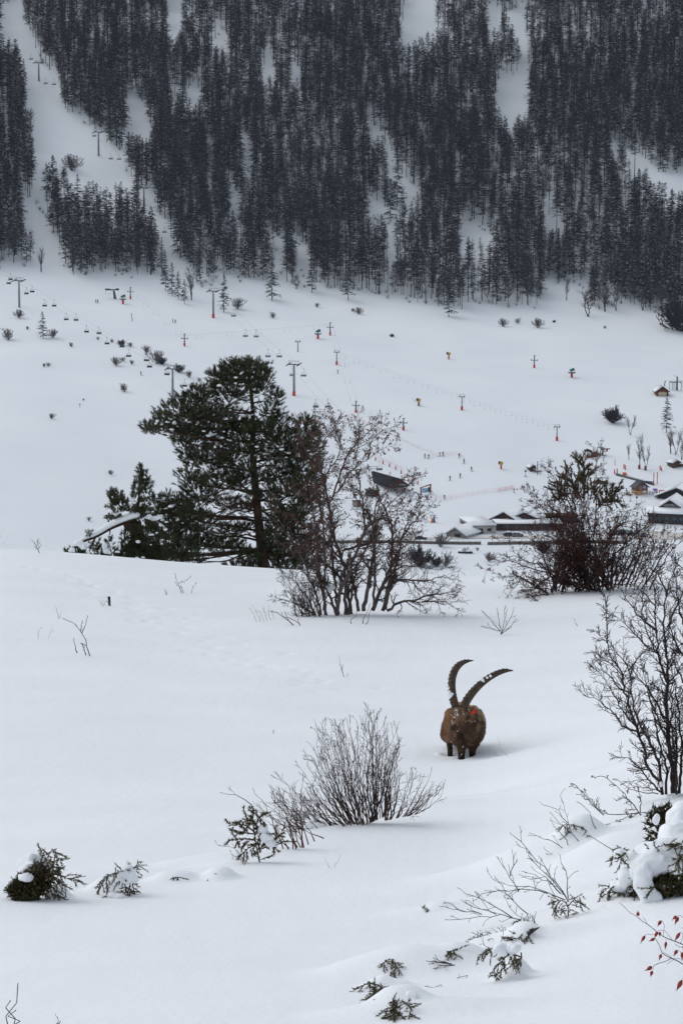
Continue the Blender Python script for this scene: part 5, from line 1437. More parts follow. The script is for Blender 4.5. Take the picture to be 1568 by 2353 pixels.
# --- large tangled shrub in the middle
rg = random.Random(42)
b0 = G(780, 1412); d0 = hyp(b0)
MID = [[(480, 1480), (410, 1250), (340, 1060), (240, 900), (120, 690)], [(490, 1470), (480, 1250), (490, 1050), (470, 800), (470, 500), (410, 200), (390, 90)],
 [(580, 1450), (550, 1200), (530, 900), (510, 650), (560, 600), (600, 540), (650, 450), (790, 350), (880, 285), (960, 262)], [(630, 1450), (620, 1100), (560, 950), (520, 700), (470, 480), (520, 430), (600, 300), (540, 200), (460, 100)],
 [(715, 1400), (680, 1200), (600, 1050), (520, 960), (420, 880), (280, 760)], [(810, 1400), (870, 1250), (920, 1130), (980, 1000), (1060, 930), (1100, 880)], [(880, 1400), (930, 1200), (950, 850), (900, 700), (830, 600), (780, 480)],
 [(910, 1400), (1010, 1330), (1110, 1335), (1200, 1280), (1280, 1290), (1380, 1260)], [(900, 1250), (990, 1180), (1080, 1190), (1130, 1270), (1240, 1310)], [(750, 1400), (790, 1200), (830, 900), (790, 750), (700, 640), (640, 500)],
 [(640, 1450), (700, 1100), (800, 900), (900, 700), (1040, 560), (1130, 480)], [(450, 1470), (350, 1380), (250, 1340), (150, 1305)], [(430, 1450), (360, 1300), (280, 1200), (200, 1160)], [(900, 1180), (1020, 1090), (1160, 1105), (1310, 1108)],
 [(560, 1450), (590, 1250), (650, 1150), (700, 1000), (760, 850), (740, 600), (690, 400), (690, 200)], [(620, 980), (800, 935), (1000, 930)], [(500, 1460), (440, 1100), (420, 800), (380, 620), (230, 560)],
 [(820, 1390), (830, 1100), (810, 850), (840, 650), (960, 520), (1090, 470)], [(900, 1390), (960, 1150), (1010, 900), (1080, 700), (1160, 640)], [(1080, 1190), (1180, 1200), (1290, 1150), (1360, 1190)], [(670, 1440), (640, 1250), (520, 1100), (330, 960), (200, 930)],
 [(470, 800), (430, 620), (420, 450), (440, 300), (520, 180), (620, 90)], [(540, 620), (600, 420), (660, 300), (760, 190), (870, 130)], [(1150, 1340), (1230, 1330), (1330, 1350), (1400, 1400)], [(1000, 920), (1080, 800), (1150, 740), (1180, 700)], [(500, 640), (460, 420), (400, 380), (330, 260), (280, 80)],
 [(560, 1420), (520, 1300), (460, 1200), (430, 1000)], [(760, 850), (860, 760), (960, 720), (1060, 660)], [(780, 360), (800, 240), (850, 170), (930, 150)], [(700, 320), (730, 200), (700, 100)], [(600, 300), (570, 160), (500, 60)]]
t = thing("tangled_shrub", "large tangled bare shrub with grey stems and dark red berries in front of the pine", "shrub", b0); M['shrub_twig'] = mat('grey_brown_twigs', (.050, .037, .032), .85, (.115, .082, .070), 6)
S, tips, big = [], [], []
cM = dict(n=[5, 4, 3], up=[.03, .05, .03], wob=.17, start=[1, 0, 0], nb=[1.3, 1.0, 0], ang=.7, lr=.5, max=2, rmin=.0028, dens=1.6, L=.46)
rs = [.030, .034, .036, .045, .04, .046, .045, .035, .03, .05, .035, .028, .028, .022, .05, .03, .035, .035, .035, .02, .045, .03, .025, .02, .02, .025, .04, .02, .015, .015, .015]
stems_from([XA(l) for l in MID], d0, rs, rg, .9, S, tips, cM, big, dfun=.12)
LOW = [[(300 + k * 25 + rg.uniform(-20, 20), 1465 + rg.uniform(-15, 15)), (270 + k * 22, 1340), (220 + k * 30 + rg.uniform(-60, 60), 1230 + rg.uniform(-60, 60))] for k in range(8)]
stems_from([XA(l) for l in LOW], d0 - .4, .018, rg, .5, S, tips, dict(cM, dens=.9), big, dfun=.12)
finish_shrub(t, b0, big, S, 'brown_twig', 'shrub_twig')
hi = [x for x in tips if proj(np.array(x[0]))[1] < 1290]
dots(t, b0, hi, "berries", 'berry', .0125, .14, rg, 1.4)
leaves(t, b0, hi, "leaves", 'leaf', .02, .07, rg)
cap(t, b0, [(P(760, 1350, d0), (.12, .1, .08))])
# --- broken sticks in front of it
def stick(name, polys, label, cat="twig", r=.004, m='dark_twig', dens=0.0, L=.1, group=None, dmin=3.0, depth=.1, needles=None):
    b = G(polys[0][0][0], polys[0][0][1], dmin); d = hyp(b); t_ = thing(name, label, cat, b, 0, group); S, tp, bg_ = [], [], []
    rg_ = random.Random(int(polys[0][0][0] * 7 + polys[0][0][1])); s_ = d / FPX
    c = dict(n=[3, 2], up=[.05, .05], wob=.12, start=[1, 0], nb=[.7, 0], ang=.6, lr=.45, max=1, rmin=r * .45, dens=dens * .10 / (L * .5) if L else 0, L=L, **{'from': .2})
    stems_from(polys, d, r, rg_, depth, S, tp, c, bg_, seg=max(L * .5, .02), dfun=.03 if b[1] < 30 else .1)
    finish_shrub(t_, b, bg_, S, m, m, 4)
    return t_, b, tp, rg_
for i, (a, b_, lab) in enumerate([((985, 0), (1035, -112), "first bare stick poking from the snow before the tangled shrub"), ((1064, 0), (1112, -140), "second bare stick poking from the snow before the tangled shrub"), ((1084, 4), (1120, -100), "third bare stick poking from the snow before the tangled shrub")]):
    x0, y0 = X2((a[0] - 320, 1490 + a[1])); x1, y1 = X2((b_[0] - 320, 1490 + b_[1]))
    stick("bare_stick", [[(x0, y0), (x1, y1)]], lab, "stick", .009, 'brown_twig', 0, .3, "sticks before the tangled shrub")
stick("fallen_branch", [[X2((270, 1500)), X2((220, 1450)), X2((160, 1412)), X2((110, 1405))], [X2((320, 1520)), X2((318, 1485)), X2((200, 1440))]], "thin dead branch lying out beside the tangled shrub's low twigs", "branch", .012, 'dark_twig', .4, .2)

# --- berry bush with a juniper growing through it
rg = random.Random(77)
b1 = G(1310, 1360); d1 = hyp(b1)
X7 = lambda z: (1101 + z[0] * .2978, 992 + z[1] * .2978)       # 800-wide crop
X8 = lambda z: (1108.9 + z[0] * .2929, 1225.6 + z[1] * .2929)  # lower crop
t = thing("berry_bush", "broad dark red-brown bush with berries and low branches touching the snow", "bush", b1)
S, tips, big = [], [], []
BB = []
for k in range(64):
    x0 = rg.uniform(1262, 1415); y0 = 1356 + rg.gauss(0, 9) - abs(x0 - 1320) * .05
    f = max(-1.1, min(1.1, rg.gauss(0, .55))); x1 = 1325 + f * 125 + (x0 - 1320) * .3; top = 1118 + 120 * abs(f) ** 1.4 + rg.uniform(0, 110)
    BB.append([(x0, y0), (x0 * .6 + x1 * .4 + rg.uniform(-10, 10), y0 * .55 + top * .45), (x1, top)])
BB += [[X8(z) for z in l] for l in ([(770, 450), (640, 360), (480, 300), (320, 250), (160, 200), (20, 300)], [(545, 505), (460, 440), (350, 380), (250, 330), (100, 340)], [(540, 500), (430, 420), (300, 350), (180, 500)], [(640, 380), (520, 330), (400, 420), (320, 510)],
   [(770, 400), (700, 250), (560, 150), (420, 90), (260, 60), (110, 50)], [(760, 420), (600, 320), (420, 240), (230, 180), (90, 190)], [(820, 360), (760, 200), (640, 80), (480, 10)], [(1030, 410), (1040, 250), (1080, 120), (1180, 60), (1260, 0)], [(1000, 390), (1010, 250), (960, 150)], [(1120, 400), (1180, 280), (1260, 130), (1300, 30)], [(1060, 400), (1140, 260), (1220, 160), (1380, 120)],
   [(690, 480), (560, 430), (450, 440), (370, 530)], [(600, 540), (520, 480), (430, 480), (330, 500)])]
BB += [[X7(z) for z in l] for l in ([(640, 900), (560, 700), (480, 580), (380, 480), (350, 450)], [(620, 800), (560, 640), (560, 500), (590, 400)], [(560, 680), (470, 560), (420, 470), (410, 420)], [(700, 800), (620, 640), (520, 560), (350, 550)], [(860, 900), (900, 700), (890, 450), (900, 250), (890, 120)], [(880, 800), (900, 560), (880, 380), (905, 200)], [(960, 900), (1040, 700), (1110, 620), (1160, 605)], [(980, 880), (1060, 720), (1170, 680), (1270, 720)],
   [(720, 620), (640, 430), (560, 330), (500, 300)], [(740, 600), (690, 420), (660, 340)], [(1000, 1000), (1130, 850), (1280, 720), (1300, 700)])]
BB += [[(1400 + 9 * k, 1348 + rg.uniform(-6, 10)), (1425 + 11 * k, 1270), (1440 + 13 * k + rg.uniform(-20, 20), 1190 + rg.uniform(0, 50))] for k in range(11)]
rs = [rg.uniform(.012, .027) for _ in BB]
stems_from(BB, d1, rs, rg, 1.1, S, tips, dict(cM, dens=.95, L=.44, rmin=.0030), big, dfun=.12)
finish_shrub(t, b1, big, S, 'red_twig2', 'red_twig2')
dots(t, b1, tips, "berries", 'berry', .014, .10, rg)
leaves(t, b1, tips, "leaves", 'leaf', .022, .04, rg)
cap(t, b1, [(P(1396, 1362, d1 + .3), (.24, .2, .12)), (P(1175, 1322, d1 - .2), (.16, .14, .1))])

def needle_tufts(pts, dirs, rg_, n, ln, wd, spread=.8, axis=.0):
    """star-like shoots: n needles round each point"""
    K = len(pts); pts = np.repeat(np.asarray(pts, float), n, 0); D = np.repeat(np.asarray(dirs, float), n, 0)
    r_ = np.random.default_rng(int(rg_.random() * 1e9))
    rv = r_.normal(0, 1, D.shape); rv -= D * (rv * D).sum(1, keepdims=True); rv /= np.linalg.norm(rv, axis=1, keepdims=True)
    a = r_.uniform(.25, spread * 1.4, (len(D), 1)); nd = D * np.cos(a) + rv * np.sin(a)
    o = pts + D * r_.uniform(0, 1, (len(D), 1)) * axis
    l = ln * r_.uniform(.6, 1.15, (len(D), 1))
    w = np.cross(nd, r_.normal(0, 1, D.shape)); w /= np.linalg.norm(w, axis=1, keepdims=True)
    return np.stack([o + w * wd, o + nd * l, o - w * wd], 1)
def norm(v): v = np.asarray(v, float); return v / np.linalg.norm(v)
def spray(polys, d, rg_, depth, s, dens=1.0, hang=.5, ln=.030, wd=.0042, nn=4):
    """juniper sprays along picture polylines: returns stem list and needle triangles"""
    big_, tri_ = [], []
    for poly in polys:
        W = place_line(poly, d + rg_.uniform(-.3, .3) * depth, rg_, rg_.uniform(-1, 1) * depth, .05 if d < 40 else None)
        L = np.linalg.norm(np.diff(W, axis=0), axis=1).sum(); n = max(6, int(L / (.022 * s)))
        W = resample(W, n); big_.append((W, np.linspace(.007, .002, n) * s))
        for i in range(1, n):
            tdir = norm(W[i] - W[i - 1]); pts_, ds_ = [W[i]], [tdir]
            if rg_.random() < .75 * dens:
                bd = norm(tdir * rg_.uniform(.2, .9) + np.array(rnd_perp(Vector(tdir), rg_)[:]) * .8 + np.array([0, 0, -hang]))
                bl = rg_.uniform(.04, .12) * s; m_ = max(2, int(bl / (.018 * s)))
                q_ = W[i].copy(); path = [q_.copy()]
                for _ in range(m_):
                    bd = norm(bd + np.array([rg_.gauss(0, .15), rg_.gauss(0, .15), -.12 * hang])); q_ = q_ + bd * .018 * s; pts_.append(q_.copy()); ds_.append(bd); path.append(q_.copy())
                big_.append((np.array(path), np.full(len(path), .0022 * s)))
            tri_.append(needle_tufts(pts_, ds_, rg_, nn, ln * s, wd * s, .75, .012 * s))
    return big_, np.concatenate(tri_)
def juniper(name, polys, base_px, label, s=1.0, depth=.15, mats=('juniper', 'juniper_br'), brown=.12, caps=(), cat="juniper", dens=1.0, body=None, seed=1, group=None, dmin=3.0, hang=.5, nn=4):
    b = G(base_px[0], base_px[1], dmin); d = hyp(b); rg_ = random.Random(seed)
    t_ = thing(name, label, cat, b, 0, group)
    bg_, tri_ = spray(polys, d, rg_, depth, s, dens, hang, nn=nn)
    q = TB()
    for W, rr in bg_: q.tube(rel(W, b), rr, 3, 0, False)
    q.build("stems", 'dark_twig', t_)
    q = TB(); mi = (np.random.default_rng(seed).random(len(tri_)) < brown).astype(int); q.tris(tri_ - b, mi); q.build("needles", list(mats), t_)
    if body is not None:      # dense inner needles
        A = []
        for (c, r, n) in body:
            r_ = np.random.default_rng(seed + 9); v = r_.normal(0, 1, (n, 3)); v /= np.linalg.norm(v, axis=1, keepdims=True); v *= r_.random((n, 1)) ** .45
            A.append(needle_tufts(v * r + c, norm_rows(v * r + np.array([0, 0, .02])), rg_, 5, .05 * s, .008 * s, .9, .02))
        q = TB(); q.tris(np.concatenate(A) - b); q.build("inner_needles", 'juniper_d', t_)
    if name == 'juniper_bank':
        cap(t_, b, [(P(px, py, d + dd), (rx, ry, rz_)) for (px, py, rx, ry, rz_, dd) in caps], merged=True); caps = ()
    for (px, py, rx, ry, rz_, dd) in caps:
        cap(t_, b, [(P(px, py, d + dd), (rx, ry, rz_))], hump=(dd >= .05 and name != 'juniper_bank'))
    return t_, b, d
def norm_rows(v): return v / np.maximum(np.linalg.norm(v, axis=1, keepdims=True), 1e-9)
# juniper inside the berry bush
Q3 = lambda z: (1190.5 + z[0] * .1489, 1021.3 + z[1] * .1489)
JB = [[Q3(z) for z in l] for l in ([(1000, 900), (1010, 700), (1020, 500), (990, 350), (940, 220)], [(1000, 600), (960, 480), (900, 480)], [(1000, 450), (1000, 380), (960, 260), (900, 240)], [(1010, 520), (1060, 440), (1070, 400)],
  [(900, 850), (860, 680), (820, 520), (770, 430), (740, 370)], [(860, 640), (780, 520), (720, 480)], [(840, 600), (900, 560), (930, 500)], [(800, 850), (700, 720), (640, 640), (620, 600)], [(760, 800), (660, 760), (610, 690)], [(750, 850), (650, 830), (570, 860)], [(640, 900), (590, 830), (555, 790)],
  [(1200, 1000), (1300, 900), (1400, 820), (1500, 740), (1550, 630)], [(1350, 900), (1440, 880), (1540, 890)], [(1400, 850), (1480, 850), (1550, 860)], [(1300, 850), (1400, 770), (1470, 680)], [(1250, 920), (1330, 940), (1420, 920)], [(1150, 900), (1200, 780), (1270, 740)], [(1100, 850), (1130, 700), (1150, 620)], [(1080, 800), (1050, 700), (1060, 560)],
  [(950, 800), (900, 700), (840, 640)], [(980, 900), (930, 780), (870, 740)], [(700, 900), (640, 780), (600, 660)])]
jt, jb, jd = juniper("tall_juniper", JB, (1316, 1350), "green juniper rising out of the top of the broad berry bush", 3.0, .35, ('juniper', 'juniper_br'), .08, seed=5, hang=-.3, dens=1.9, nn=9)

# --- the big pine beyond the crest
rg = random.Random(9); npr = np.random.default_rng(9)
dP = 75.0
XP = lambda z: (116.7 + z[0] * .4094, 787.9 + z[1] * .4094)
u = .4094 * dP / FPX            # metres per crop pixel
bp_ = P(605, 1330, dP); bp_[2] = float(height(bp_[0], bp_[1]))
t = thing("pine_tree", "big dark green pine with a thick reddish trunk standing behind the snow crest", "tree", bp_)
def pz(z, dy=0.0): return P(*XP(z), dP + dy)
tr = np.array([bp_ - (0, 0, .4), pz((1190, 1200)), pz((1165, 1000)), pz((1150, 830)), pz((1132, 640)), pz((1135, 480)), pz((1132, 330)), pz((1110, 200)), pz((1095, 120))])
tr = resample(tr, 26); q = TB(); q.tube(rel(tr, bp_), np.interp(np.linspace(0, 1, 26), [0, .12, .4, .7, 1], [.24, .19, .13, .09, .02]), 10); q.build("trunk", 'pine_bark', t, True)
def trunk_at(zy):
    zz = pz((1150, zy))[2]; i = int(np.argmin(np.abs(tr[:, 2] - zz))); return tr[i]
BL = [(1080, 190, 140, 85), (1000, 270, 120, 80), (1185, 160, 40, 40), (930, 180, 40, 40), (1190, 240, 60, 60), (1040, 150, 70, 50), (1140, 140, 60, 40), (830, 300, 100, 60), (760, 390, 140, 75), (900, 400, 120, 60), (620, 470, 75, 45), (560, 480, 40, 26), (620, 415, 45, 22), (700, 480, 80, 55),
 (960, 450, 150, 75), (1060, 500, 110, 60), (820, 500, 110, 60), (760, 560, 70, 50), (950, 560, 80, 50), (780, 630, 60, 40), (880, 650, 130, 62), (1010, 650, 90, 60), (1080, 590, 60, 40), (790, 765, 80, 62), (850, 850, 120, 60), (960, 760, 110, 60), (1060, 780, 60, 50),
 (1262, 300, 36, 34), (1230, 380, 70, 50), (1280, 440, 50, 45), (1200, 470, 60, 40), (1270, 520, 110, 60), (1420, 470, 65, 55), (1470, 520, 40, 50), (1330, 590, 140, 66), (1430, 600, 90, 60), (1400, 690, 110, 80), (1290, 730, 90, 60), (1350, 840, 120, 66), (1240, 640, 60, 40), (1440, 780, 70, 60), (1230, 850, 50, 50),
 (580, 890, 34, 30), (650, 880, 40, 32), (620, 940, 60, 38), (720, 930, 80, 70), (690, 1000, 120, 60), (800, 950, 80, 60), (640, 1070, 90, 60), (760, 1080, 110, 66), (690, 1170, 150, 66), (790, 1220, 70, 40), (560, 1180, 110, 66), (880, 1000, 70, 40), (620, 1230, 130, 40), (850, 1120, 60, 50), (470, 1200, 80, 50),
 (1090, 1040, 50, 30), (1000, 1060, 70, 34), (960, 1130, 80, 36), (1040, 1140, 36, 48), (1250, 1120, 60, 60), (1320, 1190, 130, 66), (1380, 1090, 90, 60), (1050, 1255, 70, 22), (1130, 1235, 60, 36), (1430, 1200, 70, 66), (1300, 1260, 160, 40), (960, 1190, 34, 14), (1290, 1000, 60, 40), (1400, 950, 70, 50), (1160, 620, 50, 40), (1185, 760, 50, 44), (1110, 700, 44, 34), (1150, 480, 50, 30), (1250, 950, 60, 50), (1230, 1190, 50, 60), (1140, 860, 40, 30), (1090, 930, 60, 30), (1250, 1060, 60, 50), (1350, 1010, 80, 60), (1110, 1180, 50, 40), (1010, 900, 60, 34), (1450, 880, 60, 60), (1460, 1090, 50, 60)]
cl_p, cl_d, limbs = [], [], []
for (cx_, cy_, rx_, ry_) in BL:
    dy0 = rg.uniform(-1, 1) * min(1.1, .5 + abs(cx_ - 1140) * u * .25); dy0 = -abs(dy0) - .25 if abs(cx_ - 1150) < 60 and cy_ > 450 else dy0
    C = pz((cx_, cy_), dy0); A = trunk_at(min(1190, cy_ + 40 + abs(cx_ - 1140) * .12))
    M1 = A + (C - A) * .5 + np.array([0, 0, -.12 + rg.uniform(-.1, .1)])
    W = resample(np.array([A, A + (C - A) * .25 + (0, 0, .02), M1, C]), 9); limbs.append((W, np.linspace(.022 + .018 * abs(cx_ - 1140) / 500, .008, 9)))
    rx_, ry_ = rx_ * 1.1, ry_ * 1.1; n = int(rx_ * ry_ * .0215) + 9
    v = npr.normal(0, 1, (n, 3)); v /= np.linalg.norm(v, axis=1, keepdims=True); v *= npr.random((n, 1)) ** .38
    pts_ = C + v * (1 + npr.normal(0, .16, (n, 1))) * np.array([rx_ * u, max(rx_, ry_) * u * .85, ry_ * u])
    cl_p.append(pts_); dd = norm_rows(v * np.array([1, 1, .5]) + np.array([0, 0, .55])); cl_d.append(dd)
    for k in range(0, n, 8):
        W2 = resample(np.array([W[rg.randrange(5, 9)], (C + pts_[k]) / 2 + (0, 0, -.05), pts_[k]]), 5); limbs.append((W2, np.linspace(.008, .004, 5)))
q = TB()
for W, rr in limbs: q.tube(rel(W, bp_), rr, 4, 0, False)
q.build("limbs", 'pine_bark', t)
CPp, CPd = np.concatenate(cl_p), np.concatenate(cl_d)
print("PINE shoots", len(CPp))
mi_sh = (npr.random(len(CPp)) < .3).astype(int)
q = TB()
off = [np.zeros(3)] 
tri_ = needle_tufts(CPp, CPd, rg, 22, .125, .0085, .62, .14)
q.tris(tri_ - bp_, np.repeat(mi_sh, 22)); q.build("needles", ['needle', 'needle_b'], t)
# dead grey twigs low in the crown
S, tips, big = [], [], []
DT = [[(1150, 890), (1050, 900), (950, 940), (850, 1030), (740, 1130)], [(1150, 900), (1000, 960), (900, 1010), (830, 1080), (760, 1150)], [(1190, 1080), (1080, 1080), (980, 1090), (880, 1150)], [(1160, 860), (1050, 780), (980, 720), (900, 760)], [(1190, 880), (1290, 920), (1400, 990), (1480, 1050)], [(1180, 880), (1320, 900), (1450, 960), (1560, 980)],
  [(1200, 950), (1300, 1000), (1380, 1080), (1430, 1180)], [(1200, 1160), (1130, 1190), (1080, 1240)], [(1140, 400), (1040, 385), (930, 388), (860, 380)], [(1130, 850), (1060, 830), (1000, 800)], [(1170, 1000), (1080, 960), (1000, 1000), (930, 1060)], [(1140, 700), (1220, 680), (1300, 690)], [(1140, 560), (1060, 540), (980, 560), (900, 600)]]
cP = dict(n=[5, 3], up=[-.02, 0], wob=.18, start=[1, 0], nb=[1.4, 0], ang=.6, lr=.5, max=1, rmin=.006, dens=1.3, L=.7, **{'from': .25})
stems_from([[XP(z) for z in l] for l in DT], dP - .3, .034, rg, .8, S, tips, cP, big, .14)
q = TB()
for W, rr in big: q.tube(rel(W, bp_), rr, 5)
q.build("dead_branches", 'pine_bark', t); A, B, r0, r1 = seg_arrays(S); q = TB(); q.segs(rel(A, bp_), rel(B, bp_), r0, r1); q.build("dead_twigs", 'pine_twig', t)
# snow lying in the crown
q = TB()
for (cx_, cy_, k) in ((880, 340, 26), (1075, 385, 10), (950, 380, 8), (670, 455, 8), (1180, 565, 8), (1010, 540, 6), (890, 500, 6), (1240, 410, 10), (1000, 230, 6), (1230, 600, 6), (900, 700, 6), (830, 800, 6), (1080, 330, 6), (1150, 330, 6), (1180, 700, 5), (980, 860, 5), (700, 920, 5), (600, 960, 6), (1300, 620, 6), (1400, 640, 4), (630, 1040, 6), (560, 1080, 8), (520, 1140, 8), (1060, 180, 5), (1250, 340, 4), (760, 420, 5)):
    for _ in range(k):
        c = pz((cx_ + rg.gauss(0, 32), cy_ + rg.gauss(0, 20)), rg.uniform(-.9, -.1)); r_ = rg.uniform(.02, .062); q.ell(rel(c, bp_), (r_ * 1.5, r_ * 1.3, r_ * .7), 0, 1, .1)
q.build("snow_clumps", 'snow_cap', t, True)['kind'] = 'stuff'

# --- the broken, snow-laden small pine next to it
rg = random.Random(19); npr = np.random.default_rng(19)
XF = lambda z: (134.2 + z[0] * .2122, 1050.5 + z[1] * .2122)
dF = 70.5
bf = P(300, 1300, dF); bf[2] = float(height(bf[0], bf[1]))
M['dead_bark'] = mat('dark_dead_bark', (.020, .011, .009), .9, (.050, .026, .019), 3, .4, 12)
t = thing("broken_pine", "broken small pine with a leaning snow-covered trunk and one upright leader", "tree", bf)
def fz(z, dy=0.0): return P(*XF(z), dF + dy)
q = TB(); W = resample(np.array([fz((850, 1180), .25), fz((865, 900), .25), fz((840, 740), .2), fz((740, 690), .1)]), 12); q.tube(rel(W, bf), np.linspace(.26, .16, 12), 9); q.build("trunk", 'dead_bark', t, True)
q = TB(); q.hexa(rel([fz((720, 800), -.1), fz((900, 800), -.1), fz((900, 800), .2), fz((720, 800), .2), fz((690, 670), -.05), fz((760, 700), -.05), fz((760, 700), .1), fz((700, 680), .1)], bf)); q.build("splintered_stump", 'dead_bark', t)
W = resample(np.array([fz((830, 660)), fz((700, 700)), fz((560, 760)), fz((400, 860)), fz((250, 910)), fz((150, 1010))]), 16); q = TB(); q.tube(rel(W, bf), np.linspace(.09, .03, 16), 7); q.build("fallen_trunk", 'dead_bark', t, True)
q = TB()
for i in range(15):
    f = i / 14; r_ = .14 * (1 - f) + .06 * f
    q.ell(rel(W[i] + np.array([0, -.03, r_ * .55 + .03]), bf), (r_ * 1.15, r_ * 1.0, r_ * .75), 0, 2)
me = remesh(q, .04, 4); me.materials.clear(); me.materials.append(M['snow_cap'])
for f in me.polygons: f.use_smooth = True
link("trunk_snow", me, t)
W = resample(np.array([fz((850, 650)), fz((870, 450)), fz((890, 300)), fz((885, 100))]), 12); q = TB(); q.tube(rel(W, bf), np.linspace(.05, .012, 12), 6); q.build("leader", 'pine_bark', t)
q = TB()
for l in ([(760, 580), (680, 540), (620, 480), (575, 380)], [(400, 870), (360, 960), (320, 1060)], [(730, 780), (690, 900), (640, 1020)], [(560, 760), (560, 840)], [(880, 440), (930, 450)]):
    q.tube(rel(resample([fz(z) for z in l], 8), bf), np.linspace(.03, .012, 8), 5)
q.build("limbs", 'pine_bark', t)
pp_, dd_ = [], []
for (cx_, cy_, rx_, ry_, n) in ((888, 140, 22, 50, 26), (930, 180, 30, 40, 14), (900, 230, 50, 40, 24), (950, 240, 40, 30, 16), (870, 300, 45, 40, 24), (960, 310, 48, 45, 30), (850, 370, 45, 45, 26), (930, 380, 60, 35, 26), (840, 430, 30, 25, 10), (930, 460, 35, 22, 12), (880, 500, 30, 30, 12),
   (575, 400, 35, 40, 22), (640, 420, 50, 55, 36), (590, 480, 50, 50, 32), (660, 500, 60, 50, 32), (720, 490, 25, 35, 14), (560, 540, 35, 20, 10), (640, 580, 50, 30, 20), (780, 560, 60, 40, 26), (840, 580, 60, 50, 30), (910, 580, 60, 50, 40), (900, 650, 90, 50, 50), (560, 670, 40, 35, 22), (620, 640, 50, 22, 14),
   (330, 840, 30, 30, 10), (110, 1040, 40, 30, 16), (210, 1010, 70, 60, 36), (240, 1060, 60, 40, 26), (420, 960, 90, 60, 30), (480, 1050, 110, 60, 50), (600, 1060, 110, 60, 50), (560, 940, 60, 60, 20), (750, 950, 90, 70, 50), (800, 1050, 110, 70, 70), (950, 930, 120, 80, 90), (1000, 1060, 130, 80, 100), (900, 1130, 120, 50, 60), (1080, 1000, 90, 90, 70), (1100, 850, 60, 70, 40), (840, 800, 60, 60, 34), (860, 920, 75, 70, 56), (830, 1080, 90, 60, 60), (740, 860, 50, 60, 24), (1020, 780, 80, 60, 50), (940, 740, 80, 50, 40), (1100, 1130, 100, 50, 50), (700, 1120, 80, 30, 30)):
    v = npr.normal(0, 1, (n, 3)); v /= np.linalg.norm(v, axis=1, keepdims=True); v *= npr.random((n, 1)) ** .4
    uf = .2122 * dF / FPX; pp_.append(fz((cx_, cy_), rg.uniform(-.2, .3)) + v * np.array([rx_ * uf, max(rx_, ry_) * uf, ry_ * uf])); dd_.append(norm_rows(v * np.array([1, 1, .5]) + np.array([0, 0, .7])))
tri_ = needle_tufts(np.concatenate(pp_), np.concatenate(dd_), rg, 20, .10, .008, .8, .10); q = TB(); q.tris(tri_ - bf, (npr.random(len(tri_)) < .3).astype(int)); q.build("needles", ['needle', 'needle_b'], t)
for (cx_, cy_, rx_, ry_) in ((220, 930, 70, 45), (270, 960, 50, 50), (150, 1000, 40, 30), (500, 960, 36, 40), (520, 1010, 50, 45), (550, 1030, 30, 25), (570, 925, 18, 20), (815, 1110, 55, 32), (850, 1090, 25, 22), (985, 640, 40, 36), (1050, 660, 55, 36), (800, 460, 38, 36), (770, 520, 40, 24), (865, 910, 40, 18), (1010, 835, 34, 14), (1160, 780, 30, 16), (1100, 730, 16, 24), (1065, 815, 16, 12), (915, 1080, 25, 14), (1000, 945, 18, 8), (620, 610, 40, 24), (690, 580, 30, 18), (935, 215, 14, 12), (250, 1075, 40, 25), (330, 1040, 18, 60), (665, 960, 14, 60), (700, 860, 14, 40), (1115, 935, 14, 10), (1185, 905, 9, 10), (640, 1020, 24, 16)):
    uf = .2122 * dF / FPX; cap(t, bf, [(fz((cx_, cy_), -.35 if cy_ > 700 else -.12), (rx_ * uf, min(rx_, ry_) * uf, ry_ * uf))], "snow_clump")

# --- bare bush in the middle foreground
rg = random.Random(31)
b2 = G(832, 1893); d2 = hyp(b2)
XC = lambda z: (496.0 + z[0] * .3536, 1575.7 + z[1] * .3536)
t = thing("bare_bush", "fan-shaped bare bush with dense thin dark stems in front of the ibex", "bush", b2)
S, tips, big = [], [], []
FAN = []
for k in range(64):
    f = (k + rg.random()) / 64; x1 = np.interp(f, [0, .1, .25, .45, .6, .75, .85, 1], [560, 590, 640, 760, 900, 1020, 1100, 1160]); y1 = np.interp(f, [0, .1, .25, .45, .6, .75, .85, 1], [700, 560, 330, 260, 180, 130, 230, 300])
    y1 += rg.uniform(0, 260) * rg.random(); x0 = np.interp(f, [0, 1], [860, 1075]) + rg.uniform(-30, 30); y0 = np.interp(x0, [600, 700, 860, 960, 1000, 1100, 1300], [1010, 985, 950, 925, 890, 845, 840])
    x1 += rg.uniform(-70, 70); FAN.append([(x0, y0), (x0 * .6 + x1 * .4 + (x1 - x0) * .10 + rg.uniform(-25, 25), y0 * .62 + y1 * .38), (x0 * .25 + x1 * .75 + rg.uniform(-22, 22), y0 * .25 + y1 * .75), (x1, y1)])
for k in range(20):
    f = rg.random(); x0 = 1090 + f * 200; y0 = 875 - f * 40; x1 = 1130 + f * 330 + rg.uniform(-30, 30); y1 = 400 + rg.random() * 160 + f * 180
    FAN.append([(x0, y0), (x0 * .5 + x1 * .5, y0 * .6 + y1 * .4), (x1, y1)])
for k in range(30):
    f = rg.random(); x0 = 560 + f * 330; y0 = 1000 - f * 55; FAN.append([(x0, y0), (x0 - 90 - rg.random() * 60, y0 - 60 - rg.random() * 60), (x0 - 190 - rg.random() * 120, y0 - 130 - rg.random() * 180)])
cF = dict(n=[5, 3], up=[.07, .05], wob=.17, start=[1, 0], nb=[.8, 0], ang=.5, lr=.5, max=1, rmin=.0015, dens=.85, L=.20)
stems_from([[XC(z) for z in l] for l in FAN], d2, [rg.uniform(.004, .0075) for _ in FAN], rg, .5, S, tips, cF, big, .06)
M['bush_twig'] = mat('warm_brown_twigs', (.030, .019, .015), .8, (.085, .050, .038), 9)
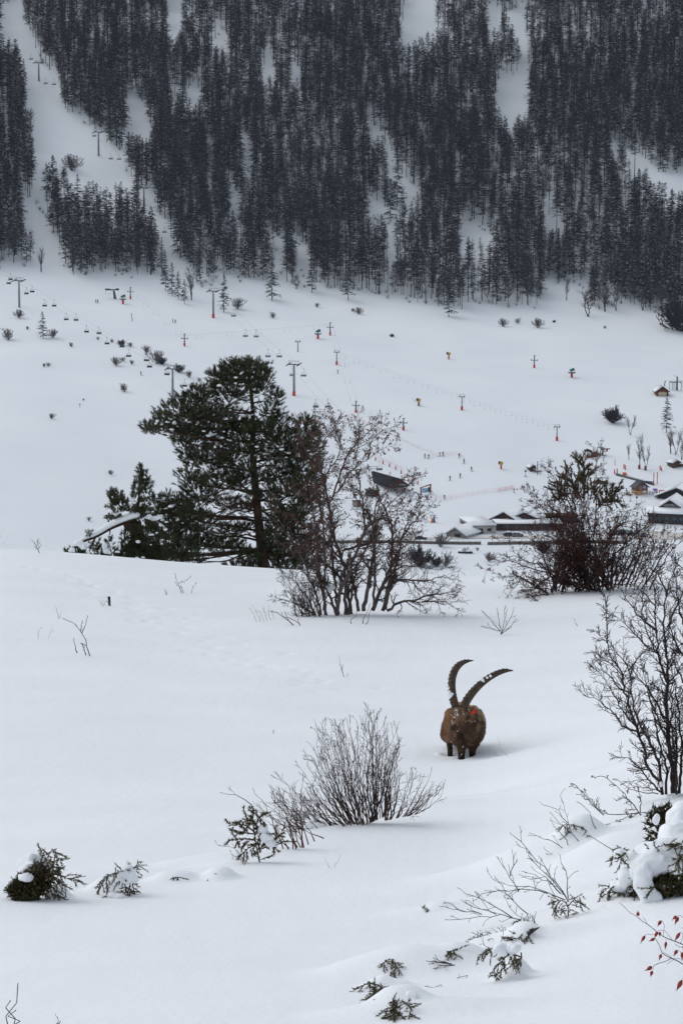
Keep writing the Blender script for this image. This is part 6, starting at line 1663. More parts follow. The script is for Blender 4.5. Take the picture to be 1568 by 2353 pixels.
finish_shrub(t, b2, big, S, 'bush_twig', 'bush_twig', 5)
leaves(t, b2, tips, "leaves", 'leaf', .018, .05, rg)
cap(t, b2, [(P(*XC((610, 910)), d2 - .1), (.07, .07, .055)), (P(*XC((660, 910)), d2 - .12), (.09, .07, .04)), (P(*XC((1225, 770)), d2), (.035, .03, .04)), (P(*XC((560, 840)), d2 + .2), (.07, .06, .05))])
b3 = G(655, 1950)
t = thing("sapling_clump", "clump of reddish whip-like shoots between the bare bush and the little juniper", "bush", b3)
S, tips, big = [], [], []
WH = [[(570, 1050), (545, 900), (550, 720), (565, 560)], [(560, 1050), (520, 800), (470, 660), (385, 552)], [(520, 1060), (470, 860), (400, 720), (346, 650)], [(440, 1080), (400, 960), (340, 800), (240, 660)], [(290, 860), (200, 740), (120, 690), (25, 690)], [(470, 1060), (420, 960), (340, 880)], [(530, 1050), (500, 960), (440, 880)], [(500, 1060), (480, 940), (500, 760)], [(550, 1050), (480, 870), (390, 790)],
  [(520, 1050), (450, 930), (350, 900)], [(600, 1030), (560, 900), (500, 800)], [(480, 1060), (400, 1000), (340, 960)], [(640, 1010), (600, 940), (560, 880)], [(700, 990), (620, 960), (540, 930)]]
stems_from([[XC(z) for z in l] for l in WH], hyp(b3), .006, rg, .25, S, tips, dict(cF, dens=.75, L=.16), big, .06)
finish_shrub(t, b3, big, S, 'red_twig', 'dark_twig', 5)
juniper("small_juniper", [[XC(z) for z in l] for l in ([(285, 1150), (255, 1000), (240, 880), (238, 800)], [(250, 950), (190, 900), (100, 905)], [(255, 1000), (170, 990), (100, 1000)], [(260, 900), (210, 860), (170, 870)], [(265, 880), (280, 850), (290, 870)], [(300, 1060), (350, 1030), (410, 1010)], [(300, 1040), (380, 1000), (420, 960)], [(260, 1020), (200, 1060), (170, 1090)], [(245, 960), (150, 950), (130, 970)], [(290, 1080), (270, 1000), (300, 940)])],
  (598, 1982), "small upright juniper with browned tips and a block of snow on it", 1.05, .12, brown=.5, nn=8, dens=1.4, caps=((606, 1902, .045, .05, .06, -.05), (612, 1922, .06, .05, .065, -.07), (622, 1938, .05, .05, .04, -.1)), seed=12, hang=.1)
stick("bare_twigs", [[(560, 1978), (545, 1950), (530, 1945), (500, 1941)], [(556, 1988), (548, 1972), (535, 1965)], [(575, 1985), (552, 1975), (545, 1960)], [(585, 1982), (560, 1990), (552, 1975)]], "curly grey twigs at the foot of the little upright juniper", "twig", .003, 'brown_twig', 1.0, .07)

# --- tall bare shrub at the side of the frame
rg = random.Random(51)
XR = lambda z: (1313 + z[0] * .2728, 1254.7 + z[1] * .2728)
b4 = G(1538, 1832); d4 = hyp(b4)
t = thing("tall_shrub", "tall bare dark shrub with many forking stems rising from a snow cushion", "shrub", b4)
S, tips, big = [], [], []
RS = [[(760, 2090), (720, 1950), (640, 1900), (600, 1700), (560, 1560), (470, 1330), (430, 1100), (380, 990), (330, 970), (300, 850), (290, 580), (280, 430)], [(760, 2090), (740, 1880), (690, 1700), (620, 1600), (530, 1430), (500, 1250), (480, 1040), (380, 900), (200, 720)], [(850, 2090), (840, 1850), (810, 1600), (790, 1300), (800, 1150), (800, 1000), (780, 750), (775, 600), (790, 400), (900, 100)],
 [(800, 1150), (740, 1000), (720, 850), (700, 650), (700, 350), (620, 200), (560, 80)], [(800, 680), (900, 440), (940, 380), (960, 200)], [(480, 1040), (560, 930), (630, 870)], [(700, 700), (560, 600), (440, 400), (380, 330)], [(640, 850), (540, 740), (440, 640), (320, 560)], [(760, 2080), (650, 1980), (540, 1830), (450, 1770), (370, 1770)], [(560, 1560), (440, 1540), (340, 1400), (250, 1310), (90, 1240)],
 [(860, 2060), (880, 1700), (870, 1450), (920, 1300), (950, 1250)], [(960, 930), (880, 860), (830, 700), (820, 560)], [(900, 2090), (920, 1800), (960, 1500), (980, 1200), (930, 800), (940, 500)], [(820, 1500), (700, 1300), (600, 1150), (540, 1080), (450, 980)], [(800, 1650), (700, 1400), (640, 1250), (580, 1000)], [(790, 2090), (800, 1900), (720, 1600), (660, 1300), (640, 1100)], [(950, 2090), (1010, 1500), (990, 900), (970, 300)], [(1000, 2090), (1100, 1400), (1140, 700), (1160, 400)],
 [(880, 2090), (870, 1800), (830, 1500), (840, 1200), (880, 950)], [(920, 1700), (900, 1400), (850, 1100), (830, 850)], [(600, 1700), (520, 1500), (420, 1380), (330, 1200), (220, 1050), (160, 1000)], [(430, 1100), (340, 1000), (210, 900)], [(720, 900), (640, 780), (600, 600), (590, 420)], [(700, 500), (640, 420), (520, 330), (440, 260)], [(790, 420), (760, 300), (680, 180), (640, 60)], [(500, 1250), (400, 1200), (300, 1080), (190, 950)], [(930, 1150), (860, 1000), (840, 900)], [(960, 700), (900, 560), (870, 300), (850, 60)], [(940, 1500), (1040, 1300), (1060, 1000), (1050, 700)]]
rr_ = [.012, .0115, .017, .009, .007, .005, .007, .006, .007, .007, .010, .009, .011, .008, .008, .010, .013, .013, .010, .008, .007, .004, .006, .005, .006, .005, .006, .007, .009]
cR = dict(n=[5, 3], up=[.03, .03], wob=.14, start=[0, 0], nb=[1.25, 0], ang=.75, lr=.45, max=1, rmin=.0020, dens=3.6, L=.19)
stems_from([[XR(z) for z in l] for l in RS], d4, [r_ * 1.25 for r_ in rr_], rg, .30, S, tips, cR, big, .045)
# low side branches towards us
XL = lambda z: (1342.3 + z[0] * .14405, 1780 + z[1] * .14405)
RL = [[(1170, 300), (960, 305), (780, 240), (640, 170), (540, 90)], [(870, 620), (640, 330), (520, 190), (350, 60), (250, 0), (160, 40)], [(1200, 660), (1000, 610), (880, 590), (700, 680), (560, 720)], [(1060, 860), (880, 800), (730, 740), (670, 570)], [(1100, 840), (800, 790), (640, 830), (480, 780), (330, 790)], [(1170, 1110), (1000, 1100), (860, 1070), (680, 1080), (600, 1030), (490, 1060)], [(1150, 900), (1040, 960), (880, 1090)],
  [(300, 640), (200, 540), (60, 420), (-40, 280), (-150, 160)], [(860, 600), (560, 640), (300, 620), (110, 440), (0, 270)], [(720, 1470), (560, 1470), (430, 1400), (340, 1350), (270, 1290)], [(700, 1530), (520, 1590), (330, 1540)], [(720, 1520), (600, 1560), (440, 1660), (320, 1630)], [(1150, 1000), (1000, 900), (800, 880), (740, 920)], [(900, 1090), (700, 1150), (640, 1160)], [(880, 590), (900, 500), (860, 300), (850, 200)]]
stems_from([[XL(z) for z in l] for l in RL], d4 - 1.2, .0045, rg, .25, S, tips, dict(cR, L=.10, dens=1.2), big, .035)
M['black_twig'] = mat('blackish_twigs', (.020, .015, .015), .8, (.055, .040, .038), 9, spec=.25)
finish_shrub(t, b4, big, S, 'black_twig', 'black_twig', 6)
lowt = [x for x in tips if proj(np.array(x[0]))[1] > 1760]
dots(t, b4, lowt, "berries", 'berry', .0042, .35, rg); leaves(t, b4, tips, "leaves", 'leaf', .012, .05, rg)
cap(t, b4, [(P(1517, 1801, d4 - .05), (.018, .016, .032)), (P(1525, 1852, d4 - .3), (.12, .10, .075)), (P(1555, 1835, d4), (.12, .1, .06))])
# snow boulder with junipers under it
d5 = hyp(G(1500, 2050)); b5 = G(1500, 2050)
JR = [[XL(z) for z in l] for l in ([(1560, 1520), (1250, 1580), (1100, 1540), (980, 1480), (870, 1395)], [(1000, 1490), (900, 1560), (850, 1650)], [(870, 1400), (820, 1450), (815, 1520)], [(1250, 1580), (1140, 1650), (1050, 1670)], [(1280, 1580), (1150, 1720), (1080, 1820)], [(1560, 1480), (1450, 1520), (1380, 1520), (1280, 1590)], [(1560, 1300), (1500, 1330), (1460, 1400)], [(1560, 1200), (1520, 1150)], [(1480, 1560), (1440, 1620), (1470, 1660)],
   [(790, 1350), (700, 1280), (620, 1210), (540, 1140)], [(600, 1200), (510, 1180), (480, 1280)], [(650, 1240), (580, 1290), (560, 1310)], [(880, 1290), (1000, 1240), (1100, 1200), (1150, 1150)], [(1000, 1250), (1150, 1210), (1290, 1130)], [(860, 1800), (700, 1840), (570, 1770), (450, 1760), (360, 1800), (280, 1880)], [(700, 1830), (620, 1860), (560, 1900)], [(460, 1770), (400, 1830), (370, 1920)], [(560, 1780), (510, 1720)], [(840, 1700), (780, 1760), (720, 1800)], [(840, 1850), (760, 1870), (700, 1840)], [(830, 1560), (790, 1700), (800, 1850)],
   [(1500, 1250), (1520, 1330), (1480, 1500)], [(1380, 1100), (1330, 1120), (1260, 1190)], [(1520, 1080), (1480, 1110), (1430, 1140)])]
juniper("juniper_bank", JR, (1500, 2050), "dark juniper mound smothered by thick snow pillows under the tall bare shrub", .78, .26, brown=.22, seed=23, dens=1.7,
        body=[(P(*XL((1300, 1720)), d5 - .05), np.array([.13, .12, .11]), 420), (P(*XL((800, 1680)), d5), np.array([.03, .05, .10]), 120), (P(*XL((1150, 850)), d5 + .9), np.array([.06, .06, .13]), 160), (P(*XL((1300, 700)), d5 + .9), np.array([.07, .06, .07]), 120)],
        caps=((1527, 1972, .20, .18, .10, .05), (1500, 1985, .13, .12, .09, -.05), (1560, 1965, .14, .14, .12, .15), (1481, 2035, .06, .06, .12, -.18), (1497, 2060, .045, .05, .05, -.18), (1440, 2020, .05, .05, .07, 0), (1452, 1965, .035, .035, .05, -.05), (1430, 1962, .05, .05, .03, 0), (1558, 1918, .12, .12, .09, .3), (1545, 1930, .08, .08, .07, .2), (1508, 1882, .03, .03, .045, .4), (1568, 1880, .12, .12, .09, .5), (1488, 2000, .09, .08, .07, -.1), (1420, 2038, .06, .05, .035, 0.05), (1550, 2000, .05, .05, .04, -.12)))
# --- foreground junipers, dead twigs, stalks
XJ = lambda z: (z[0] * .3536, 1896.6 + z[1] * .3536)
def J(L): return [[XJ(z) for z in l] for l in L]
jd1 = hyp(G(55, 2065))
juniper("juniper_bush", J([[(150, 470), (220, 330), (300, 220), (345, 150), (378, 205)], [(200, 400), (250, 280), (290, 165)], [(230, 340), (330, 270), (398, 275)], [(240, 360), (350, 310), (430, 340), (495, 358)], [(250, 380), (330, 390), (390, 460)], [(200, 420), (130, 360), (65, 385)], [(200, 380), (180, 320), (175, 310)], [(240, 300), (235, 250)], [(300, 330), (360, 350), (420, 390)], [(280, 400), (330, 430), (375, 465)], [(180, 450), (120, 420), (100, 440)], [(260, 330), (320, 230), (350, 230)], [(220, 420), (280, 350), (370, 300)], [(310, 300), (350, 250), (360, 180)], [(150, 460), (140, 380), (100, 370)], [(250, 410), (300, 420), (320, 440)], [(280, 340), (340, 330), (385, 380)]]),
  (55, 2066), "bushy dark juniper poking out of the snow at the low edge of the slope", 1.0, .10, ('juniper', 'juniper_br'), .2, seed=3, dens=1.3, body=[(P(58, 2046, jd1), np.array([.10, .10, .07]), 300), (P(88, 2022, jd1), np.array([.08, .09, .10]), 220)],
  caps=((72, 1993, .10, .09, .09, .12), (84, 1975, .06, .05, .06, .08), (62, 2015, .06, .06, .04, -.06), (134, 2042, .06, .05, .05, .1)))
juniper("arching_juniper", J([[(830, 450), (810, 370), (800, 300), (760, 255)], [(830, 440), (850, 370), (870, 300), (895, 245)], [(800, 300), (740, 310), (680, 340), (645, 380), (643, 440)], [(700, 330), (690, 370), (710, 395)], [(860, 380), (870, 410), (872, 435)], [(870, 300), (890, 290), (900, 260)], [(850, 300), (840, 265)], [(820, 430), (790, 455), (730, 458)], [(800, 330), (790, 360), (770, 300)], [(820, 400), (850, 410), (840, 450)]]),
  (292, 2056), "small juniper with one arm arching down and a snow lump in its fork", 0.85, .08, brown=.22, seed=4, dens=1.2, caps=((295, 2008, .075, .06, .10, -.05), (250, 2035, .12, .1, .09, .25), (268, 2054, .08, .06, .04, .0), (272, 2058, .07, .06, .03, -.1)))
juniper("juniper_tip", J([[(1090, 370), (1110, 345), (1140, 335), (1170, 335), (1190, 355)], [(1130, 340), (1125, 365)], [(1160, 335), (1150, 362)]]), (396, 2028), "little juniper tip under a snow hump between the arching juniper and the stub", .8, .05, brown=.2, seed=6, caps=((402, 2011, .15, .12, .05, .12),))
juniper("juniper_stub", J([[(1465, 325), (1430, 330), (1390, 325), (1355, 335), (1352, 355)], [(1465, 320), (1440, 345), (1410, 348)]]), (505, 2022), "flat dark juniper stub beneath a pointed snow hump, nearest the small upright juniper", .8, .05, ('juniper_d', 'juniper_br'), .3, seed=8, caps=((505, 2003, .10, .1, .06, .06),))
X9 = lambda z: (788 + z[0] * .2977, 2072 + z[1] * .2977)
def K(L): return [[X9(z) for z in l] for l in L]
juniper("hanging_juniper", K([[(420, 375), (375, 385), (320, 420), (315, 510)], [(415, 380), (405, 430), (370, 500)], [(380, 390), (385, 440), (375, 470)], [(410, 400), (400, 480), (430, 540)], [(395, 480), (390, 540), (400, 615)], [(350, 400), (340, 430), (325, 460)]]), (912, 2190), "juniper spray hanging straight down from the snow, uppermost of the low cluster", .50, .03, brown=.15, seed=14, caps=((930, 2196, .09, .08, .06, .08),))
juniper("juniper_tuft", K([[(895, 385), (870, 360), (850, 375), (810, 380), (800, 415)], [(850, 375), (860, 400), (875, 415)], [(830, 380), (830, 410)]]), (1050, 2190), "tiny juniper tuft on the snow beside the bent dead twig", .5, .03, brown=.12, seed=15, caps=((1062, 2176, .09, .08, .035, .08),))
juniper("juniper_spray", K([[(325, 660), (270, 640), (210, 620), (160, 640), (120, 690)], [(310, 690), (260, 720), (215, 775)], [(250, 650), (240, 700), (225, 720)], [(300, 680), (295, 720), (290, 765)], [(210, 625), (205, 670)], [(325, 670), (300, 650), (270, 690)]]), (884, 2272), "fan of juniper spreading out to one side below a round snow pillow", .52, .03, brown=.15, seed=16, caps=((905, 2262, .07, .06, .03, .06), (862, 2256, .05, .05, .025, .05)))
juniper("drooping_juniper", K([[(420, 750), (390, 800), (340, 820), (330, 860)], [(420, 760), (400, 850), (395, 920)], [(430, 750), (480, 780), (525, 820), (505, 890)], [(400, 800), (370, 850), (350, 890)], [(420, 800), (435, 870)], [(440, 760), (400, 760), (380, 800)], [(410, 780), (390, 850), (385, 900)]]), (913, 2300), "drooping juniper at the very bottom of the snow, under a round snow pillow", .52, .03, brown=.25, seed=17, caps=((920, 2285, .10, .09, .06, .05), (945, 2300, .05, .05, .06, 0)))
juniper("spreading_juniper", K([[(1380, 425), (1300, 400), (1200, 390), (1120, 370), (1050, 410), (1035, 455)], [(1250, 400), (1240, 450), (1170, 490), (1155, 540), (1175, 590)], [(1255, 480), (1210, 540), (1170, 565)], [(1120, 350), (1130, 375)], [(1300, 400), (1340, 440), (1310, 490)], [(1370, 390), (1375, 430), (1330, 470)], [(1290, 390), (1250, 420), (1220, 470)], [(1340, 450), (1310, 480), (1290, 430)]]), (1155, 2253), "spreading juniper with two round snow balls resting on it", .60, .05, brown=.15, seed=18, dens=1.25, caps=((1149, 2178, .042, .04, .036, -.02), (1177, 2179, .042, .04, .034, -.02), (1182, 2212, .05, .05, .045, .08)))
juniper("log_juniper", K([[(1510, 195), (1440, 220), (1380, 250), (1300, 270), (1245, 280)], [(1440, 225), (1430, 270), (1400, 285)], [(1380, 245), (1350, 280), (1300, 285)], [(1500, 200), (1450, 240), (1410, 270)]]), (1205, 2156), "dark juniper limb lying like a log across the snow", .6, .03, ('juniper_d', 'juniper_br'), .3, seed=20, dens=1.3, caps=((1200, 2133, .07, .06, .03, .05),))
juniper("juniper_sprig", K([[(1365, 140), (1330, 150), (1300, 170), (1310, 185)], [(1340, 150), (1350, 180)]]), (1192, 2128), "small juniper sprig just above the log-like limb", .6, .03, brown=.1, seed=24)
juniper("juniper_nub", K([[(670, 65), (640, 50), (620, 45)], [(660, 60), (640, 68)]]), (982, 2092), "tiny dark juniper nub at the edge of a snow hump", .7, .03, ('juniper_d', 'juniper_br'), .2, seed=25, caps=((1005, 2085, .07, .06, .04, .05),))
XM = lambda z: (992 + z[0] * .3674, 1692.4 + z[1] * .3674)      # crop 1700..2687, 2900..4031
juniper("upright_juniper", [[XM(z) for z in l] for l in ([(850, 1130), (848, 1060), (830, 1030), (760, 1010), (735, 1000)], [(850, 1060), (880, 1020), (930, 985)], [(800, 1025), (770, 1060), (765, 1085)], [(790, 1020), (750, 1040)], [(890, 1020), (920, 1040)], [(830, 1070), (790, 1085), (830, 1085)])], (1304, 2106), "small forked juniper standing on a thin stem among the bare twigs", .58, .04, brown=.1, seed=26, caps=((1297, 2110, .02, .02, .02, -.03),))
juniper("capped_juniper", [[XM(z) for z in l] for l in ([(980, 600), (940, 570), (880, 550), (820, 550), (800, 570)], [(930, 570), (950, 610), (975, 620)], [(880, 555), (900, 590)], [(840, 550), (850, 600)], [(960, 590), (940, 620)])], (1352, 1920), "juniper spray peeking out from under a rounded snow mound", .62, .05, brown=.25, seed=27, caps=((1330, 1880, .13, .11, .07, .10),))
GT = "bare twigs sticking out of the snow bank"
def XMl(L): return [[XM(z) for z in l] for l in L]
for polys, lab, r_, L_ in ((XMl([[(850, 1030), (760, 900), (690, 850), (640, 800), (600, 740)], [(840, 1010), (740, 860), (620, 730), (510, 620)], [(830, 1020), (700, 960), (590, 940), (480, 930)], [(850, 1010), (855, 940), (830, 830), (805, 790)], [(780, 960), (700, 880), (610, 890)], [(720, 980), (600, 960), (430, 960), (310, 980)], [(800, 980), (720, 900), (640, 860)]]), "spread of bare budded twigs rising by the small forked juniper", .0034, .09),
   (XMl([[(560, 1145), (440, 1115), (310, 1110), (200, 1140), (110, 1145)], [(500, 1130), (400, 1060), (300, 1020), (205, 980)], [(400, 1110), (280, 1060), (220, 1040)], [(310, 1110), (210, 1080), (120, 1045)], [(600, 1110), (480, 1010), (440, 900), (380, 890)], [(700, 1258), (620, 1190), (560, 1150), (470, 1040)], [(540, 970), (480, 880), (435, 800)], [(490, 870), (505, 740)]]), "low fan of thin twigs bending out over the snow", .0032, .10),
   (XMl([[(920, 660), (850, 580), (760, 520), (735, 470)], [(870, 600), (830, 480), (800, 370)], [(850, 540), (770, 440), (690, 425)], [(830, 710), (760, 650), (690, 640), (605, 600)], [(850, 690), (810, 600), (760, 560)], [(800, 740), (740, 730)]]), "budded twigs coming up round the snow-capped juniper spray", .0032, .09),
   (XMl([[(1030, 588), (960, 480), (900, 405)]]), "single straight bare stick above the snow-capped juniper", .0035, .3), (XMl([[(1140, 760), (1060, 680), (980, 615)]]), "single straight bare stick slanting out between juniper and snow mound", .0035, .3),
   (XMl([[(500, 1195), (420, 1230), (300, 1250), (215, 1285)], [(300, 1250), (295, 1240)], [(300, 1262), (350, 1268)]]), "knobbly bare twig lying along the snow above the spreading juniper", .003, .05),
   (XMl([[(150, 1430), (60, 1415), (-20, 1405)], [(140, 1428), (40, 1428)], [(100, 1415), (20, 1400)]]), "bent dead twig with three prongs flat on the snow", .0035, .05), (XMl([[(212, 1508), (170, 1480)]]), "short bit of twig alone below the three-pronged one", .002, .2), (XMl([[(60, 1558), (-20, 1556)]]), "thin horizontal twig beside the round snow pillow", .002, .2),
   (XMl([[(370, 1330), (335, 1310), (295, 1298)], [(440, 1300), (428, 1285)]]), "tiny twig above the two snow balls", .002, .08)):
    stick("bare_twigs", polys, lab, "twig", r_, 'dark_twig', .9 if L_ < .2 else 0, L_, GT)
for polys, lab, r_, m_, dens, L_, nm in (
  ([[(207, 1507), (188, 1455), (180, 1440), (145, 1420)], [(188, 1455), (195, 1432), (203, 1413)], [(185, 1450), (190, 1425)], [(178, 1500), (172, 1478), (170, 1465)], [(198, 1505), (188, 1478)]], "forked bare twig rising from the open slope, tallest of the far snow edge twigs", .010, 'brown_twig', .3, .18, "bare_twigs"),
  ([[(418, 1362), (410, 1345), (403, 1320)], [(412, 1340), (432, 1330)], [(422, 1362), (415, 1345)], [(440, 1362), (443, 1345)]], "slim bare sapling twig on the slope under the broken pine", .008, 'brown_twig', .7, .16, "bare_twigs"),
  ([[(382, 1366), (378, 1352)], [(384, 1366), (380, 1356)]], "small dry seed stalk beside the slim sapling twig", .008, 'pale_grass', .5, .08, "dry_stalk"),
  ([[(88, 1467), (90, 1445), (100, 1440)], [(112, 1330 + 135), (120, 1440)]], "faint dry stalks far over on the slope", .005, 'pale_grass', .3, .1, "dry_stalk"),
  ([[(135, 1420), (132, 1400), (128, 1390)], [(138, 1420), (140, 1405)]], "pair of pale dry stalks above the forked twig", .006, 'pale_grass', .3, .1, "dry_stalk"),
  ([[(238, 1392), (235, 1380)], [(236, 1392), (230, 1382)], [(240, 1390), (243, 1378)]], "little seed heads beside the dark post stub", .006, 'pale_grass', .5, .08, "dry_stalk"),
  ([[(590 + 8 * k, 1428 - k), (580 + 9 * k, 1405), (572 + 11 * k, 1395 + 3 * (k % 3))] for k in range(6)], "tuft of pale dry grass beside the tangled shrub", .006, 'pale_grass', .8, .12, "dry_grass_tuft"),
  ([[(1150, 1458), (1146, 1430), (1140, 1395)], [(1150, 1455), (1165, 1435), (1178, 1400)], [(1148, 1450), (1128, 1425), (1110, 1405)], [(1150, 1455), (1172, 1440), (1185, 1420)], [(1146, 1450), (1120, 1440), (1108, 1438)], [(1152, 1456), (1158, 1425), (1160, 1390)]], "small bare sapling on the snow between the tangled shrub and the berry bush", .008, 'dark_twig', .6, .16, "bare_twigs"),
  ([[(1325, 1438), (1316, 1420)]], "single bit of twig on the snow below the berry bush", .006, 'brown_twig', 0, .2, "bare_twigs"),
  ([[(790, 1555), (783, 1535), (779, 1508)], [(785, 1540), (788, 1525)], [(796, 1553), (800, 1545)]], "thin dry stalk with a dark seed head in the middle of the snow", .005, 'brown_twig', .4, .06, "dry_stalk"),
  ([[(91, 1270), (84, 1255), (76, 1242)], [(88, 1262), (95, 1250)], [(84, 1256), (88, 1245)]], "budded twig standing on the snow crest", .010, 'dark_twig', .8, .14, "bare_twigs"),
  ([[(-4, 1255), (2, 1230), (6, 1200)], [(4, 1255), (15, 1238), (22, 1225)], [(0, 1250), (-6, 1215)], [(8, 1258), (20, 1250), (32, 1252)], [(2, 1240), (12, 1215)]], "sprawling bare twigs on the crest at the end of the snow", .012, 'dark_twig', .9, .2, "bare_twigs"),
  ([[(628, 1684), (628, 1676)]], "tiny brown dry flower head alone on the open snow", .006, 'leaf', .5, .03, "dry_stalk"),
  ([[(756, 1992), (750, 1978), (745, 1972)], [(768, 1990), (775, 1978), (780, 1970)]], "pair of thin dry umbels below the bare bush", .0022, 'pale_grass', .5, .03, "dry_stalk"),
  ([[(12, 2420), (28, 2330), (42, 2258)], [(20, 2385), (26, 2325), (25, 2298)], [(22, 2380), (32, 2350), (38, 2320)]], "long thin straw leaning up at the bottom edge of the snow", .0034, 'brown_twig', 0, .3, "dry_straw"),
  ([[(136, 2365), (136, 2345), (133, 2335)], [(135, 2352), (140, 2345)], [(136, 2352), (131, 2350)]], "tiny twig tip just breaking the snow at the bottom edge", .002, 'brown_twig', .3, .03, "bare_twigs"),
  ([[(1165, 1738), (1150, 1715), (1140, 1690)], [(1145, 1735), (1135, 1725)]], "two hair-thin grass blades on the snow beside the ibex", .0022, 'pale_grass', 0, .3, "dry_straw")):
    stick(nm, polys, lab, "twig" if nm == "bare_twigs" else "stalk", r_, m_, dens, L_)
p = G(252, 1391); t = thing("post_stub", "short dark splintered post stub standing in the slope", "stump", p); q = TB(); q.tube([(0, 0, -.1), (.0, 0, .09), (-.01, 0, .2)], [.032, .026, .034], 7); q.ell((-.01, 0, .15), (.03, .03, .04), 0, 1, .2); q.segs([(.0, 0, .02)], [(-.06, -.02, .12)], .012, .006); q.build("wood", 'dark_twig', t)

# --- rose hips hanging in from the side, close to us
rg = random.Random(61); dR = 6.3
XH = lambda z: (1418 + z[0] * .10665, 2054.3 + z[1] * .10665)
uh = .10665 * dR / FPX
base = P(*XH((1750, 1500)), dR); root = np.array([base[0] + .12, base[1], float(height(base[0] + .12, base[1]))])
t = thing("rose_branch", "thorny dog rose branch hung with bright red hips close to the viewer", "rose bush", root)
RST = [[(30, 175), (180, 310), (255, 395), (390, 460), (520, 575), (640, 645), (790, 760), (850, 830), (960, 900), (1100, 965), (1230, 1010), (1400, 1080), (1560, 1150), (1750, 1300)], [(800, 945), (900, 1110), (950, 1270), (1130, 1370), (1300, 1440), (1420, 1520), (1600, 1580), (1750, 1600)],
  [(1150, 1375), (1000, 1455), (890, 1475), (770, 1535)], [(975, 900), (990, 760), (1000, 660), (960, 570), (930, 562)], [(1170, 990), (1090, 880), (1020, 790), (920, 765), (870, 790)], [(800, 870), (700, 865), (620, 850), (585, 880)], [(1350, 1050), (1390, 920), (1400, 840), (1330, 815)], [(1420, 520), (1340, 450), (1280, 465)], [(1180, 1380), (1080, 1300), (990, 1255), (945, 1270), (935, 1285)], [(1400, 1300), (1330, 1230), (1275, 1195)], [(1420, 1400), (1300, 1385), (1180, 1380)], [(620, 630), (590, 560), (545, 500)], [(1210, 1400), (1110, 1460), (1060, 1510)], [(1390, 1140), (1310, 1130), (1260, 1090), (1220, 1060)], [(1450, 1760), (1400, 1800), (1380, 1840)], [(1030, 965), (1040, 1010)], [(770, 1535), (745, 1640)], [(1560, 1150), (1500, 600), (1420, 520)], [(1600, 1580), (1520, 1700), (1450, 1760)], [(790, 940), (800, 900), (850, 830)], [(1360, 1260), (1395, 1240), (1450, 1300), (1500, 1400), (1560, 1560)]]
q = TB()
RR = [3.4, 4.2, 3.2] + [2.0] * 30
for l, r_ in zip(RST, RR):
    W = place_line([XH(z) for z in l], dR, rg, rg.uniform(-.03, .03)); n = max(6, len(l) * 3); W = resample(W, n)
    if l[0] == (30, 175): rad = np.linspace(4, 13, n) * uh
    elif l[0] == (800, 945): rad = np.linspace(6, 14, n) * uh
    else: rad = np.full(n, r_ * 2.2 * uh)
    q.tube(rel(W, root), rad, 6)
W = resample(np.array([P(*XH((1750, 1300)), dR), P(*XH((1900, 1700)), dR), root + (0, 0, -.1)]), 10); q.tube(rel(W, root), np.linspace(13, 22, 10) * uh, 6)
W = resample(np.array([P(*XH((1750, 1600)), dR), P(*XH((1880, 1800)), dR), root + (.02, 0, -.1)]), 10); q.tube(rel(W, root), np.linspace(13, 22, 10) * uh, 6)
q.build("stems", 'rose_stem', t, True)
q = TB(); A = []
for l in RST[:3]:
    W = place_line([XH(z) for z in l], dR, rg, 0)
    W = resample(W, 16)
    for i in range(1, 15):
        tt_ = Vector(W[i] - W[i - 1]).normalized(); pd = np.array(rnd_perp(tt_, rg)[:]); A.append([W[i] - np.array(tt_) * 6 * uh, W[i] + pd * 22 * uh + np.array(tt_) * -8 * uh, W[i] + np.array(tt_) * 6 * uh])
q.tris(np.array(A) - root); q.build("thorns", 'rose_stem', t)['kind'] = 'stuff'
# hips: top (stalk end) and bottom (sepal end)
HP = [((430, 465), (432, 370), 40), ((930, 562), (862, 670), 40), ((855, 795), (790, 930), 36), ((905, 805), (895, 890), 34), ((585, 885), (500, 1025), 36), ((790, 950), (690, 1000), 38), ((1035, 1015), (1018, 1170), 32), ((1335, 820), (1230, 990), 38), ((1265, 465), (1180, 535), 38), ((1300, 480), (1230, 630), 42), ((935, 1285), (890, 1400), 36), ((1275, 1198), (1210, 1310), 40), ((1385, 1240), (1380, 1400), 38), ((740, 1555), (605, 1635), 46), ((740, 1645), (705, 1760), 38), ((1380, 1845), (1270, 2050), 52), ((1420, 1100), (1410, 1180), 34), ((1425, 680), (1418, 780), 30), ((1470, 1240), (1450, 1370), 38), ((1350, 1860), (1310, 1990), 40)]
for (a, b, w) in HP:
    dd0 = dR + rg.uniform(-.03, .03); A_, B_ = P(*XH(a), dd0), P(*XH(b), dd0 - .004)
    n = 9; f = np.linspace(0, 1, n); prof = np.array([.18, .62, .92, 1.0, .97, .84, .60, .36, .24]) * w * uh; W = A_ + (B_ - A_) * f[:, None]
    q = TB(); q.tube(rel(W, root), prof, 12); h_ = q.build("rose_hip", 'hip', t, True)
    ax = norm(B_ - A_); A = []
    for k in range(5):
        pd = np.array(rnd_perp(Vector(ax), rg)[:]); e = B_ + (ax * rg.uniform(.4, 1.0) + pd * rg.uniform(.4, .9)) * 52 * uh; s_ = np.cross(pd, ax) * 6 * uh
        A.append([B_ - ax * 4 * uh - s_, e, B_ - ax * 4 * uh + s_])
    q = TB(); q.tris(np.array(A) - root); q.ell(rel(B_, root), (8 * uh,) * 3, 0, 1); q.build("sepals", 'sepal', h_)
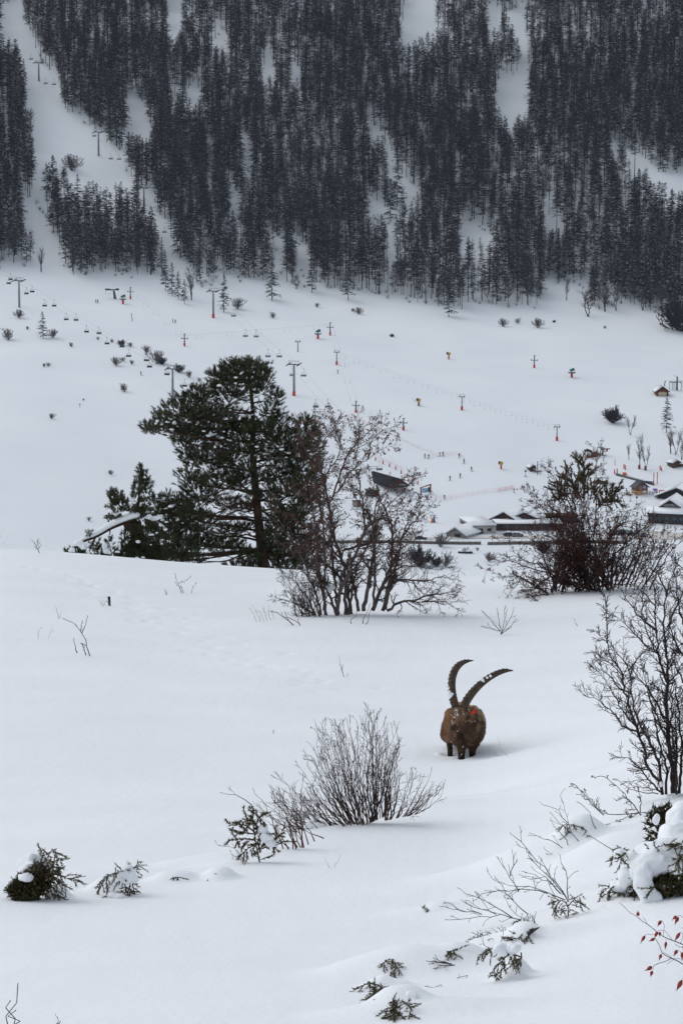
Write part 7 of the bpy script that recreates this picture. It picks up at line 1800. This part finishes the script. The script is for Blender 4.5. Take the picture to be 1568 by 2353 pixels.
# ---------------------------------------------------------------- the ibex
gi = G(1059, 1740.5); dI = hyp(gi) + .06
XI = lambda zx, zy: (933.7 + zx * .2047, 1459.0 + zy * .2047)
ui = .2047 * dI / FPX
def I(zx, zy, Y=0.0): return P(*XI(zx, zy), dI + Y)
ti = thing("ibex", "big male ibex with long ridged curved horns standing belly-deep in snow, red ear tag", "ibex", gi)
def IR(*a): return I(*a) - gi
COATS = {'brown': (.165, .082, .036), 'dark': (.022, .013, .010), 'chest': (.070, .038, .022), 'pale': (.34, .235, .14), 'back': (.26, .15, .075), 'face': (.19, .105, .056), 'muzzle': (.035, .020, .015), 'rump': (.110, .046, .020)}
BLOBS = []      # centre, radii, colour
q = TB()
def blob(c, r, col, rot=None):
    q.ell(c, r, 0, 3, 0, None, rot); BLOBS.append((np.array(c), float(np.mean(r)), COATS[col]))
def limb(pts, rad, col, col2=None):
    pts = resample(np.array(pts), 14); rr = np.interp(np.linspace(0, 1, 14), np.linspace(0, 1, len(rad)), rad); q.tube(pts, rr, 12)
    for k, (p_, r_) in enumerate(zip(pts, rr)): BLOBS.append((p_, r_, COATS[col if k < 7 or col2 is None else col2]))
rotb = Matrix.Rotation(.12, 4, 'Z')
blob(IR(632, 1010, .46), (.262, .52, .262), 'brown', rotb)       # barrel
blob(IR(645, 870, .40), (.13, .42, .125), 'back', rotb)         # back
blob(IR(735, 1060, .08), (.175, .25, .215), 'chest')            # brisket
blob(IR(795, 1010, .20), (.110, .26, .225), 'brown')            # near shoulder
blob(IR(820, 930, .12), (.045, .10, .13), 'pale')               # pale stripe behind the shoulder
blob(IR(745, 850, .28), (.085, .20, .07), 'pale')
blob(IR(478, 1050, .80), (.110, .22, .185), 'rump')               # haunch
blob(IR(440, 1080, .9), (.07, .16, .16), 'rump')
blob(IR(492, 915, .45), (.088, .22, .115), 'brown')           # flank behind the shoulder
blob(IR(640, 1150, .25), (.20, .30, .13), 'chest')              # belly
blob(IR(590, 1120, .05), (.10, .16, .16), 'chest')              # other shoulder
limb([IR(690, 1000, .05), IR(660, 920, -.08), IR(610, 850, -.30)], [.185, .145, .10], 'chest', 'face')   # neck
blob(IR(600, 880, -.40), (.082, .115, .085), 'face')            # skull
blob(IR(570, 850, -.42), (.07, .07, .055), 'face')              # brow
limb([IR(590, 900, -.44), IR(568, 955, -.54), IR(540, 1010, -.63), IR(524, 1038, -.67)], [.082, .070, .056, .044], 'face', 'muzzle')
blob(IR(523, 1036, -.68), (.048, .04, .040), 'muzzle'); blob(IR(560, 1045, -.61), (.045, .05, .038), 'face')
blob(IR(622, 960, -.45), (.052, .075, .06), 'face')             # cheek
limb([IR(566, 1060, -.61), IR(575, 1085, -.61), IR(578, 1108, -.61)], [.026, .018, .006], 'muzzle')     # beard
limb([IR(690, 868, -.36), IR(725, 830, -.34), IR(772, 796, -.32)], [.032, .030, .008], 'face')          # ear
limb([IR(520, 850, -.26), IR(500, 845, -.24), IR(485, 835, -.22)], [.028, .022, .008], 'face')
def foot(zx, zy):
    g_ = G(*XI(zx, zy)); return g_ - gi, hyp(g_) - dI
f1, y1 = foot(612, 1372); f2, y2 = foot(734, 1338); f3, y3 = foot(486, 1328); f4, y4 = foot(660, 1322)
dn = np.array([0, 0, -.12])
limb([IR(600, 1130, .02), IR(606, 1220, -.02), f1 + (0, 0, .14), f1, f1 + dn], [.11, .075, .054, .047, .045], 'chest', 'dark')
limb([IR(758, 1170, .14), IR(748, 1250, y2), f2 + (0, 0, .08), f2, f2 + dn], [.10, .066, .050, .046, .044], 'chest', 'dark')
limb([IR(470, 1110, .88), IR(476, 1230, y3 - .02), f3 + (0, 0, .1), f3, f3 + dn], [.13, .070, .046, .040, .038], 'rump', 'dark')
limb([IR(690, 1150, .95), IR(680, 1240, 1.0), f4 + (0, .35, .12), f4 + (0, .35, -.1)], [.12, .06, .04, .04], 'rump', 'dark')
me = remesh(q, .0135, 4)
me.materials.clear()
mc = bpy.data.materials.new("ibex_coat"); mc.use_nodes = True; nn = mc.node_tree; bs = nn.nodes["Principled BSDF"]; bs.inputs["Roughness"].default_value = .8; bs.inputs["Specular IOR Level"].default_value = .15
at_ = nn.nodes.new("ShaderNodeAttribute"); at_.attribute_name = "coat"
tx = nn.nodes.new("ShaderNodeTexCoord"); mp = nn.nodes.new("ShaderNodeMapping"); mp.inputs["Scale"].default_value = (1, 1, .25); nz_ = nn.nodes.new("ShaderNodeTexNoise"); nz_.inputs["Scale"].default_value = 60; nz_.inputs["Detail"].default_value = 6
nn.links.new(tx.outputs["Object"], mp.inputs[0]); nn.links.new(mp.outputs[0], nz_.inputs["Vector"])
mr = nn.nodes.new("ShaderNodeMapRange"); mr.inputs[1].default_value = .3; mr.inputs[2].default_value = .7; mr.inputs[3].default_value = .48; mr.inputs[4].default_value = 1.12; nn.links.new(nz_.outputs["Fac"], mr.inputs[0])
mx = nn.nodes.new("ShaderNodeVectorMath"); mx.operation = 'SCALE'; nn.links.new(at_.outputs["Color"], mx.inputs[0]); nn.links.new(mr.outputs[0], mx.inputs["Scale"]); nn.links.new(mx.outputs[0], bs.inputs["Base Color"])
bp2 = nn.nodes.new("ShaderNodeBump"); bp2.inputs["Strength"].default_value = .5; bp2.inputs["Distance"].default_value = .012; nn.links.new(nz_.outputs["Fac"], bp2.inputs["Height"]); nn.links.new(bp2.outputs[0], bs.inputs["Normal"])
V = np.empty(len(me.vertices) * 3); me.vertices.foreach_get("co", V); V = V.reshape(-1, 3)
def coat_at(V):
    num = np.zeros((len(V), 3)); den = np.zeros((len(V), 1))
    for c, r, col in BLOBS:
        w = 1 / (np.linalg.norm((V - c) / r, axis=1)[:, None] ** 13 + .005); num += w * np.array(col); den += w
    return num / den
Nn = np.empty(len(me.vertices) * 3); me.vertices.foreach_get("normal", Nn); Nn = Nn.reshape(-1, 3)
def surf(zx, zy):
    dv = np.array(norm(IR(zx, zy, -.2) + gi)); dlt = V + gi; lam = dlt @ dv; perp = np.linalg.norm(dlt - lam[:, None] * dv, axis=1); c_ = np.where(perp < .02)[0]
    return V[c_[np.argmin(lam[c_])]] if len(c_) else None
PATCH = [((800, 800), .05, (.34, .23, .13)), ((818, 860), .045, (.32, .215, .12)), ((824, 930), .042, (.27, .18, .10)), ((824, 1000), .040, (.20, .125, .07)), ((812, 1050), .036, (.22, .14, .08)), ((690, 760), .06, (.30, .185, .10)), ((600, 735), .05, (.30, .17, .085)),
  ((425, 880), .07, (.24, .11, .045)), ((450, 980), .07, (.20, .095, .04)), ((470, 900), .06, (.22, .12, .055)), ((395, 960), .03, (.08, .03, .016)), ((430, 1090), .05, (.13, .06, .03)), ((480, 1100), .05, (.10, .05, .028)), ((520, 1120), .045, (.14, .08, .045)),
  ((700, 930), .05, (.045, .026, .018)), ((680, 1010), .05, (.060, .036, .024)), ((740, 1060), .07, (.095, .056, .033)), ((700, 1150), .07, (.085, .050, .030)), ((780, 1120), .06, (.100, .060, .036)), ((850, 1000), .05, (.12, .065, .034)), ((860, 1080), .05, (.085, .048, .028)), ((640, 1100), .05, (.065, .040, .026)), ((700, 1240), .05, (.14, .095, .06)), ((600, 1150), .05, (.040, .024, .017)),  # dark patch at the chest centre is shadow painted into the coat colour
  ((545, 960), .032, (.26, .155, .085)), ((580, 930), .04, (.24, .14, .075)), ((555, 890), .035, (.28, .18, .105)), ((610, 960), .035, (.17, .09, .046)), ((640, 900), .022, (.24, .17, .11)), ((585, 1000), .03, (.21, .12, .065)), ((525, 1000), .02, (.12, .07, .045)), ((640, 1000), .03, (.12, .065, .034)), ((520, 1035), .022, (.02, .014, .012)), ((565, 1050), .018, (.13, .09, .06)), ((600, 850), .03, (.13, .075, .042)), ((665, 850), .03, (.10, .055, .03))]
for (zxy, r_, col) in PATCH:
    sp_ = surf(*zxy)
    if sp_ is not None: BLOBS.append((sp_, r_, col))
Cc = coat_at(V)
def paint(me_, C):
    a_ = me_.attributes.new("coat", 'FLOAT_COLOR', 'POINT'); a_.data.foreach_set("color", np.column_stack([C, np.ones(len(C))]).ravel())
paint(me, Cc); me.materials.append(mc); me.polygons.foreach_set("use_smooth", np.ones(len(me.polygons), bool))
link("body", me, ti)
# shaggy winter hair standing off the body
nr = np.random.default_rng(4); Nn = np.empty(len(me.vertices) * 3); me.vertices.foreach_get("normal", Nn); Nn = Nn.reshape(-1, 3)
ix = nr.choice(len(V), 9000); Pn, No = V[ix], Nn[ix]
ok_ = Pn[:, 2] > .12; Pn, No = Pn[ok_], No[ok_]
hd = norm_rows(No * .55 + np.array([0, .35, -.75]) + nr.normal(0, .15, No.shape)); hl = nr.uniform(.010, .024, (len(Pn), 1)) * np.where(np.linalg.norm(Pn - IR(580, 950, -.4), axis=1) < .22, .35, 1)[:, None]
wv = norm_rows(np.cross(hd, No + .01)) * .0032
TR_ = np.stack([Pn - wv, Pn + hd * hl + No * .006, Pn + wv], 1); qh = TB(); qh.tris(TR_); hm_ = qh.mesh("coat", [mc]); paint(hm_, np.repeat(Cc[ix][ok_] * nr.uniform(.7, 1.35, (len(Pn), 1)), 3, 0)); link("coat", hm_, ti)
# horns
M['horn'] = mat("ridged_horn", (.030, .019, .012), .6, (.075, .047, .027), 14, .4, 60)
M['horn_tip'] = mat("dark_horn_tip", (.035, .028, .022), .5)
M['eye'] = mat("dark_eye", (.01, .008, .006), .15, spec=.6)
M['nose'] = mat("dark_nose", (.018, .014, .013), .5)
M['tag'] = mat("red_ear_tag", (.62, .035, .02), .45)
def horn(path, rpx, ys, flip):
    n = 120; pts = np.array([IR(x, y, Y) for (x, y), Y in zip(path, ys)]); W = resample(pts, n); W = smooth1(W, 4, 0); f = np.linspace(0, 1, n)
    r_ = np.interp(f, np.linspace(0, 1, len(rpx)), rpx) * ui
    V_, T_ = [], []; S_ = 14
    nb = 17
    for i in range(n):
        tg = norm(W[min(i + 1, n - 1)] - W[max(i - 1, 0)]); view = norm(np.array([0, -1, .05])); side = norm(np.cross(tg, view)) * flip; fr_ = norm(np.cross(side, tg)) * flip
        ph = (f[i] * nb) % 1.0; knob = max(0, math.sin(ph * math.pi)) ** 1.2
        for k in range(S_):
            w = 2 * math.pi * k / S_; cx, sy = math.cos(w), math.sin(w)
            outer = max(0, cx); amp = 1 + (.30 * outer + .05) * knob * (1 if .1 < f[i] < .95 else .3) - .04
            V_.append(W[i] + r_[i] * amp * (side * cx * 1.0 + fr_ * sy * .9))
    for i in range(n - 1):
        for k in range(S_):
            k2 = (k + 1) % S_; T_ += [(i * S_ + k, i * S_ + k2, i * S_ + S_ + k), (i * S_ + k2, i * S_ + S_ + k2, i * S_ + S_ + k)]
    V_.append(W[0]); V_.append(W[-1]); c0 = n * S_
    for k in range(S_): T_ += [(c0, (k + 1) % S_, k), (c0 + 1, (n - 1) * S_ + k, (n - 1) * S_ + (k + 1) % S_)]
    mi = np.array([1 if t_[0] > (n - 7) * S_ else 0 for t_ in T_]); qq = TB(); qq.add(V_, T_, mi); return qq.build("horn", ['horn', 'horn_tip'], ti, True), W
h1, W1 = horn([(552, 830), (532, 750), (514, 660), (506, 560), (514, 470), (545, 385), (598, 325), (665, 292), (748, 283)], [46, 44, 41, 40, 40, 39, 33, 22, 4], [-.38, -.33, -.25, -.14, -.04, .08, .2, .3, .38], -1)
h2, W2 = horn([(622, 836), (655, 770), (705, 690), (765, 615), (835, 545), (915, 484), (1005, 432), (1095, 398), (1190, 396)], [46, 45, 43, 40, 37, 34, 31, 26, 6], [-.36, -.30, -.21, -.10, 0, .1, .2, .3, .38], -1)
for nm_, hh, spots in (("a", h1, [(490, 690, 27, 50), (478, 640, 14, 24), (470, 590, 8, 20), (505, 660, 22, 16), (497, 725, 16, 22)]), ("b", h2, [(842, 500, 26, 16), (858, 514, 15, 16), (900, 476, 14, 13), (938, 458, 17, 15)])):
    for (x, y, rx, rz_) in spots:
        qq = TB(); qq.ell(IR(x, y, -.31 if nm_ == "a" else -.07), (rx * ui, .025, rz_ * ui), 0, 2, .10, np.random.default_rng(x)); qq.build("snow_lump", 'snow_cap', hh, True)
for (x, y, Y) in ((640, 892, -.47), (523, 885, -.50)):
    qq = TB(); qq.ell(IR(x, y, Y), (.014, .012, .012), 0, 2); qq.build("eye", 'eye', ti, True)
qq = TB(); qq.ell(IR(517, 1030, -.715), (.030, .016, .022), 0, 2); qq.build("nose", 'nose', ti, True)
qq = TB(); qq.segs([IR(516, 1062, -.695)], [IR(560, 1070, -.655)], .005, .005); qq.build("mouth", 'nose', ti)
C_ = [IR(722, 868, -.39), IR(748, 832, -.39), IR(774, 850, -.38), IR(776, 874, -.38), IR(748, 888, -.39), IR(722, 886, -.39)]
qq = TB(); c2 = [c + np.array([0, .006, 0]) for c in C_]; n6 = 6; T_ = []
for k in range(1, 5): T_ += [(0, k, k + 1), (6, 6 + k + 1, 6 + k)]
for k in range(6): T_ += [(k, (k + 1) % 6, 6 + k), ((k + 1) % 6, 6 + (k + 1) % 6, 6 + k)]
qq.add(C_ + c2, T_); qq.build("ear_tag", 'tag', ti)
qq = TB(); rgi = random.Random(3)
for (x, y, n_) in ((545, 835, 14), (510, 890, 9), (560, 880, 7), (530, 915, 6), (500, 960, 6), (505, 985, 4), (680, 820, 3), (690, 850, 4), (640, 860, 3), (730, 980, 2), (770, 960, 2), (490, 1195, 3), (640, 1265, 4), (600, 1360, 3), (590, 1075, 3)):
    for _ in range(n_):
        c = IR(x + rgi.gauss(0, 9), y + rgi.gauss(0, 9), -.2); o_ = Vector(c + gi); dv = o_.normalized()
        # drop onto the coat: nearest body vertex along the view
        dlt = V + gi; lam = dlt @ np.array(dv); perp = np.linalg.norm(dlt - lam[:, None] * np.array(dv), axis=1); cand_ = np.where(perp < .02)[0]
        if len(cand_):
            j = cand_[np.argmin(lam[cand_])]; s_ = rgi.uniform(.0025, .0055); qq.ell(V[j] + Nn[j] * .004, (s_ * 1.2, s_ * .8, s_ * 1.4), 0, 1, .2)
qq.build("snow_flecks", 'snow_cap', ti)['kind'] = 'stuff'
# snow pushed up round the legs
for (fx, s_) in ((f1, .07), (f2, .06), (f3, .06)):
    for _ in range(5):
        a_ = rgi.uniform(0, 6.28); c_ = fx + gi; BUMPS.append((c_[0] + math.cos(a_) * .15, c_[1] + math.sin(a_) * .15, .06, .06, 0, .035 * rgi.random()))
    BUMPS.append((fx[0] + gi[0], fx[1] + gi[1], .10, .10, 0, -.05))
# ---------------------------------------------------------------- the near slope, shaped last so that the snow humps are in it
us_near = np.concatenate([np.linspace(-0.6, -0.16, 26), np.linspace(-0.155, 0.155, 400), np.linspace(0.16, 0.6, 26)])
ds_near = np.concatenate([np.exp(np.linspace(math.log(1.5), math.log(8), 40))[:-1], np.linspace(8, 25, 400)[:-1], np.exp(np.linspace(math.log(25), math.log(112), 300))])
sheet("snowy_hillside", us_near, ds_near, 'snow')
